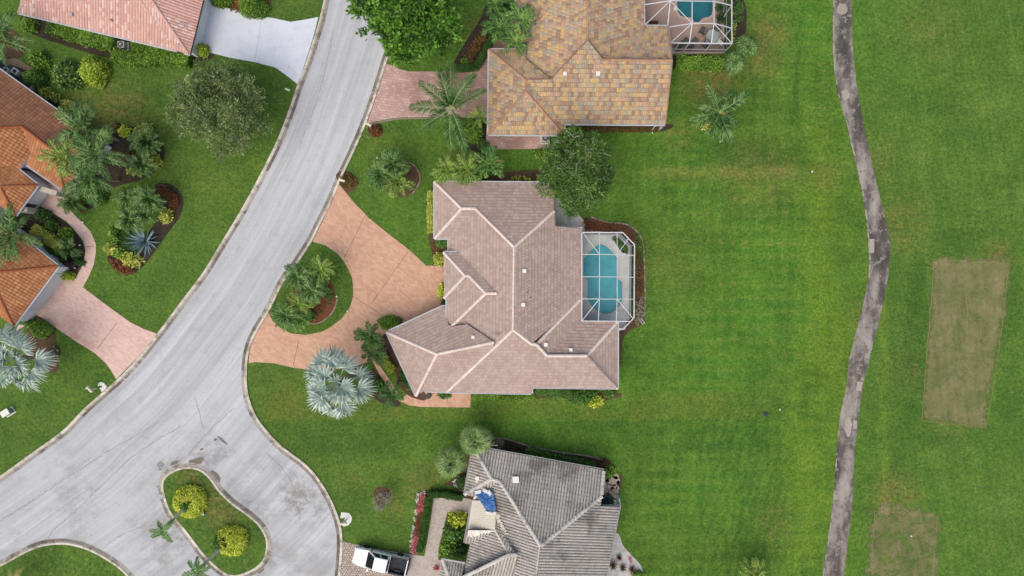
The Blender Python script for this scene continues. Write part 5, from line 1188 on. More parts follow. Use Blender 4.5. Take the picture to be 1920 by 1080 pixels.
# ================================================================ PICKUP
def pickup():
    c = W(715, 1049, .4); ang = math.radians(166.8)
    t = thing("pickup_truck", "white crew cab pickup with black bed liner parked on the cobbled forecourt", "pickup truck", (c.x, c.y, .055), None, ang)
    def loft(secs, mat, name, closed_ends=True):
        """secs: list of (x, [(y,z)...]) rings"""
        mb = MB(); n = len(secs[0][1]); vs = [(x, y, z) for x, r in secs for y, z in r]
        fs = [[i * n + k, i * n + (k + 1) % n, (i + 1) * n + (k + 1) % n, (i + 1) * n + k] for i in range(len(secs) - 1) for k in range(n)]
        fs += [list(range(n)), [(len(secs) - 1) * n + k for k in range(n)][::-1]]
        mb.add(vs, fs); o = mb.build(name, mat, t, False)
        for p in o.data.polygons: p.use_smooth = False
        bv = o.modifiers.new("edge", 'BEVEL'); bv.width = .035; bv.segments = 2; bv.limit_method = 'ANGLE'; return o
    def ring(w, z0, z1, sh=.1, r=.07):
        return [(-w + .05, z0), (-w, z0 + .2), (-w, z1 - sh), (-w + r, z1), (0, z1 + .03), (w - r, z1), (w, z1 - sh), (w, z0 + .2), (w - .05, z0)]
    loft([(-1.02, ring(.97, .42, 1.10)), (.2, ring(.98, .42, 1.10)), (1.35, ring(.98, .42, 1.10)), (1.75, ring(.98, .44, 1.10)), (2.45, ring(.95, .46, 1.05, .12, .12)), (2.78, ring(.86, .48, .98, .14, .16)), (2.92, ring(.72, .5, .88, .12, .18))], "car_white", "body")
    for s_ in (-1, 1):
        mb = MB(); mb.box((-1.98, s_ * .91, .80), (1.90, .13, .70)); o = mb.build("bed_side", "car_white", t, False); bv = o.modifiers.new("edge", 'BEVEL'); bv.width = .04; bv.segments = 2
        mb = MB(); mb.box((-1.98, s_ * .91, 1.158), (1.84, .09, .018)); mb.build("bed_rail", "black_trim", t, False)
    mb = MB(); mb.box((-2.90, 0, .82), (.10, 1.9, .66)); o = mb.build("tailgate", "car_white", t, False); bv = o.modifiers.new("edge", 'BEVEL'); bv.width = .03; bv.segments = 2
    mb = MB(); mb.box((-1.97, 0, .66), (1.84, 1.68, .06)); mb.box((-1.06, 0, .9), (.05, 1.68, .5)); mb.box((-2.82, 0, .88), (.05, 1.68, .46))
    for s_ in (-1, 1): mb.box((-1.97, s_ * .83, .9), (1.8, .03, .48)); mb.box((-2.0, s_ * .62, .78), (.8, .3, .2), 0, .5, 0, .8)
    for k in range(7): mb.box((-1.97, -.45 + k * .15, .70), (1.75, .05, .02))
    mb.build("bed_liner", "bedliner", t, False)
    # cab
    def cr(x, w0, w1, z1): return None
    zb, zt_ = 1.10, 1.84
    bot = [(1.42, .90), (1.42, -.90), (-1.0, -.90), (-1.0, .90)]; top = [(.55, .70), (.55, -.70), (-.82, -.70), (-.82, .70)]
    mb = MB(); vs = [(x, y, zb - .02) for x, y in bot] + [(x, y, zt_) for x, y in top]
    mb.add(vs, [[3, 2, 1, 0], [0, 1, 5, 4], [1, 2, 6, 5], [2, 3, 7, 6], [3, 0, 4, 7]], .5)
    # crowned roof
    rv = [(x, y, zt_ + .05) for x, y in ((.38, .52), (.38, -.52), (-.66, -.52), (-.66, .52))]; o_ = len(mb.v); mb.add([(x, y, zt_) for x, y in top] + rv, [[4, 5, 6, 7], [0, 1, 5, 4], [1, 2, 6, 5], [2, 3, 7, 6], [3, 0, 4, 7]])
    o = mb.build("cab", "car_white", t, False); bv = o.modifiers.new("edge", 'BEVEL'); bv.width = .05; bv.segments = 2; bv.limit_method = 'ANGLE'
    def pane(name, quad, ins=(.06, .06), off=.012):
        q = [Vector(p) for p in quad]; n = (q[1] - q[0]).cross(q[3] - q[0]).normalized(); cen = sum(q, Vector()) / 4
        if n.dot(cen - Vector((0, 0, 1.3))) < 0: n = -n
        def at(u, v): return (q[0] * (1 - u) + q[1] * u) * (1 - v) + (q[3] * (1 - u) + q[2] * u) * v + n * off
        a, b = ins; m_ = MB(); m_.poly([at(a, b), at(1 - a, b), at(1 - a, 1 - b), at(a, 1 - b)]); return m_.build(name, "car_glass", t, False)
    V = [Vector(v) for v in vs]
    pane("windscreen", [V[1], V[0], V[4], V[5]], (.05, .05)); pane("rear_window", [V[2], V[3], V[7], V[6]], (.12, .15))
    for a, b, c_, d_ in ((V[0], V[3], V[7], V[4]), (V[2], V[1], V[5], V[6])):
        pane("side_window", [a.lerp(b, .12), a.lerp(b, .50), d_.lerp(c_, .46), d_.lerp(c_, .02)], (.03, .14)); pane("side_window", [a.lerp(b, .54), a.lerp(b, .90), d_.lerp(c_, .92), d_.lerp(c_, .50)], (.03, .14))
    for s_ in (-1, 1):
        mb = MB(); mb.box((1.12, s_ * 1.10, 1.16), (.14, .26, .22)); mb.build("mirror", "black_trim" if s_ < 0 else "car_white", t, False)
        mb = MB(); mb.box((2.74, s_ * .70, .82), (.2, .3, .16), s_ * -.5); mb.build("headlight", "lamp_clear", t, False)
        mb = MB(); mb.box((-2.93, s_ * .88, .85), (.06, .12, .38)); mb.build("taillight", "lamp_red", t, False)
        for x in (.05, -.55): mb = MB(); mb.box((x, s_ * .985, .92), (.2, .03, .04)); mb.build("door_handle", "black_trim", t, False)
    mb = MB(); mb.box((2.93, 0, .56), (.14, 1.56, .2)); mb.build("front_bumper", "car_white", t, False)
    mb = MB(); mb.box((2.92, 0, .74), (.08, 1.0, .18)); mb.build("grille", "black_trim", t, False)
    mb = MB(); mb.box((-3.02, 0, .56), (.2, 1.84, .16)); mb.build("rear_bumper", "black_trim", t, False)
    mb = MB(); mb.bar((1.42, -.8, 1.13), (1.42, .8, 1.13), .1, .03); mb.build("cowl", "black_trim", t, False)
    for x in (1.85, -1.88):
        for s_ in (-1, 1):
            wh = bpy.data.objects.new("wheel", None); wh.location = (x, s_ * .90, .36); link(wh, t)
            m_ = MB(); n = 20; vs = []; 
            for (r, y) in ((.22, -.13), (.34, -.14), (.38, -.08), (.38, .08), (.34, .14), (.22, .13)):
                vs += [(r * math.cos(2 * math.pi * k / n), y, r * math.sin(2 * math.pi * k / n)) for k in range(n)]
            m_.add(vs, [[i * n + k, i * n + (k + 1) % n, ((i + 1) % 6) * n + (k + 1) % n, ((i + 1) % 6) * n + k] for i in range(6) for k in range(n)]); m_.build("tyre", "tyre", wh, False)
            m_ = MB(); m_.add([(.24 * math.cos(2 * math.pi * k / n), s_ * .10, .24 * math.sin(2 * math.pi * k / n)) for k in range(n)] + [(0, s_ * .13, 0)], [[k, (k + 1) % n, n] for k in range(n)]); m_.build("rim", "rim", wh, False)
            # dark wheel arch
            m_ = MB(); vs = []; 
            for yy in (s_ * .965, s_ * 1.0):
                vs += [(x + .46 * math.cos(math.pi * k / 12), yy, .40 + .46 * math.sin(math.pi * k / 12)) for k in range(13)] + [(x + .40 * math.cos(math.pi * k / 12), yy, .40 + .40 * math.sin(math.pi * k / 12)) for k in range(13)]
            m_.add(vs, [[k, k + 1, 26 + k + 1, 26 + k] for k in range(12)] + [[26 + k, 26 + k + 1, 39 + k + 1, 39 + k] for k in range(12)]); m_.build("wheel_arch", "black_trim" if False else "car_white", t, False)
pickup()

# ================================================================ SMALL STREET AND GARDEN FURNITURE
def mailbox(px, py, rz, label, mat="post_white"):
    a = W2(px, py); t = thing("mailbox", label, "mailbox", (a.x, a.y, .02), "kerbside mailboxes", rz)
    m_ = MB(); m_.box((0, 0, .55), (.12, .12, 1.1)); m_.build("post", mat, t, False)
    m_ = MB(); vs = []; n = 8; pr = [(-.13, 0), (-.13, .12)] + [(-.13 * math.cos(math.pi * k / 6), .12 + .11 * math.sin(math.pi * k / 6)) for k in range(1, 6)] + [(.13, .12), (.13, 0)]
    for x in (-.32, .32): vs += [(x, y, 1.05 + z) for y, z in pr]
    k = len(pr); m_.add(vs, [[i, (i + 1) % k, k + (i + 1) % k, k + i] for i in range(k)] + [list(range(k)), list(range(k, 2 * k))]); m_.build("box", mat, t, False)
    m_ = MB(); m_.box((.335, 0, 1.15), (.02, .22, .2)); m_.build("door", mat, t, False)
mailbox(695, 238, -.5, "cream mailbox above the round croton bed beside the rose driveway")
mailbox(646, 341, -.35, "cream mailbox in the mulch bed at the upper tip of the circular drive")
mailbox(181, 728, 2.4, "white mailbox by the pad at the end of the pink driveway")
mailbox(649, 975, .05, "pale mailbox on the white pad beside the cul-de-sac")
a = W2(170, 725); t = thing("lawn_sign", "tiny white lawn sign left of the mailbox by the pink driveway", "sign", (a.x, a.y, 0)); mb = MB(); mb.bar((a.x, a.y, 0), (a.x, a.y, .5), .03); mb.build("stake", "white_paint", t); mb = MB(); mb.box((a.x, a.y, .6), (.45, .04, .35), .9); mb.build("board", "white_paint", t)
a = W2(539, 168); mb = MB(); mb.box((a.x, a.y, .04), (.55, .2, .06), -.4); tag(mb.build("meter_lid", "post_white"), "small pale meter lid in the grass by the white driveway", "meter lid")
a = W2(301, 871); t = thing("manhole_cover", "round iron manhole cover in the road above the traffic island", "manhole cover", (a.x, a.y, .012)); mb = MB(); mb.cyl((a.x, a.y, .012), .36, .008, 24); mb.build("ring", "crack", t); mb = MB(); mb.cyl((a.x, a.y, .016), .31, .010, 24)
mb.build("lid", "iron", t)
a = W2(19, 772); t = thing("utility_box", "pale green utility cabinet in the lawn at the left edge", "utility box", (a.x, a.y, 0), None, .55); mb = MB(); mb.box((0, 0, .4), (.85, .6, .75)); mb.build("cabinet", "green_box", t, False); mb = MB(); mb.box((0, 0, .80), (.92, .66, .06)); mb.build("lid", "vent_white", t, False); mb = MB(); mb.box((0, 0, .03), (1.1, .8, .06)); mb.build("base", "pad", t, False)
def ac(px, py, label, s_=.75):
    a = W2(px, py); t = thing("air_conditioner", label, "air conditioner", (a.x, a.y, .02), "outdoor air conditioning units")
    m_ = MB(); m_.box((0, 0, .04), (s_ * 1.25, s_ * 1.25, .08)); m_.build("base", "pad", t, False); m_ = MB(); m_.box((0, 0, .45), (s_, s_, .75)); o = m_.build("case", "ac_metal", t, False); bv = o.modifiers.new("edge", 'BEVEL'); bv.width = .08; bv.segments = 3
    m_ = MB(); m_.cyl((0, 0, .826), s_ * .38, .03, 20); m_.build("fan_opening", "black_trim", t, False); m_ = MB(); m_.cyl((0, 0, .85), s_ * .15, .04, 12); m_.build("fan_hub", "ac_metal", t, False)
    for k in range(5): m_ = MB(); aa = k * 2.513 / 2; m_.bar((math.cos(aa) * s_ * .4, math.sin(aa) * s_ * .4, .875), (-math.cos(aa) * s_ * .4, -math.sin(aa) * s_ * .4, .875), .02); m_.build("grille_bar", "ac_metal", t, False)
ac(234, 88, "square air conditioner among the hedge below the pink roof"); ac(1022, 262, "air conditioner at the end of the rose side patio, under the tan roof", .8); ac(1146, 946, "air conditioner in the right hand notch of the grey roof", .85)
mb = MB(); a = W(1134, 938, .5)
for k in range(2): mb.box((a.x + k * .62, a.y, .55), (.45, 1.1, 1.0), .25)
tag(mb.build("pool_heater", "window_glass"), "pair of dark panels in the notch of the grey roof", "heater")
mb = MB(); A, B = W(1124, 947.5, 2.3), W(1163, 947.5, 2.3); mb.bar(A, B, .14, .14); A2 = W(1161, 935, 1.8); mb.bar(B, (A2.x, A2.y, 1.8), .14, .14); mb.bar((A2.x, A2.y, 0), (A2.x, A2.y, 1.8), .12); mb.bar((B.x, B.y, 0), (B.x, B.y, 2.3), .12); tag(mb.build("notch_frame", "white_paint"), "white frame round the equipment notch of the grey roof", "frame")
# flagstones by the grey house
t = thing("flagstone_path", None, None); t["kind"] = "structure"
bs = sheet("stone_bed", [(1130, 898), (1150, 888), (1168, 892), (1160, 934), (1128, 934)], .018, "mulch_brown", parent=t)
mb = None
for (px, py, r, sx) in [(1155, 893, .35, 1.1), (1150, 902, .6, 1.5), (1139, 899, .3, .9), (1134, 908, .45, .9), (1143, 913, .4, 1.1), (1153, 913, .35, .9), (1159, 905, .3, .7), (1136, 921, .4, .9), (1146, 925, .42, 1.0), (1155, 922, .36, .9), (1148, 917, .3, .8), (1158, 915, .25, .8), (1139, 929, .3, 1.1), (1154, 930, .3, 1)]:
    c = W2(px, py); n = 7; a0 = random.random(); vs = [(c.x + r * sx * random.uniform(.8, 1.1) * math.cos(a0 + 2 * math.pi * k / n), c.y + r * random.uniform(.8, 1.1) * math.sin(a0 + 2 * math.pi * k / n), .05) for k in range(n)]
    m_ = MB(); m_.add(vs + [(x, y, .01) for x, y, z in vs], [list(range(n))] + [[n + k, n + (k + 1) % n, (k + 1) % n, k] for k in range(n)]); m_.build("stone", "stone", t)
def path_light(px, py, lb):
    a = W2(px, py); t = thing("path_light", lb, "garden light", (a.x, a.y, .02), "small white garden lights"); m_ = MB(); m_.cyl((0, 0, 0), .025, .35, 6); m_.build("stem", "dark_metal", t, False); m_ = MB(); m_.cyl((0, 0, .33), .11, .1, 10, r2=.06); m_.build("lamp_head", "vent_white", t, False)
for px, py, lb in [(159, 417, "garden light outside the bend of the pink walkway"), (153, 460, "garden light inside the curve of the pink walkway, by the round sago"), (144, 502, "larger white garden light near the dark purple plant"), (607, 556, "garden light in the red mulch of the drive island"), (633, 556, "garden light on the grass of the drive island, right of the mulch"), (653, 583, "garden light on the inner rim of the circular drive"), (602, 524, "garden light under the uppermost palm of the drive island"), (708, 297, "small light on a dark disc in the lawn above the palm clump"), (1520, 323, "white marker in the fairway rough left of the cart path"), (1460, 767, "white marker beside the dark drain in the back lawn"), (1705, 1003, "white tee marker on the lower tee box")]:
    path_light(px, py, lb)
mb = MB(); a = W2(1436, 776); mb.cyl((a.x, a.y, .0), .28, .05, 14); mb.box((a.x, a.y, .06), (.4, .06, .03)); tag(mb.build("lawn_drain", "dark_metal"), "dark round drain lid in the back lawn", "drain")
mb = MB(); a = W2(383, 962); mb.box((a.x, a.y, .25), (.3, .22, .3), -.6); tag(mb.build("valve_box", "ac_metal"), "small grey box beside the upper round shrub on the traffic island", "valve box")
mb = MB(); A, B = W2(1197, 598), W2(1204, 607)
for k in (0, .12): mb.bar((A.x + k * 2, A.y + k, .15), (B.x + k * 2, B.y + k, .15), .05); 
mb.bar((B.x, B.y, .15), (B.x + .3, B.y + .12, .15), .05); tag(mb.build("bent_pipe", "white_paint"), "bent white pipe lying in the mulch below the pool enclosure", "pipe")
mb = MB(); A = W2(804, 742); mb.cyl((A.x, A.y, .03), .3, .35, 14); tag(mb.build("planter_tub", "dark_metal"), "dark round tub under the lower left eave of the mauve roof", "tub")
mb = MB(); a = W(926, 836, 2.4); mb.bar((a.x, a.y, 0), (a.x, a.y, 2.2), .07); mb.bar((a.x - .4, a.y, 2.2), (a.x + .4, a.y, 2.2), .07); tag(mb.build("clothes_post", "white_paint"), "white T shaped post behind the top left eave of the grey roof", "post")
# ================================================================ VEGETATION
def unit(n, rng):
    v = rng.normal(size=(n, 3)); return v / np.linalg.norm(v, axis=1, keepdims=True)
def leaf_quads(c, d, side, L, Wd):
    L = np.asarray(L)[:, None]; Wd = np.asarray(Wd)[:, None]
    return np.stack([c, c + d * L * .5 + side * Wd * .5, c + d * L, c + d * L * .5 - side * Wd * .5], axis=1)
def norm(v): return v / np.maximum(np.linalg.norm(v, axis=1, keepdims=True), 1e-6)
def lump(th, ph, rng, k=5):
    f = np.ones_like(th)
    for _ in range(k):
        a, b, p, q = rng.integers(2, 7), rng.integers(1, 5), rng.random() * 6.28, rng.random() * 6.28
        f += 0.055 * np.sin(a * th + p) * np.cos(b * ph + q)
    return f
def blob_leaves(c, rx, ry, h, rot, n, L, rng, rough=.3, up=.35, lumps=5, base=.05):
    """leaves over a lumpy mound"""
    L = L * 1.25; n = int(n * .8); v = unit(n, rng); v[:, 2] = np.abs(v[:, 2])
    th = np.arctan2(v[:, 1], v[:, 0]); ph = np.arcsin(np.clip(v[:, 2], -1, 1))
    r = lump(th, ph, rng, lumps) * (1 - rough * rng.random(n) ** 2)
    p = v * r[:, None]; nrm = v.copy(); nrm[:, 2] += .25
    x, y = p[:, 0] * rx, p[:, 1] * ry; cr, sr = math.cos(rot), math.sin(rot)
    q = np.stack([x * cr - y * sr, x * sr + y * cr, base + p[:, 2] * (h - base)], 1) + np.array(c)
    nn = np.stack([nrm[:, 0] * cr - nrm[:, 1] * sr, nrm[:, 0] * sr + nrm[:, 1] * cr, nrm[:, 2]], 1)
    m_ = norm(norm(nn) * 1.0 + np.array([0, 0, .5]) + unit(n, rng) * 1.15); d = norm(np.cross(m_, unit(n, rng)) + norm(nn) * up * .6); side = norm(np.cross(m_, d))
    Ls = L * rng.uniform(.7, 1.35, n)
    return leaf_quads(q, d, side, Ls, Ls * .55), rng.random(n)
def core(c, rx, ry, h, rot, k=.80, seg=14, base=.02):
    mb = MB(); vs = []; rows = 4; cr, sr = math.cos(rot), math.sin(rot)
    for r in range(rows + 1):
        ph = r / rows * math.pi / 2
        for s_ in range(seg):
            a = 2 * math.pi * s_ / seg; q = k * random.uniform(.9, 1.06); x, y = math.cos(a) * math.cos(ph) * rx * q, math.sin(a) * math.cos(ph) * ry * q
            vs.append((c[0] + x * cr - y * sr, c[1] + x * sr + y * cr, c[2] + base + math.sin(ph) * h * q * .95))
    fs = [[r * seg + s_, r * seg + (s_ + 1) % seg, (r + 1) * seg + (s_ + 1) % seg, (r + 1) * seg + s_] for r in range(rows) for s_ in range(seg)]
    mb.add(vs, fs, .15); return mb  # dark tint: shade of the hollows put into the leaf colour
def shrub(px, py, rx, ry, h, mat, label, cat="shrub", name="shrub", rot=0.0, L=.16, dens=1.0, rough=.3, group=None, z0=.02, up=.35, lumps=5, hole=None):
    """rx, ry in photograph pixels"""
    f = (H - h * .5) / H / S; c = W(px, py, h * .5); c = (c.x, c.y, z0); rx, ry = rx * f, ry * f
    rng = np.random.default_rng(int(px * 31 + py * 17)); rot = -rot
    root = thing(name, label, cat, c, group)
    n = int(dens * 2.0 * (rx * ry * 3.14 + (rx + ry) * h * 2.2) / (L * L * .5)); n = min(n, 9000)
    V, t = blob_leaves(c, rx, ry, h, rot, n, L, rng, rough, up, lumps)
    if hole is not None:
        keep = np.ones(len(V), bool)
        for hx, hy, hr in hole: keep &= ((V[:, 0, 0] - c[0]) / rx - hx) ** 2 + ((V[:, 0, 1] - c[1]) / ry - hy) ** 2 > hr * hr * rng.uniform(.5, 1.4, len(V))
        V, t = V[keep], t[keep]
    quads("foliage", V, t, mat, root); core(c, rx, ry, h, rot, (.82 if hole is None else .68) - rough * .3).build("inner_foliage", mat, root)
    return root
def hedge(pts, w, h, mat, label, L=.13, dens=1.0, cat="hedge", group=None, rough=.18, name="hedge", z0=.02):
    P = resample([Vector((W(*p, h * .7).x, W(*p, h * .7).y)) for p in spline(pts, 4)], .25); hw = w / S / 2
    rng = np.random.default_rng(int(pts[0][0] * 13 + pts[0][1])); c = P[0]; root = thing(name, label, cat, (c.x, c.y, z0), group)
    length = .25 * len(P); n = min(14000, int(dens * 2.0 * length * (2 * hw + 2 * h) / (L * L * .5)))
    k = rng.integers(0, len(P) - 1, n); t = rng.random(n)
    A = np.array([p[:] for p in P]); D = A[1:] - A[:-1]; D /= np.linalg.norm(D, axis=1, keepdims=True); base = A[k] + D[k] * (t * .25)[:, None]; N = np.stack([-D[k][:, 1], D[k][:, 0]], 1)
    s_ = rng.uniform(-1, 1, n); wob = 1 + .10 * np.sin(k * .9) + .06 * np.sin(k * 2.3 + 1)
    side_ = rng.random(n) < h / (h + hw) * .6; sx = np.where(side_, np.sign(s_), s_ * .98); zz = np.where(side_, rng.random(n), 1 - rough * rng.random(n) ** 2 * .8 - .12 * np.abs(s_) ** 4)
    sx = sx * (1 - rough * rng.random(n) ** 2) * wob
    q = np.stack([base[:, 0] + N[:, 0] * sx * hw, base[:, 1] + N[:, 1] * sx * hw, z0 + zz * h * (1 + .06 * np.sin(k * 1.7))], 1)
    nn = np.stack([N[:, 0] * np.where(side_, sx, 0), N[:, 1] * np.where(side_, sx, 0), np.where(side_, .3, 1)], 1)
    m_ = norm(norm(nn) + np.array([0, 0, .4]) + unit(n, rng) * 1.15); d = norm(np.cross(m_, unit(n, rng)) + nn * .2); sd_ = norm(np.cross(m_, d)); Ls = L * rng.uniform(.7, 1.3, n)
    quads("foliage", leaf_quads(q, d, sd_, Ls, Ls * .55), rng.random(n), mat, root)
    mb = MB(); m = len(P); vs = []
    for i, p in enumerate(P):
        a, b = P[max(0, i - 1)], P[min(m - 1, i + 1)]; dd = (b - a).normalized(); nv = Vector((-dd.y, dd.x)) * hw * .84
        for s2, z in ((-1, 0), (-1, h * .8), (-.7, h * .9), (.7, h * .9), (1, h * .8), (1, 0)): vs.append((p.x + nv.x * s2, p.y + nv.y * s2, z0 + z))
    fs = [[i * 6 + k_, i * 6 + k_ + 1, (i + 1) * 6 + k_ + 1, (i + 1) * 6 + k_] for i in range(m - 1) for k_ in range(5)] + [[0, 1, 2, 3, 4, 5], [(m - 1) * 6 + k_ for k_ in range(6)][::-1]]
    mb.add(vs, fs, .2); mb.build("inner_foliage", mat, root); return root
def cover(poly, n, L, h, mat, label, cat="ground cover", name="ground_cover", z0=.02):
    """low planting that grows into one mass"""
    rng = np.random.default_rng(int(poly[0][0] * 7 + poly[0][1])); w = [tuple(W2(*p)) for p in poly]; xs = [p[0] for p in w]; ys = [p[1] for p in w]; out = []
    while len(out) < max(8, n // 9):
        x, y = rng.uniform(min(xs), max(xs)), rng.uniform(min(ys), max(ys))
        if inside(w, x, y): out.append((x, y))
    c = np.repeat(np.array(out), 9, axis=0); m = len(c); hh = np.repeat(rng.uniform(.4, 1, len(out)), 9) * h
    q = np.column_stack([c + rng.normal(size=(m, 2)) * L * .5, z0 + hh * rng.uniform(.3, 1, m)]); d = unit(m, rng); d[:, 2] = np.abs(d[:, 2]) * .6; d = norm(d); sd_ = norm(np.cross(d, np.array([0, 0, 1.0]) + unit(m, rng) * .5)); Ls = L * rng.uniform(.7, 1.3, m)
    tt = np.repeat(rng.random(len(out)), 9) * .6 + rng.random(m) * .4
    o = quads(name, leaf_quads(q, d, sd_, Ls, Ls * .55), tt, mat); tag(o, label, cat, kind="stuff"); return o

def tree(px, py, R, zc, hz, mat, label, nl, per, L, trunk_r, bark="bark", lobes=26, spread=.5, rag=.22, group=None, twigs=0, lobe_k=.36, lean=(0, 0), name="tree", squash=(1, 1), aspect=.5, hole=.0):
    """crown centre seen at px,py; R crown radius in photograph pixels; zc height of the crown's middle, hz its half height"""
    rng = np.random.default_rng(int(px * 3 + py)); C_ = W(px, py, zc); R = R * (H - zc) / H / S; base = Vector((C_.x + lean[0], C_.y + lean[1], 0)); root = thing(name, label, "tree", base, group)
    lv = unit(lobes, rng); lv[:, 2] = np.where(lv[:, 2] < -.25, -lv[:, 2], lv[:, 2]); rad = rng.uniform(.45, .80, lobes); rad[: lobes // 5] *= .45
    lc = np.array(C_)[None] + lv * rad[:, None] * np.array([R * squash[0], R * squash[1], hz]); lr = R * lobe_k * rng.uniform(.6, 1.25, lobes)
    prob = lr ** 2 / (lr ** 2).sum(); k = rng.choice(lobes, nl, p=prob); v = unit(nl, rng); v[:, 2] = np.where(v[:, 2] < -.3, -v[:, 2], v[:, 2]); rr = (1 - rag * rng.random(nl) ** 1.5 + (rng.random(nl) < .12) * rng.random(nl) * .25)
    cl = lc[k] + v * (lr[k] * rr)[:, None] * np.array([1, 1, .8])
    out = norm(cl - (np.array(C_) - np.array([0, 0, hz * .6]))[None])
    m = nl * per; c = np.repeat(cl, per, 0); o = np.repeat(out, per, 0); m_ = norm(o * .8 + np.array([0, 0, .6]) + unit(m, rng) * 1.2); d = norm(np.cross(m_, unit(m, rng)) + o * .3); Ls = L * rng.uniform(.65, 1.3, m)
    c = c + unit(m, rng) * (np.repeat(rng.uniform(.5, 1.1, nl), per) * spread * rng.random(m) ** .6)[:, None] + 0
    sd_ = norm(np.cross(m_, d)); tt = np.clip(np.repeat(rng.random(nl), per) * .5 + rng.random(m) * .5, 0, 1)
    quads("crown", leaf_quads(c, d, sd_, Ls, Ls * aspect), tt, mat, root)
    mb = MB(); top = Vector((C_.x, C_.y, max(1.2, zc - hz * .8))); mb.tube([base, base.lerp(top, .5) + Vector((.08, .05, 0)), top], [trunk_r * 1.25, trunk_r, trunk_r * .85], 10); mb.build("trunk", bark, root)
    mb = MB()
    for i in range(lobes):
        e = Vector(lc[i]); mid = top.lerp(e, .5) + Vector((0, 0, -.15 * hz)) + Vector(rng.normal(size=3)) * .2; mb.tube([top, mid, e], [trunk_r * .5, trunk_r * .3, trunk_r * .10], 6)
        for _ in range(3):
            e2 = e + Vector(unit(1, rng)[0] * lr[i] * .95); e2.z = max(e2.z, e.z - .2); mb.tube([mid.lerp(e, .6), e.lerp(e2, .5) + Vector(rng.normal(size=3)) * .08, e2], [trunk_r * .14, trunk_r * .09, trunk_r * .04], 4)
    mb.build("branches", bark, root)["kind"] = "stuff"
    if twigs:
        mb = MB()
        for _ in range(twigs):
            i = rng.integers(0, lobes); a = Vector(lc[i]) + Vector((0, 0, lr[i] * .5)); dv = Vector(unit(1, rng)[0]); dv.z = abs(dv.z) * .5 + .1; b = a + dv.normalized() * lr[i] * rng.uniform(.5, 1.0); mb.tube([a, a.lerp(b, .5) + Vector(rng.normal(size=3)) * .12, b], [.045, .03, .012], 4)
            for _ in range(2): a2 = a.lerp(b, rng.uniform(.3, .8)); b2 = a2 + (Vector(unit(1, rng)[0]) * .5 + dv * .5) * .6; mb.tube([a2, b2], [.02, .01], 4)
        mb.build("bare_twigs", "branch_pale", root)["kind"] = "stuff"
    return root

# ---- palms: frond meshes shared by every palm of a kind
def feather_mesh(L, e0, e1, nl, ll, lw, rng, droop=.35, tlo=0.0, thi=1.0, curl=0.0, vee=.35):
    s_ = np.linspace(0, 1, 25); ang = math.radians(e0) + (math.radians(e1) - math.radians(e0)) * s_ ** 1.2; ds = L / 24
    x = np.concatenate([[0], np.cumsum(np.cos(ang[:-1]) * ds)]); z = np.concatenate([[0], np.cumsum(np.sin(ang[:-1]) * ds)]); y = curl * s_ ** 2 * L
    C3 = np.stack([x, y, z], 1); V = []; T = []
    for k in range(nl):
        t = .10 + .90 * (k + .5) / nl; i = min(23, int(t * 24)); f = t * 24 - i; p = C3[i] * (1 - f) + C3[min(24, i + 1)] * f; a = ang[i]
        fw = np.array([math.cos(a), 2 * curl * t, math.sin(a)]); fw /= np.linalg.norm(fw); up = np.array([-math.sin(a), 0, math.cos(a)])
        ln = ll * (math.sin(math.pi * min(1, .18 + t * .82)) ** .6 * .9 + .12)
        for sg in (-1, 1):
            sd_ = np.array([-fw[1], fw[0], 0]) * sg; dv = sd_ * .85 + fw * (.5 + .5 * t) + up * vee * rng.uniform(.4, 1.4) + rng.normal(size=3) * .12; dv /= np.linalg.norm(dv)
            w_ = fw * lw * rng.uniform(.8, 1.2) * .5; l1 = ln * rng.uniform(.85, 1.1); mid = p + dv * l1 * .5; tip = p + dv * l1 + np.array([0, 0, -droop * l1 * rng.uniform(.5, 1.2)])
            tt = tlo + (thi - tlo) * rng.random(); V.append([p - w_ * .4, p + w_ * .4, mid + w_, mid - w_]); T.append(tt); V.append([mid - w_, mid + w_, tip + w_ * .2, tip - w_ * .2]); T.append(min(1, tt + .1))
    for i in range(24):   # midrib
        w_ = np.array([0, .045 * (1 - i / 26), 0]); V.append([C3[i] - w_ + [0, 0, .02], C3[i] + w_ + [0, 0, .02], C3[i + 1] + w_ + [0, 0, .02], C3[i + 1] - w_ + [0, 0, .02]]); T.append(1.0)
    return np.array(V), np.array(T)
def as_mesh(name, V, T, mat):
    o = quads(name, V, T, mat); me = o.data; bpy.data.objects.remove(o); return me
fr = np.random.default_rng(3)
def family(mat, L, n, ll, lw, tl=0.0, th=1.0, extra=()):
    return [as_mesh("frond", *feather_mesh(L * k, e0, e1, n, ll, lw, fr, dr, tl, th, cu), mat) for (e0, e1, dr, k, cu) in ((72, 15, .2, .85, .05), (55, -10, .3, 1, -.08), (40, -30, .35, 1.05, .1), (25, -40, .4, 1.0, -.05), (8, -50, .45, .92, .06))]
FAM = {"plume": family("fo_palm", 3.1, 36, .74, .095), "plume_lit": family("fo_palm_lit", 2.9, 34, .70, .09), "date": family("fo_palm_lit", 1.8, 26, .42, .065), "date_dark": family("fo_palm", 1.8, 26, .46, .075), "coco": family("fo_palm", 4.4, 54, 1.0, .10, .0, .75), "old": family("fo_old", 1.8, 24, .42, .065),
       "small": family("fo_green", 1.25, 20, .36, .08), "adonidia": family("fo_dark", 1.65, 18, .58, .13), "wind": family("fo_palm_deep", 1.75, 20, .50, .11)}
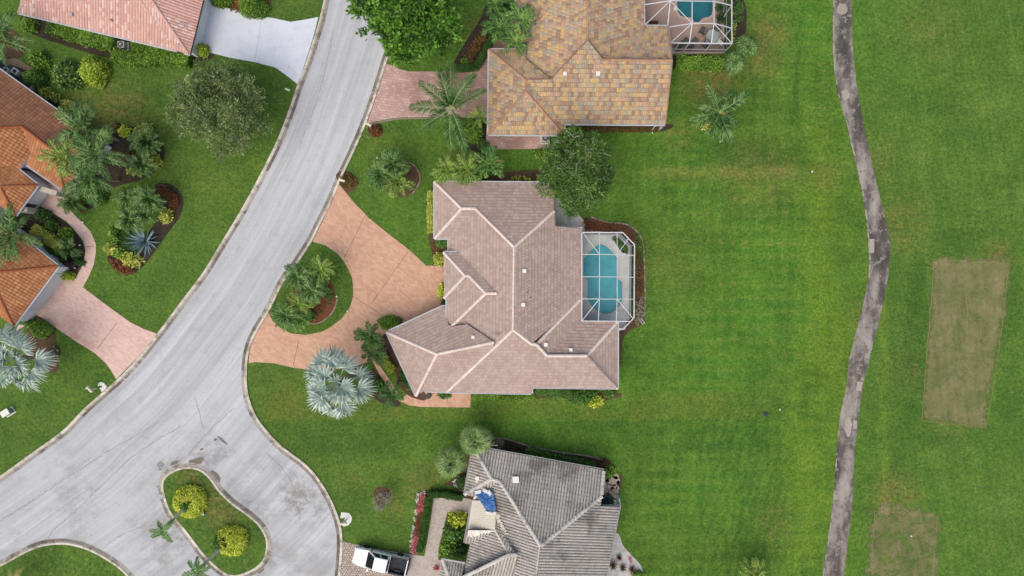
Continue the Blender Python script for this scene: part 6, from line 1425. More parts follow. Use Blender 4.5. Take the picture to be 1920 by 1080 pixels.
def palm(px, py, z, fam, n, label, base=None, scale=1.0, trunk_r=.14, old=0, trunk="trunk_grey", group=None, levels=(0, 1, 1, 2, 2, 3, 3, 4), cat="palm tree", name="palm_tree", seed=None, az=None, bend=.0, shaft=None):
    """px,py: the heart of the crown as seen; base: pixel of the foot"""
    rng = random.Random(int(px * 7 + py) if seed is None else seed); top = W(px, py, z); b = W(*base, 0) if base else Vector((top.x, top.y, 0)); b.z = 0
    root = thing(name, label, cat, b, group); mb = MB(); mid = b.lerp(top, .5) + Vector((0, 0, bend))
    mb.tube([b, b.lerp(mid, .5), mid, mid.lerp(top, .5), top], [trunk_r * 1.35, trunk_r * 1.05, trunk_r, trunk_r * .95, trunk_r * .8], 9); mb.build("trunk", trunk, root)
    if shaft: mb = MB(); mb.tube([top - Vector((0, 0, .7)), top + Vector((0, 0, .05))], [trunk_r * .85, trunk_r * .5], 8); mb.build("crownshaft", shaft, root)
    for i in range(n):
        lv = levels[i % len(levels)]; me = FAM["old"][4] if i < old else FAM[fam][lv]
        o = bpy.data.objects.new("frond", me); link(o, root); a = (az[i] if az else i * 2.399 + rng.uniform(-.25, .25)); o.location = (top - b) + Vector((0, 0, .05 * (4 - lv))); k = scale * rng.uniform(.86, 1.12)
        o.rotation_euler = (rng.uniform(-.2, .2), rng.uniform(-.12, .12), a); o.scale = (k, k, k)
    return root
def fan_mesh(pet, e, R, seg, spread, rng, mat, tilt=0.0, wseg=.12, droop=.25, cup=.25, fold_shade=False):
    V, T = [], []; fw = np.array([math.cos(e), 0, math.sin(e)]); hub = fw * pet; e2 = e - tilt; f2 = np.array([math.cos(e2), 0, math.sin(e2)]); up = np.array([-math.sin(e2), 0, math.cos(e2)]); sd_ = np.array([0, 1.0, 0])
    w_ = np.array([0, .045, 0]); V.append([-w_, w_, hub + w_ * .7, hub - w_ * .7]); T.append(.9); w2 = np.array([0, 0, .04]); V.append([-w2, w2, hub + w2, hub - w2]); T.append(.8)
    for k in range(seg):
        th = (k / (seg - 1) - .5) * spread; d = f2 * math.cos(th) + sd_ * math.sin(th) + up * cup * (abs(math.sin(th)) + (.12 if k % 2 else -.06)); d /= np.linalg.norm(d); ac_ = -f2 * math.sin(th) + sd_ * math.cos(th)
        l1 = R * rng.uniform(.88, 1.08) * (1 - .12 * abs(th) / (spread / 2)); m = hub + d * l1 * .55; tip = hub + d * l1 + np.array([0, 0, -droop * l1 * rng.uniform(.5, 1.3)]) + ac_ * rng.normal() * .05
        a = ac_ * wseg * .5; t = rng.random() if not fold_shade else (.08 + .3 * rng.random() if k % 2 else .6 + .4 * rng.random()); V.append([hub - a * .15, hub + a * .15, m + a + up * .03, m - a]); T.append(t); V.append([m - a, m + a + up * .03, tip + a * .12, tip - a * .12]); T.append(min(1, t + .12))  # alternating tint puts the shading of the pleats into the colour
    return as_mesh("fan_leaf", np.array(V), np.array(T), mat)
FANS = {"silver": [fan_mesh(p, math.radians(e), r_, 17, 3.0, fr, "fo_silver", math.radians(tl), .17, dr, .45, True) for p, e, tl, dr, r_ in ((.6, 76, 34, .12, 1.2), (1.25, 55, 46, .18, 1.4), (1.8, 36, 44, .24, 1.5), (2.15, 16, 36, .3, 1.5), (2.0, -8, 24, .34, 1.45))],
        "sabal": [fan_mesh(p, math.radians(e), .92, 24, 4.6, fr, "fo_fan", math.radians(tl), .075, dr, .3) for p, e, tl, dr in ((.35, 75, 30, .15), (.75, 52, 35, .25), (.95, 30, 35, .35), (1.0, 8, 30, .45), (.95, -15, 25, .5))],
        "saw": [fan_mesh(p, math.radians(e), .75, 18, 4.4, fr, "fo_palm", math.radians(tl), .075, dr, .3) for p, e, tl, dr in ((.4, 70, 30, .15), (.7, 45, 35, .25), (.8, 22, 32, .35), (.8, 5, 30, .4), (.8, 0, 25, .4))]}
def fan_palm(px, py, z, kind, n, label, base=None, scale=1.0, trunk_r=.2, group=None, levels=(0, 1, 1, 2, 2, 3, 3, 4)):
    rng = random.Random(int(px + py)); top = W(px, py, z); b = W(*base, 0) if base else Vector((top.x, top.y, 0)); root = thing("fan_palm", label, "palm tree", b, group)
    mb = MB(); mb.tube([b, b.lerp(top, .5), top], [trunk_r * 1.3, trunk_r, trunk_r], 10); mb.build("trunk", "trunk_grey", root)
    for i in range(n):
        lv = levels[i % len(levels)]; o = bpy.data.objects.new("fan_leaf", FANS[kind][lv]); link(o, root); o.location = top - b; k = scale * rng.uniform(.88, 1.12); o.scale = (k, k, k); o.rotation_euler = (rng.uniform(-.3, .3), rng.uniform(-.1, .1), i * 2.399 + rng.uniform(-.2, .2))
    return root
def rosette(px, py, R, n, mat, label, name, cat, h=.9, width=.16, group=None, folds=True, part="leaf", zb=.05):
    """stiff tapering blades from one heart"""
    f = 1 / S; c = W2(px, py); rng = random.Random(int(px)); root = thing(name, label, cat, (c.x, c.y, .02), group); R = R * f; ms = []
    for e in (15, 32, 50, 70):
        a = math.radians(e); V, T = [], []; L = R / max(.75, math.cos(a)) * (1 if e < 60 else .55); d = np.array([math.cos(a), 0, math.sin(a)]); up = np.array([-math.sin(a), 0, math.cos(a)]); s_ = np.array([0, 1.0, 0])
        pr = [(0, .55), (.25, 1), (.6, .85), (1.0, .04)]
        for (t0, w0), (t1, w1) in zip(pr[:-1], pr[1:]):
            p0, p1 = d * L * t0, d * L * t1
            for sg, tt in ((-1, .25), (1, .75)):
                e0, e1 = s_ * sg * width * .5 * w0 + up * width * .18 * w0, s_ * sg * width * .5 * w1 + up * width * .18 * w1; V.append([p0, p1, p1 + e1, p0 + e0]); T.append(tt)
        ms.append(as_mesh(part, np.array(V), np.array(T), mat))
    for i in range(n):
        o = bpy.data.objects.new(part, ms[min(3, int(i / n * 4))]); link(o, root); o.location = (0, 0, zb + .2 * i / n); k = rng.uniform(.85, 1.1); o.scale = (k, k, k); o.rotation_euler = (rng.uniform(-.15, .15), rng.uniform(-.08, .08), i * 2.399 + rng.uniform(-.15, .15))
    return root

# ---------------------------------------------------------------- trees
tree(764, 42, 118, 6.0, 3.4, "fo_bright", "big bright green broadleaf tree overhanging the road at the top", 1250, 22, .44, .32, lobes=52, spread=.52, rag=.45, lobe_k=.27, lean=(-.6, -.5), aspect=.48)
tree(411, 203, 110, 4.2, 2.8, "fo_olive", "wide grey green fine leaved tree on the lawn between the pink roof and the road", 3400, 14, .24, .28, lobes=80, spread=.42, rag=.6, lobe_k=.22, twigs=45, squash=(.95, .95), aspect=.36)
tree(1084, 322, 86, 5.4, 2.8, "fo_mid", "mid green tree with bare pale twigs between the tan and mauve roofs", 2700, 13, .26, .24, lobes=62, spread=.40, rag=.6, lobe_k=.24, twigs=110, lean=(-.4, .3), aspect=.38)
tree(717, 936, 20, 1.6, .8, "fo_dry", "sparse dry young tree on the lawn left of the flower strip", 90, 5, .18, .06, lobes=9, spread=.25, rag=.5, lobe_k=.4, twigs=45, name="young_tree")

# ---------------------------------------------------------------- palms
fan_palm(632, 717, 5.2, "silver", 27, "large silvery blue fan palm beside the circular drive", base=(668, 702), scale=1.17, trunk_r=.26, group="silver fan palms")
fan_palm(36, 672, 5.2, "silver", 27, "large silvery fan palm at the left edge below the orange garage", base=(95, 663), scale=1.10, trunk_r=.26, group="silver fan palms")
fan_palm(845, 866, 3.6, "sabal", 46, "lower left of the two round pale fan palms by the grey roof", base=(850, 852), scale=1.0, group="round fan palms by the grey house", trunk_r=.17)
fan_palm(891, 826, 3.6, "sabal", 46, "upper right of the two round pale fan palms by the grey roof", base=(893, 813), scale=.98, group="round fan palms by the grey house", trunk_r=.17)
fan_palm(1400, 86, 2.6, "saw", 26, "upper fan palm right of the larger pool enclosure", base=(1395, 90), scale=.95, trunk_r=.1, group="fan palms by the larger pool")
fan_palm(1376, 116, 2.2, "saw", 24, "lower fan palm at the end of the hedge by the larger pool", base=(1370, 118), scale=.95, trunk_r=.1, group="fan palms by the larger pool")
g_l = "tall feather palms beside the orange house"
palm(160, 243, 6.3, "plume", 17, "feather palm at the far corner of the shaded orange roof slope", base=(222, 262), group=g_l, scale=.92)
palm(124, 296, 6.0, "plume_lit", 16, "lit feather palm leaning over the orange roof ridge end", base=(190, 308), group=g_l, scale=.85)
palm(188, 290, 6.6, "plume", 16, "middle feather palm of the tall group, with the pale leaning trunk", base=(243, 314), group=g_l, scale=.9)
palm(172, 336, 5.6, "plume", 17, "lowest feather palm of the tall group, above the dark green shrub", base=(222, 338), group=g_l, scale=.95)
palm(28, 440, 6.4, "plume", 17, "feather palm over the orange garage roof at the left edge", base=(86, 449), group=g_l, scale=.95, old=1)
palm(10, 76, 5.0, "plume", 15, "feather palm in the top left corner at the left edge", base=(36, 92), scale=.92)
palm(4, 470, 5.2, "plume", 10, "half hidden feather palm at the left edge over the garage", base=(60, 480), scale=.7)
palm(846, 206, 6.0, "coco", 9, "coconut palm with long arching fronds over the rose driveway", base=(862, 232), scale=1.0, az=[1.45, 2.35, 3.1, 3.75, 4.6, 5.1, .35, 2.0, .9], levels=(2, 2, 3, 3, 4, 3, 2, 1, 1), trunk_r=.16)
palm(899, 220, 4.2, "plume_lit", 11, "small feather palm over the left edge of the tan roof", base=(893, 228), scale=.5)
palm(1347, 212, 2.6, "plume", 17, "lone bushy feather palm in the lawn right of the tan roof", base=(1343, 216), scale=1.08, old=2, levels=(1, 2, 2, 3, 3, 4, 4))
gi = "small feather palms above the mauve roof"
palm(838, 320, 3.4, "date", 21, "leftmost of three feather palms along the top eave of the mauve roof", base=(842, 326), group=gi, scale=.92)
palm(876, 318, 3.6, "date", 24, "middle of three feather palms along the top eave of the mauve roof", base=(878, 326), group=gi, scale=1.08)
palm(916, 308, 3.8, "wind", 14, "rightmost feather palm with a pale bent spear above the mauve roof", base=(916, 318), group=gi, scale=1.1, old=2)
gc = "palm clump on the lawn above the mauve house"
palm(738, 309, 3.0, "date_dark", 23, "upper palm of the lawn clump above the mauve house", base=(744, 318), group=gc, scale=1.0)
palm(716, 329, 2.8, "date_dark", 21, "left palm of the lawn clump above the mauve house", base=(722, 334), group=gc, scale=1.0, old=2)
palm(745, 341, 2.6, "date", 26, "lower right palm of the lawn clump, the brightest", base=(750, 342), group=gc, scale=1.05)
gd = "feather palms on the drive island"
palm(603, 505, 2.8, "date", 26, "uppermost palm of the drive island", base=(606, 508), group=gd, scale=.92, levels=(1, 2, 2, 3, 3, 4))
palm(559, 520, 3.0, "date_dark", 24, "palm of the drive island nearest the road kerb", base=(566, 522), group=gd, scale=.95, levels=(1, 2, 2, 3, 3, 4))
palm(586, 544, 3.0, "date_dark", 24, "central palm of the drive island above the lime shrub", base=(590, 546), group=gd, scale=.95, levels=(1, 2, 2, 3, 3, 4))
palm(561, 570, 2.6, "date", 23, "palm of the drive island left of the lime shrub", base=(565, 571), group=gd, scale=.9, levels=(1, 2, 2, 3, 3, 4))
palm(538, 592, 2.8, "date_dark", 24, "lowest left palm of the drive island", base=(545, 592), group=gd, scale=.95, levels=(1, 2, 2, 3, 3, 4))
palm(566, 598, 2.2, "wind", 12, "dark sparse palm at the bottom of the drive island", base=(570, 598), group=gd, scale=.85, levels=(1, 2, 2, 3, 3))
ga = "dark palms by the garage walkway"
palm(694, 630, 3.4, "adonidia", 11, "upper dark palm where the walkway leaves the circular drive", base=(718, 634), group=ga, scale=.98, levels=(1, 2, 2, 3), shaft="trunk_pale")
palm(704, 663, 3.2, "adonidia", 11, "lower dark palm between the silver palm and the lime hedge", base=(725, 652), group=ga, scale=.85, levels=(1, 2, 2, 3), shaft="trunk_pale")
palm(735, 739, 2.8, "adonidia", 10, "dark palm on the lawn beside the bend of the walkway", base=(748, 713), group=ga, scale=.85, levels=(1, 2, 2, 3), shaft="trunk_pale")
gt = "palms left of the tan tiled house"
palm(929, 6, 3.2, "wind", 11, "uppermost palm beside the tan roof at the top edge", base=(932, 14), group=gt, scale=1.02, levels=(2, 3, 2, 3))
palm(935, 51, 4.0, "wind", 11, "palm between the dark planting bed and the tan roof", base=(938, 62), group=gt, scale=1.02, levels=(2, 3, 2, 3))
palm(976, 34, 4.4, "wind", 11, "palm leaning on the tan roof, topmost on the tiles", base=(974, 60), group=gt, scale=1.0, levels=(2, 3, 2, 3))
palm(965, 76, 4.0, "wind", 11, "palm over the notch of the tan roof with a lime frond", base=(972, 88), group=gt, scale=1.0, levels=(2, 3, 2, 3), old=1)
gp = "leaning palms on the traffic island"
palm(308, 993, 6.4, "small", 7, "upper leaning slim palm over the kerb of the traffic island", base=(352, 945), group=gp, scale=1.12, trunk_r=.14, trunk="trunk_pale", levels=(2, 3, 4, 3), az=[3.0, 3.7, 4.5, 5.3, .6, .9, 2.4], bend=.15)
palm(371, 1069, 6.4, "small", 8, "lower leaning slim palm at the bottom tip of the traffic island", base=(420, 1022), group=gp, scale=1.12, trunk_r=.14, trunk="trunk_pale", levels=(2, 3, 4, 3), bend=.15)
gs = "fine palms in the beds by the orange house"
palm(277, 266, 2.4, "date_dark", 31, "upper fine leaved palm at the round end of the mulch bed", base=(274, 268), group=gs, scale=1.0, levels=(0, 1, 1, 2, 2, 3, 3))
palm(268, 307, 2.2, "date_dark", 31, "lower fine leaved palm ringed with yellow crotons", base=(266, 308), group=gs, scale=.95, levels=(0, 1, 1, 2, 2, 3, 3))
palm(281, 374, 2.4, "date_dark", 27, "upper right palm of the four above the blue agave", base=(278, 376), group=gs, scale=.95, levels=(0, 1, 1, 2, 2, 3, 3))
palm(240, 372, 2.2, "date_dark", 23, "upper left palm of the four above the blue agave", base=(240, 373), group=gs, scale=.78, levels=(0, 1, 1, 2, 2, 3, 3))
palm(245, 411, 2.4, "date_dark", 29, "lower left palm of the four above the blue agave", base=(243, 412), group=gs, scale=.92, levels=(0, 1, 1, 2, 2, 3, 3))
palm(276, 403, 2.0, "date_dark", 23, "lower right palm of the four above the blue agave", base=(274, 404), group=gs, scale=.8, levels=(0, 1, 1, 2, 2, 3, 3))
palm(1412, 1078, 1.8, "date", 24, "small palm at the bottom edge of the back lawn", base=(1410, 1078), scale=1.1)
palm(30, 1092, 2.5, "old", 12, "pale yellow palm at the bottom left edge", base=(36, 1088), scale=1.0)

# ---------------------------------------------------------------- rosettes
rosette(275, 454, 29, 46, "fo_agave", "blue agave with stiff radiating blades in the island bed of the left lawn", "agave", "agave", width=.19)
palm(131, 467, 1.1, "date_dark", 30, "round dark sago beside the yellow hedge and the pink walkway", base=(130, 467), scale=.72, trunk_r=.2, cat="sago palm", name="sago_palm", levels=(0, 1, 1, 2, 2, 3, 3), group="sago palms")
palm(137, 380, 1.1, "date_dark", 22, "dark spiky sago above the start of the pink walkway", base=(136, 380), scale=.8, trunk_r=.2, cat="sago palm", name="sago_palm", levels=(0, 1, 1, 2, 2, 3, 3), group="sago palms")
gx = "maroon bromeliads in white gravel"
for px, py, r, lb in [(1160, 1044, 7, "roundest and uppermost maroon bromeliad in the white gravel"), (1149, 1058, 10, "leftmost maroon bromeliad, against the grey eave"), (1167, 1063, 9, "maroon bromeliad in the middle of the white gravel"), (1184, 1066, 9, "rightmost maroon bromeliad in the white gravel")]:
    rosette(px, py, r, 26, "fo_maroon", lb, "bromeliad", "bromeliad", width=.09, group=gx)

# ---------------------------------------------------------------- shrubs and hedges
gb = "clipped round shrubs on the traffic island"
shrub(354, 942, 31, 31, 1.5, "fo_lime", "upper round lime green shrub on the traffic island, with a hollow at its middle", group=gb, hole=[(-.1, -.15, .3), (.2, .1, .14), (.45, .35, .12), (-.7, .2, .12)], L=.15, dens=1.1, rough=.26, z0=.08, lumps=1)
shrub(433, 1016, 29, 29, 1.4, "fo_lime", "lower round lime green shrub on the traffic island", group=gb, hole=[(-.35, .25, .16), (-.2, -.05, .2), (.3, .1, .1), (.1, .6, .12)], L=.15, dens=1.1, rough=.26, z0=.08, lumps=1)
shrub(351, 948, 9, 9, 1.75, "fo_green", "small green tuft round the trunk in the upper traffic island shrub", L=.2); shrub(411, 1019, 12, 12, 1.5, "fo_green", "green tuft beside the trunk in the lower traffic island shrub", L=.2)
shrub(174, 133, 25, 27, 2.1, "fo_yellowgreen", "large rounded yellow green shrub on the lawn below the pink roof", L=.17, rough=.2, rot=-.2)
shrub(124, 139, 31, 26, 1.7, "fo_mid", "loose dark green shrub left of the rounded yellow green one", L=.26, rough=.55, rot=.3)
shrub(71, 113, 19, 16, 1.3, "fo_hedge", "bright green shrub at the end of the brown side path", L=.2, rough=.4); shrub(62, 147, 21, 16, 1.9, "fo_green", "dark green shrub against the shaded orange roof eave, beside the stub wall", L=.14, rough=.3, rot=.4)
gy = "yellow crotons along the brown eave"
shrub(84, 174, 11, 11, 1.0, "fo_yellow", "uppermost yellow croton beside the stub wall", L=.2, group=gy, rough=.4); shrub(104, 183, 8, 8, .8, "fo_yellow", "smallest yellow croton, between the two larger ones on the shaded orange eave", L=.18, group=gy, rough=.4); shrub(127, 200, 17, 11, 1.0, "fo_yellow", "widest yellow croton near the feather palm on the shaded orange eave", L=.2, group=gy, rough=.4, rot=.5)
shrub(53, 46, 14, 15, 1.2, "fo_hedge", "small green shrub left of the hedge under the pink eave", L=.17, rough=.4)
hedge([(92, 47), (140, 62), (185, 74), (217, 84)], 30, 1.3, "fo_hedge", "long green hedge under the pink eave, left of the air conditioner", L=.19, rough=.35)
hedge([(212, 102), (245, 110), (280, 108), (320, 108), (358, 114)], 24, 1.3, "fo_hedge", "green hedge below the pink eave, right of the air conditioner", L=.19, rough=.35)
hedge([(248, 86), (300, 96), (330, 102)], 16, 1.2, "fo_hedge", "inner strip of hedge tight under the pink eave", L=.17, rough=.35)
shrub(379, 93, 11, 12, 1.2, "fo_yellowgreen", "small yellow green shrub at the corner of the white driveway", L=.16, rough=.35)
shrub(473, 9, 28, 22, 1.9, "fo_hedge", "rounded green shrub above the white driveway at the top edge", L=.14, rough=.25, group="shrubs above the white driveway"); shrub(413, -2, 21, 13, 1.5, "fo_hedge", "flatter green shrub in the corner of the pink house and its white drive", L=.16, rough=.35, group="shrubs above the white driveway")
cover([(398, 4), (430, 8), (470, 24), (460, 28), (430, 18), (398, 10)], 400, .16, .3, "fo_croton", "low reddish planting along the top of the white driveway")
tf = "fo_yellow"
shrub(266, 246, 20, 12, .95, tf, "yellow croton above the upper fine leaved palm", L=.22, rough=.5, rot=-.4); shrub(232, 246, 11, 10, .9, "fo_lime", "yellow green shrub left of the yellow croton in the mulch bed", L=.2, rough=.4); shrub(217, 240, 10, 8, .7, "fo_croton", "orange tinged croton beside the feather palm foot", L=.2, rough=.4)
shrub(252, 320, 17, 9, .8, tf, "yellow croton at the lower left of the ringed palm", L=.22, rough=.5); shrub(292, 303, 9, 14, .8, tf, "yellow croton at the right of the ringed palm", L=.2, rough=.5); shrub(246, 294, 9, 8, .6, "fo_croton", "orange croton between the two fine leaved palms", L=.2, rough=.4)
shrub(172, 362, 28, 20, 1.6, "fo_green", "large dark green shrub below the tall feather palms", L=.17, rough=.3, rot=.5); shrub(152, 392, 9, 7, .6, "fo_croton", "brownish low shrub right of the sago by the walkway", L=.17, rough=.45)
shrub(310, 404, 12, 14, .9, "fo_yellow", "pale yellow croton at the right of the palms in the island bed", L=.22, rough=.4, group="yellow crotons of the island bed")
cover([(300, 355), (325, 360), (336, 378), (330, 396), (318, 392), (318, 372), (298, 362)], 700, .2, .45, "fo_rust", "rust red croton planting at the right rim of the island bed"); cover([(285, 352), (310, 348), (326, 358), (312, 368), (290, 360)], 420, .18, .35, "fo_croton", "brownish planting at the top of the island bed")
shrub(205, 466, 12, 10, .9, tf, "yellow croton at the left tip of the island bed", L=.22, rough=.45, group="yellow crotons of the island bed"); shrub(224, 476, 12, 9, .8, "fo_hedge", "green shrub among the yellow crotons of the island bed", L=.2, rough=.45); shrub(244, 486, 22, 13, .95, tf, "widest yellow croton at the foot of the island bed", L=.22, rough=.45, rot=.35, group="yellow crotons of the island bed")
cover([(206, 484), (222, 488), (240, 500), (256, 510), (236, 514), (216, 504)], 600, .2, .35, "fo_rust", "rust and orange croton edge at the bottom of the island bed")
shrub(214, 440, 8, 18, .9, "fo_hedge", "upright bright green shrub at the left rim of the island bed", L=.2, rough=.35, rot=-.25); shrub(224, 421, 8, 9, .8, "fo_hedge", "small green shrub below the upper left palm of the island bed", L=.2, rough=.35)
shrub(238, 452, 17, 24, .45, "fo_clipped", "low flat clipped green mound left of the blue agave", L=.12, rough=.2, rot=-.5)
hedge([(62, 430), (82, 440), (100, 454), (117, 470)], 20, .9, "fo_yellow", "yellow green hedge running down to the round sago by the walkway", L=.15, rough=.25)
shrub(96, 422, 12, 10, .9, "fo_green", "small round green shrub above the yellow hedge", L=.15); shrub(122, 437, 13, 11, .9, "fo_hedge", "lighter round green shrub inside the walkway curve", L=.15); shrub(79, 403, 15, 10, 1.1, "fo_dark", "dark green shrub below the portico of the orange house", L=.2, rough=.4)
shrub(96, 474, 14, 8, .8, "fo_green", "green shrub between the yellow hedge and the garage roof", L=.2, rough=.4, rot=.6); shrub(147, 491, 12, 6, .7, "fo_clipped", "low oblong green shrub at the right of the entry bed", L=.13, rot=.5); shrub(129, 497, 16, 10, .8, "fo_purple", "dark purple shrub beside the garage corner", L=.2, rough=.5); shrub(117, 490, 8, 8, .9, "fo_dark", "dark shrub against the garage corner of the orange house", L=.16)
shrub(124, 517, 15, 8, .9, "fo_yellowgreen", "bright yellow green clipped shrub at the top of the pink driveway", L=.12, rough=.2, rot=.15); shrub(73, 617, 20, 17, 1.3, "fo_hedge", "rounded green shrub below the orange garage corner", L=.15, rough=.3, rot=.3); shrub(45, 600, 14, 9, 1.0, "fo_green", "green shrub tucked under the orange garage eave", L=.17, rough=.4); shrub(100, 662, 9, 9, .6, "fo_dry", "dry brown grass tuft right of the left silver palm", L=.25, rough=.6)
# drive island
shrub(583, 566, 16, 9, .9, "fo_lime", "lime green shrub at the middle of the drive island", L=.15, rough=.3, rot=-.6); shrub(580, 592, 11, 9, .7, "fo_green", "green shrub at the foot of the red mulch on the drive island", L=.17, rough=.4); cover([(606, 530), (620, 540), (626, 556), (620, 566), (612, 556), (604, 542)], 500, .17, .3, "fo_green", "loose green plants along the top of the red mulch on the drive island"); cover([(596, 560), (624, 566), (618, 584), (604, 590), (592, 580)], 90, .14, .15, "fo_green", "scattered seedlings on the red mulch of the drive island")
# middle house
hedge([(809, 358), (807, 395), (808, 440)], 11, 1.2, "fo_yellow", "narrow variegated hedge along the left eave of the mauve roof", L=.15, rough=.3); shrub(824, 486, 12, 12, 1.2, "fo_yellow", "round yellow green shrub at the upper corner of the circular drive", L=.14, rough=.25); shrub(828, 546, 8, 14, 1.1, "fo_lime", "yellow green shrub squeezed against the mauve porch eave", L=.17, rough=.4); shrub(830, 455, 14, 9, 1.1, "fo_green", "dark green shrub in the notch of the mauve roof", L=.17, rough=.4); cover([(808, 452), (822, 456), (826, 472), (812, 474)], 240, .15, .3, "fo_croton", "brown ground plants between the lawn and the mauve roof notch"); shrub(834, 566, 6, 6, .8, "fo_dark", "small dark shrub under the mauve porch corner", L=.15)
shrub(730, 605, 22, 13, 1.3, "fo_hedge", "rounded bright green shrub above the left tip of the mauve roof", L=.13, rough=.2); hedge([(713, 660), (724, 680), (737, 698)], 14, .9, "fo_yellow", "lime yellow hedge between the walkway and the garage eave", L=.14, rough=.25); shrub(760, 712, 8, 20, .9, "fo_green", "green shrub along the garage eave beside the walkway", L=.17, rough=.4, rot=-.45); shrub(708, 722, 12, 13, .8, "fo_green", "green shrub at the right foot of the large silver palm", L=.2, rough=.5); shrub(700, 645, 8, 9, .8, "fo_lime", "small yellow green shrub between the two dark palms", L=.2, rough=.45)
shrub(832, 741, 13, 6, .8, "fo_green", "small shrub on the salmon walkway under the mauve eave", L=.17, rough=.5)
hedge([(886, 742), (930, 744), (975, 745), (1005, 740)], 13, .9, "fo_hedge", "bright hedge under the left part of the lower mauve eave", L=.17, rough=.4); hedge([(1003, 733), (1040, 736), (1075, 738)], 17, 1.0, "fo_green", "darker hedge under the middle of the lower mauve eave", L=.17, rough=.4); shrub(1092, 745, 34, 14, 1.0, "fo_green", "loose wide shrub under the lower right of the mauve eave", L=.2, rough=.55); shrub(1116, 752, 15, 12, .9, "fo_lime", "yellow tipped shrub at the lower right of the mauve house", L=.2, rough=.5); shrub(1142, 738, 12, 8, .8, "fo_green", "small green shrub near the lower right corner of the mauve roof", L=.2, rough=.5)
cover([(1095, 413), (1135, 420), (1168, 424), (1186, 440), (1192, 456), (1168, 434), (1094, 434)], 900, .16, .35, "fo_rust", "reddish brown planting above the pool enclosure"); cover([(1188, 432), (1202, 450), (1206, 480), (1200, 500), (1193, 470)], 260, .18, .4, "fo_green", "green plants at the bend of the bed above the pool enclosure"); cover([(1192, 458), (1202, 470), (1205, 510), (1206, 555), (1192, 555)], 700, .16, .3, "fo_croton", "mixed low planting right of the pool enclosure"); cover([(1192, 556), (1206, 556), (1206, 600), (1192, 610)], 420, .16, .3, "fo_dry", "dry pale plants at the lower right of the pool enclosure"); cover([(1158, 650), (1163, 650), (1163, 690), (1158, 690)], 140, .15, .3, "fo_rust", "red tinted plants along the right eave of the mauve roof"); cover([(1147, 446), (1158, 446), (1176, 464), (1175, 474), (1160, 464)], 520, .15, .4, "fo_green", "green plants in the pocket of the pool deck", z0=.04)
cover([(950, 331), (1000, 330), (1028, 334), (1028, 341), (950, 341)], 200, .15, .3, "fo_lime", "low green plants along the top eave of the mauve roof"); shrub(895, 332, 16, 8, .9, "fo_dark", "dark shrub under the palms at the top mauve eave", L=.18, rough=.4)
# tan house
hedge([(853, 128), (876, 127), (891, 126)], 11, .8, "fo_clipped", "short clipped hedge along the top of the rose driveway", L=.11, rough=.12, group="clipped L shaped hedge"); hedge([(893, 125), (904, 108), (915, 86), (926, 64)], 11, .8, "fo_clipped", "slanting clipped hedge beside the tan garage", L=.11, rough=.12, group="clipped L shaped hedge")
cover([(862, 118), (878, 100), (896, 70), (905, 60), (910, 70), (896, 96), (884, 116)], 800, .2, .4, "fo_croton", "mixed croton planting inside the dark bed by the rose driveway"); shrub(872, 116, 8, 7, .6, "fo_hedge", "low rounded green plant at the lower end of the dark bed", L=.13); shrub(946, 10, 16, 26, 1.2, "fo_dark", "dark shrub between the top palm and the tan roof", L=.25, rough=.5)
shrub(887, 246, 18, 20, 1.7, "fo_hedge", "large bright green shrub left of the lower tan roof corner", L=.15, rough=.25); shrub(906, 272, 10, 10, .8, "fo_green", "small green shrub at the end of the side patio", L=.15, rough=.35); shrub(1018, 287, 17, 10, .9, "fo_hedge", "bright green shrub at the left foot of the tree between the roofs", L=.16, rough=.35)
hedge([(1070, 240), (1120, 241), (1180, 242), (1236, 241)], 9, .6, "fo_croton", "reddish low hedge along the bottom eave of the tan roof", L=.16, rough=.5); shrub(1082, 240, 20, 8, .7, "fo_hedge", "green shrub at the left end of the planting under the tan eave", L=.15, rough=.4)
hedge([(1268, 116), (1310, 118), (1358, 118)], 23, 1.3, "fo_hedge", "dense bright hedge below the larger pool enclosure", L=.19, rough=.35); cover([(1376, 0), (1392, 12), (1390, 40), (1376, 50)], 300, .22, .6, "fo_green", "loose green planting right of the larger enclosure"); cover([(1374, 20), (1378, 20), (1378, 80), (1374, 80)], 150, .15, .4, "fo_lime", "thin yellow green planting tight against the right enclosure wall"); shrub(1352, 33, 7, 8, .9, "fo_dark", "dark potted plant against the right wall of the larger enclosure", L=.25, rough=.6); shrub(1350, 14, 7, 6, .8, "fo_dark", "dark round plant at the upper right of the larger pool", L=.2, rough=.5)
shrub(1328, 236, 14, 6, .5, "fo_yellow", "yellow ground foliage below the lone palm in the lawn", L=.2, rough=.5)
shrub(704, 245, 12, 10, .6, "fo_rust", "round rust coloured croton bed beside the rose driveway", L=.18, rough=.45); shrub(653, 339, 15, 13, .6, "fo_croton", "round orange and green croton bed at the upper tip of the circular drive", L=.18, rough=.45)
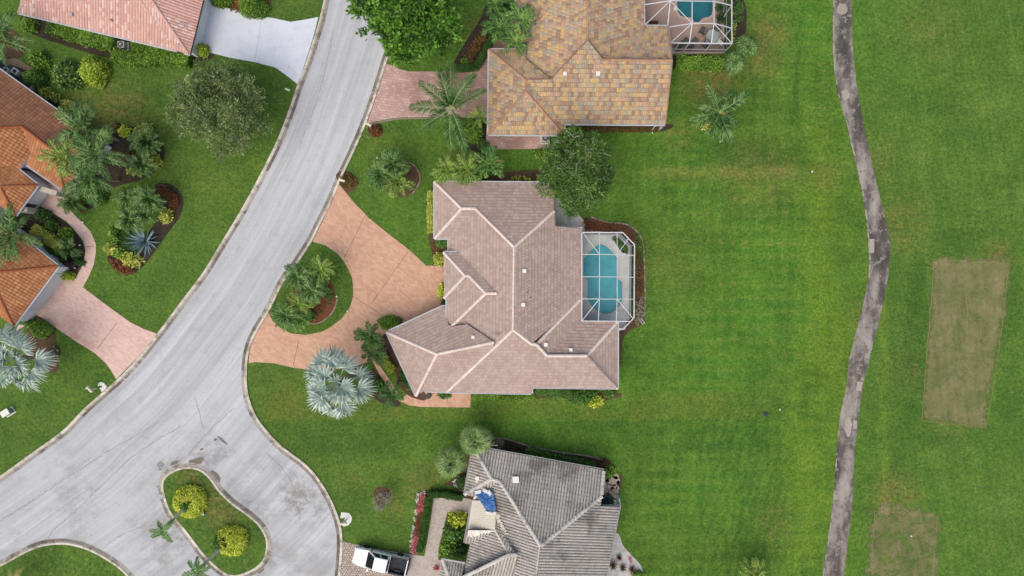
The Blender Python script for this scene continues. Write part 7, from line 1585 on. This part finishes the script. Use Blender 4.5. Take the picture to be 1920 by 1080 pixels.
# grey house
hedge([(803, 928), (828, 927), (850, 931), (868, 934)], 11, 1.0, "fo_clipped", "clipped hedge running to the grey eave along the forecourt walk", L=.11, rough=.12); hedge([(803, 932), (798, 965), (792, 1000), (785, 1038)], 10, 1.0, "fo_clipped", "clipped hedge between the flower strip and the forecourt walk", L=.11, rough=.12)
cover([(789, 926), (799, 929), (796, 957), (784, 957)], 800, .16, .5, "fo_red", "upper pink and red block of the flower strip", cat="flower bed", name="flower_bed"); cover([(785, 958), (795, 958), (788, 1003), (778, 1003)], 900, .16, .4, "fo_rust", "middle rust block of the flower strip", cat="flower bed", name="flower_bed"); cover([(777, 1004), (787, 1004), (782, 1036), (772, 1034)], 650, .16, .45, "fo_red", "lower pink block of the flower strip", cat="flower bed", name="flower_bed")
cover([(783, 925), (798, 919), (800, 924), (788, 930), (776, 1000), (772, 1034), (768, 1030), (775, 980)], 420, .13, .3, "fo_white", "white blossom along the left side of the flower strip")
for px, py, rx, ry, h, m_, lb in [(858, 975, 16, 13, 1.5, "fo_lime", "upper yellow green shrub in the grey house courtyard"), (850, 1000, 18, 16, 1.7, "fo_green", "middle dark green shrub in the grey house courtyard"), (842, 1025, 16, 15, 1.5, "fo_hedge", "lower bright green shrub in the grey house courtyard"), (862, 1030, 10, 14, 1.2, "fo_dark", "dark shrub against the grey courtyard wall"), (836, 1042, 10, 8, 1.0, "fo_hedge", "lowest shrub of the grey house courtyard by the forecourt")]: shrub(px, py, rx, ry, h, m_, lb, L=.26, rough=.5, group="courtyard shrubs of the grey house")
hedge([(985, 845), (1030, 856), (1075, 866), (1120, 876)], 13, 1.1, "fo_green", "dark hedge in the mulch above the grey roof", L=.18, rough=.45); shrub(935, 831, 9, 10, .8, "fo_dry", "pale dry shrub beside the upper fan palm", L=.2, rough=.5); shrub(1142, 885, 12, 12, .8, "fo_hedge", "light green shrub at the upper right corner of the grey roof", L=.17, rough=.45); shrub(866, 905, 11, 14, 1.1, "fo_dark", "dark shrub between the left fan palm and the grey eave", L=.18, rough=.45); shrub(1130, 868, 14, 6, .6, "fo_maroon", "brownish shrub at the right end of the bed above the grey roof", L=.17, rough=.5)
cover([(845, 900), (858, 898), (872, 915), (868, 922), (856, 912)], 160, .14, .25, "fo_white", "pale stones and blossom below the left fan palm"); shrub(818, 1065, 4, 5, .3, "fo_red", "small red plant on the paved forecourt right of the pickup", L=.14, rough=.5); shrub(1197, 1078, 12, 7, .6, "fo_hedge", "small green shrub at the tip of the white gravel", L=.16, rough=.4); cover([(1175, 1042), (1186, 1046), (1184, 1056), (1176, 1052)], 60, .13, .2, "fo_red", "red flowers in the white gravel")
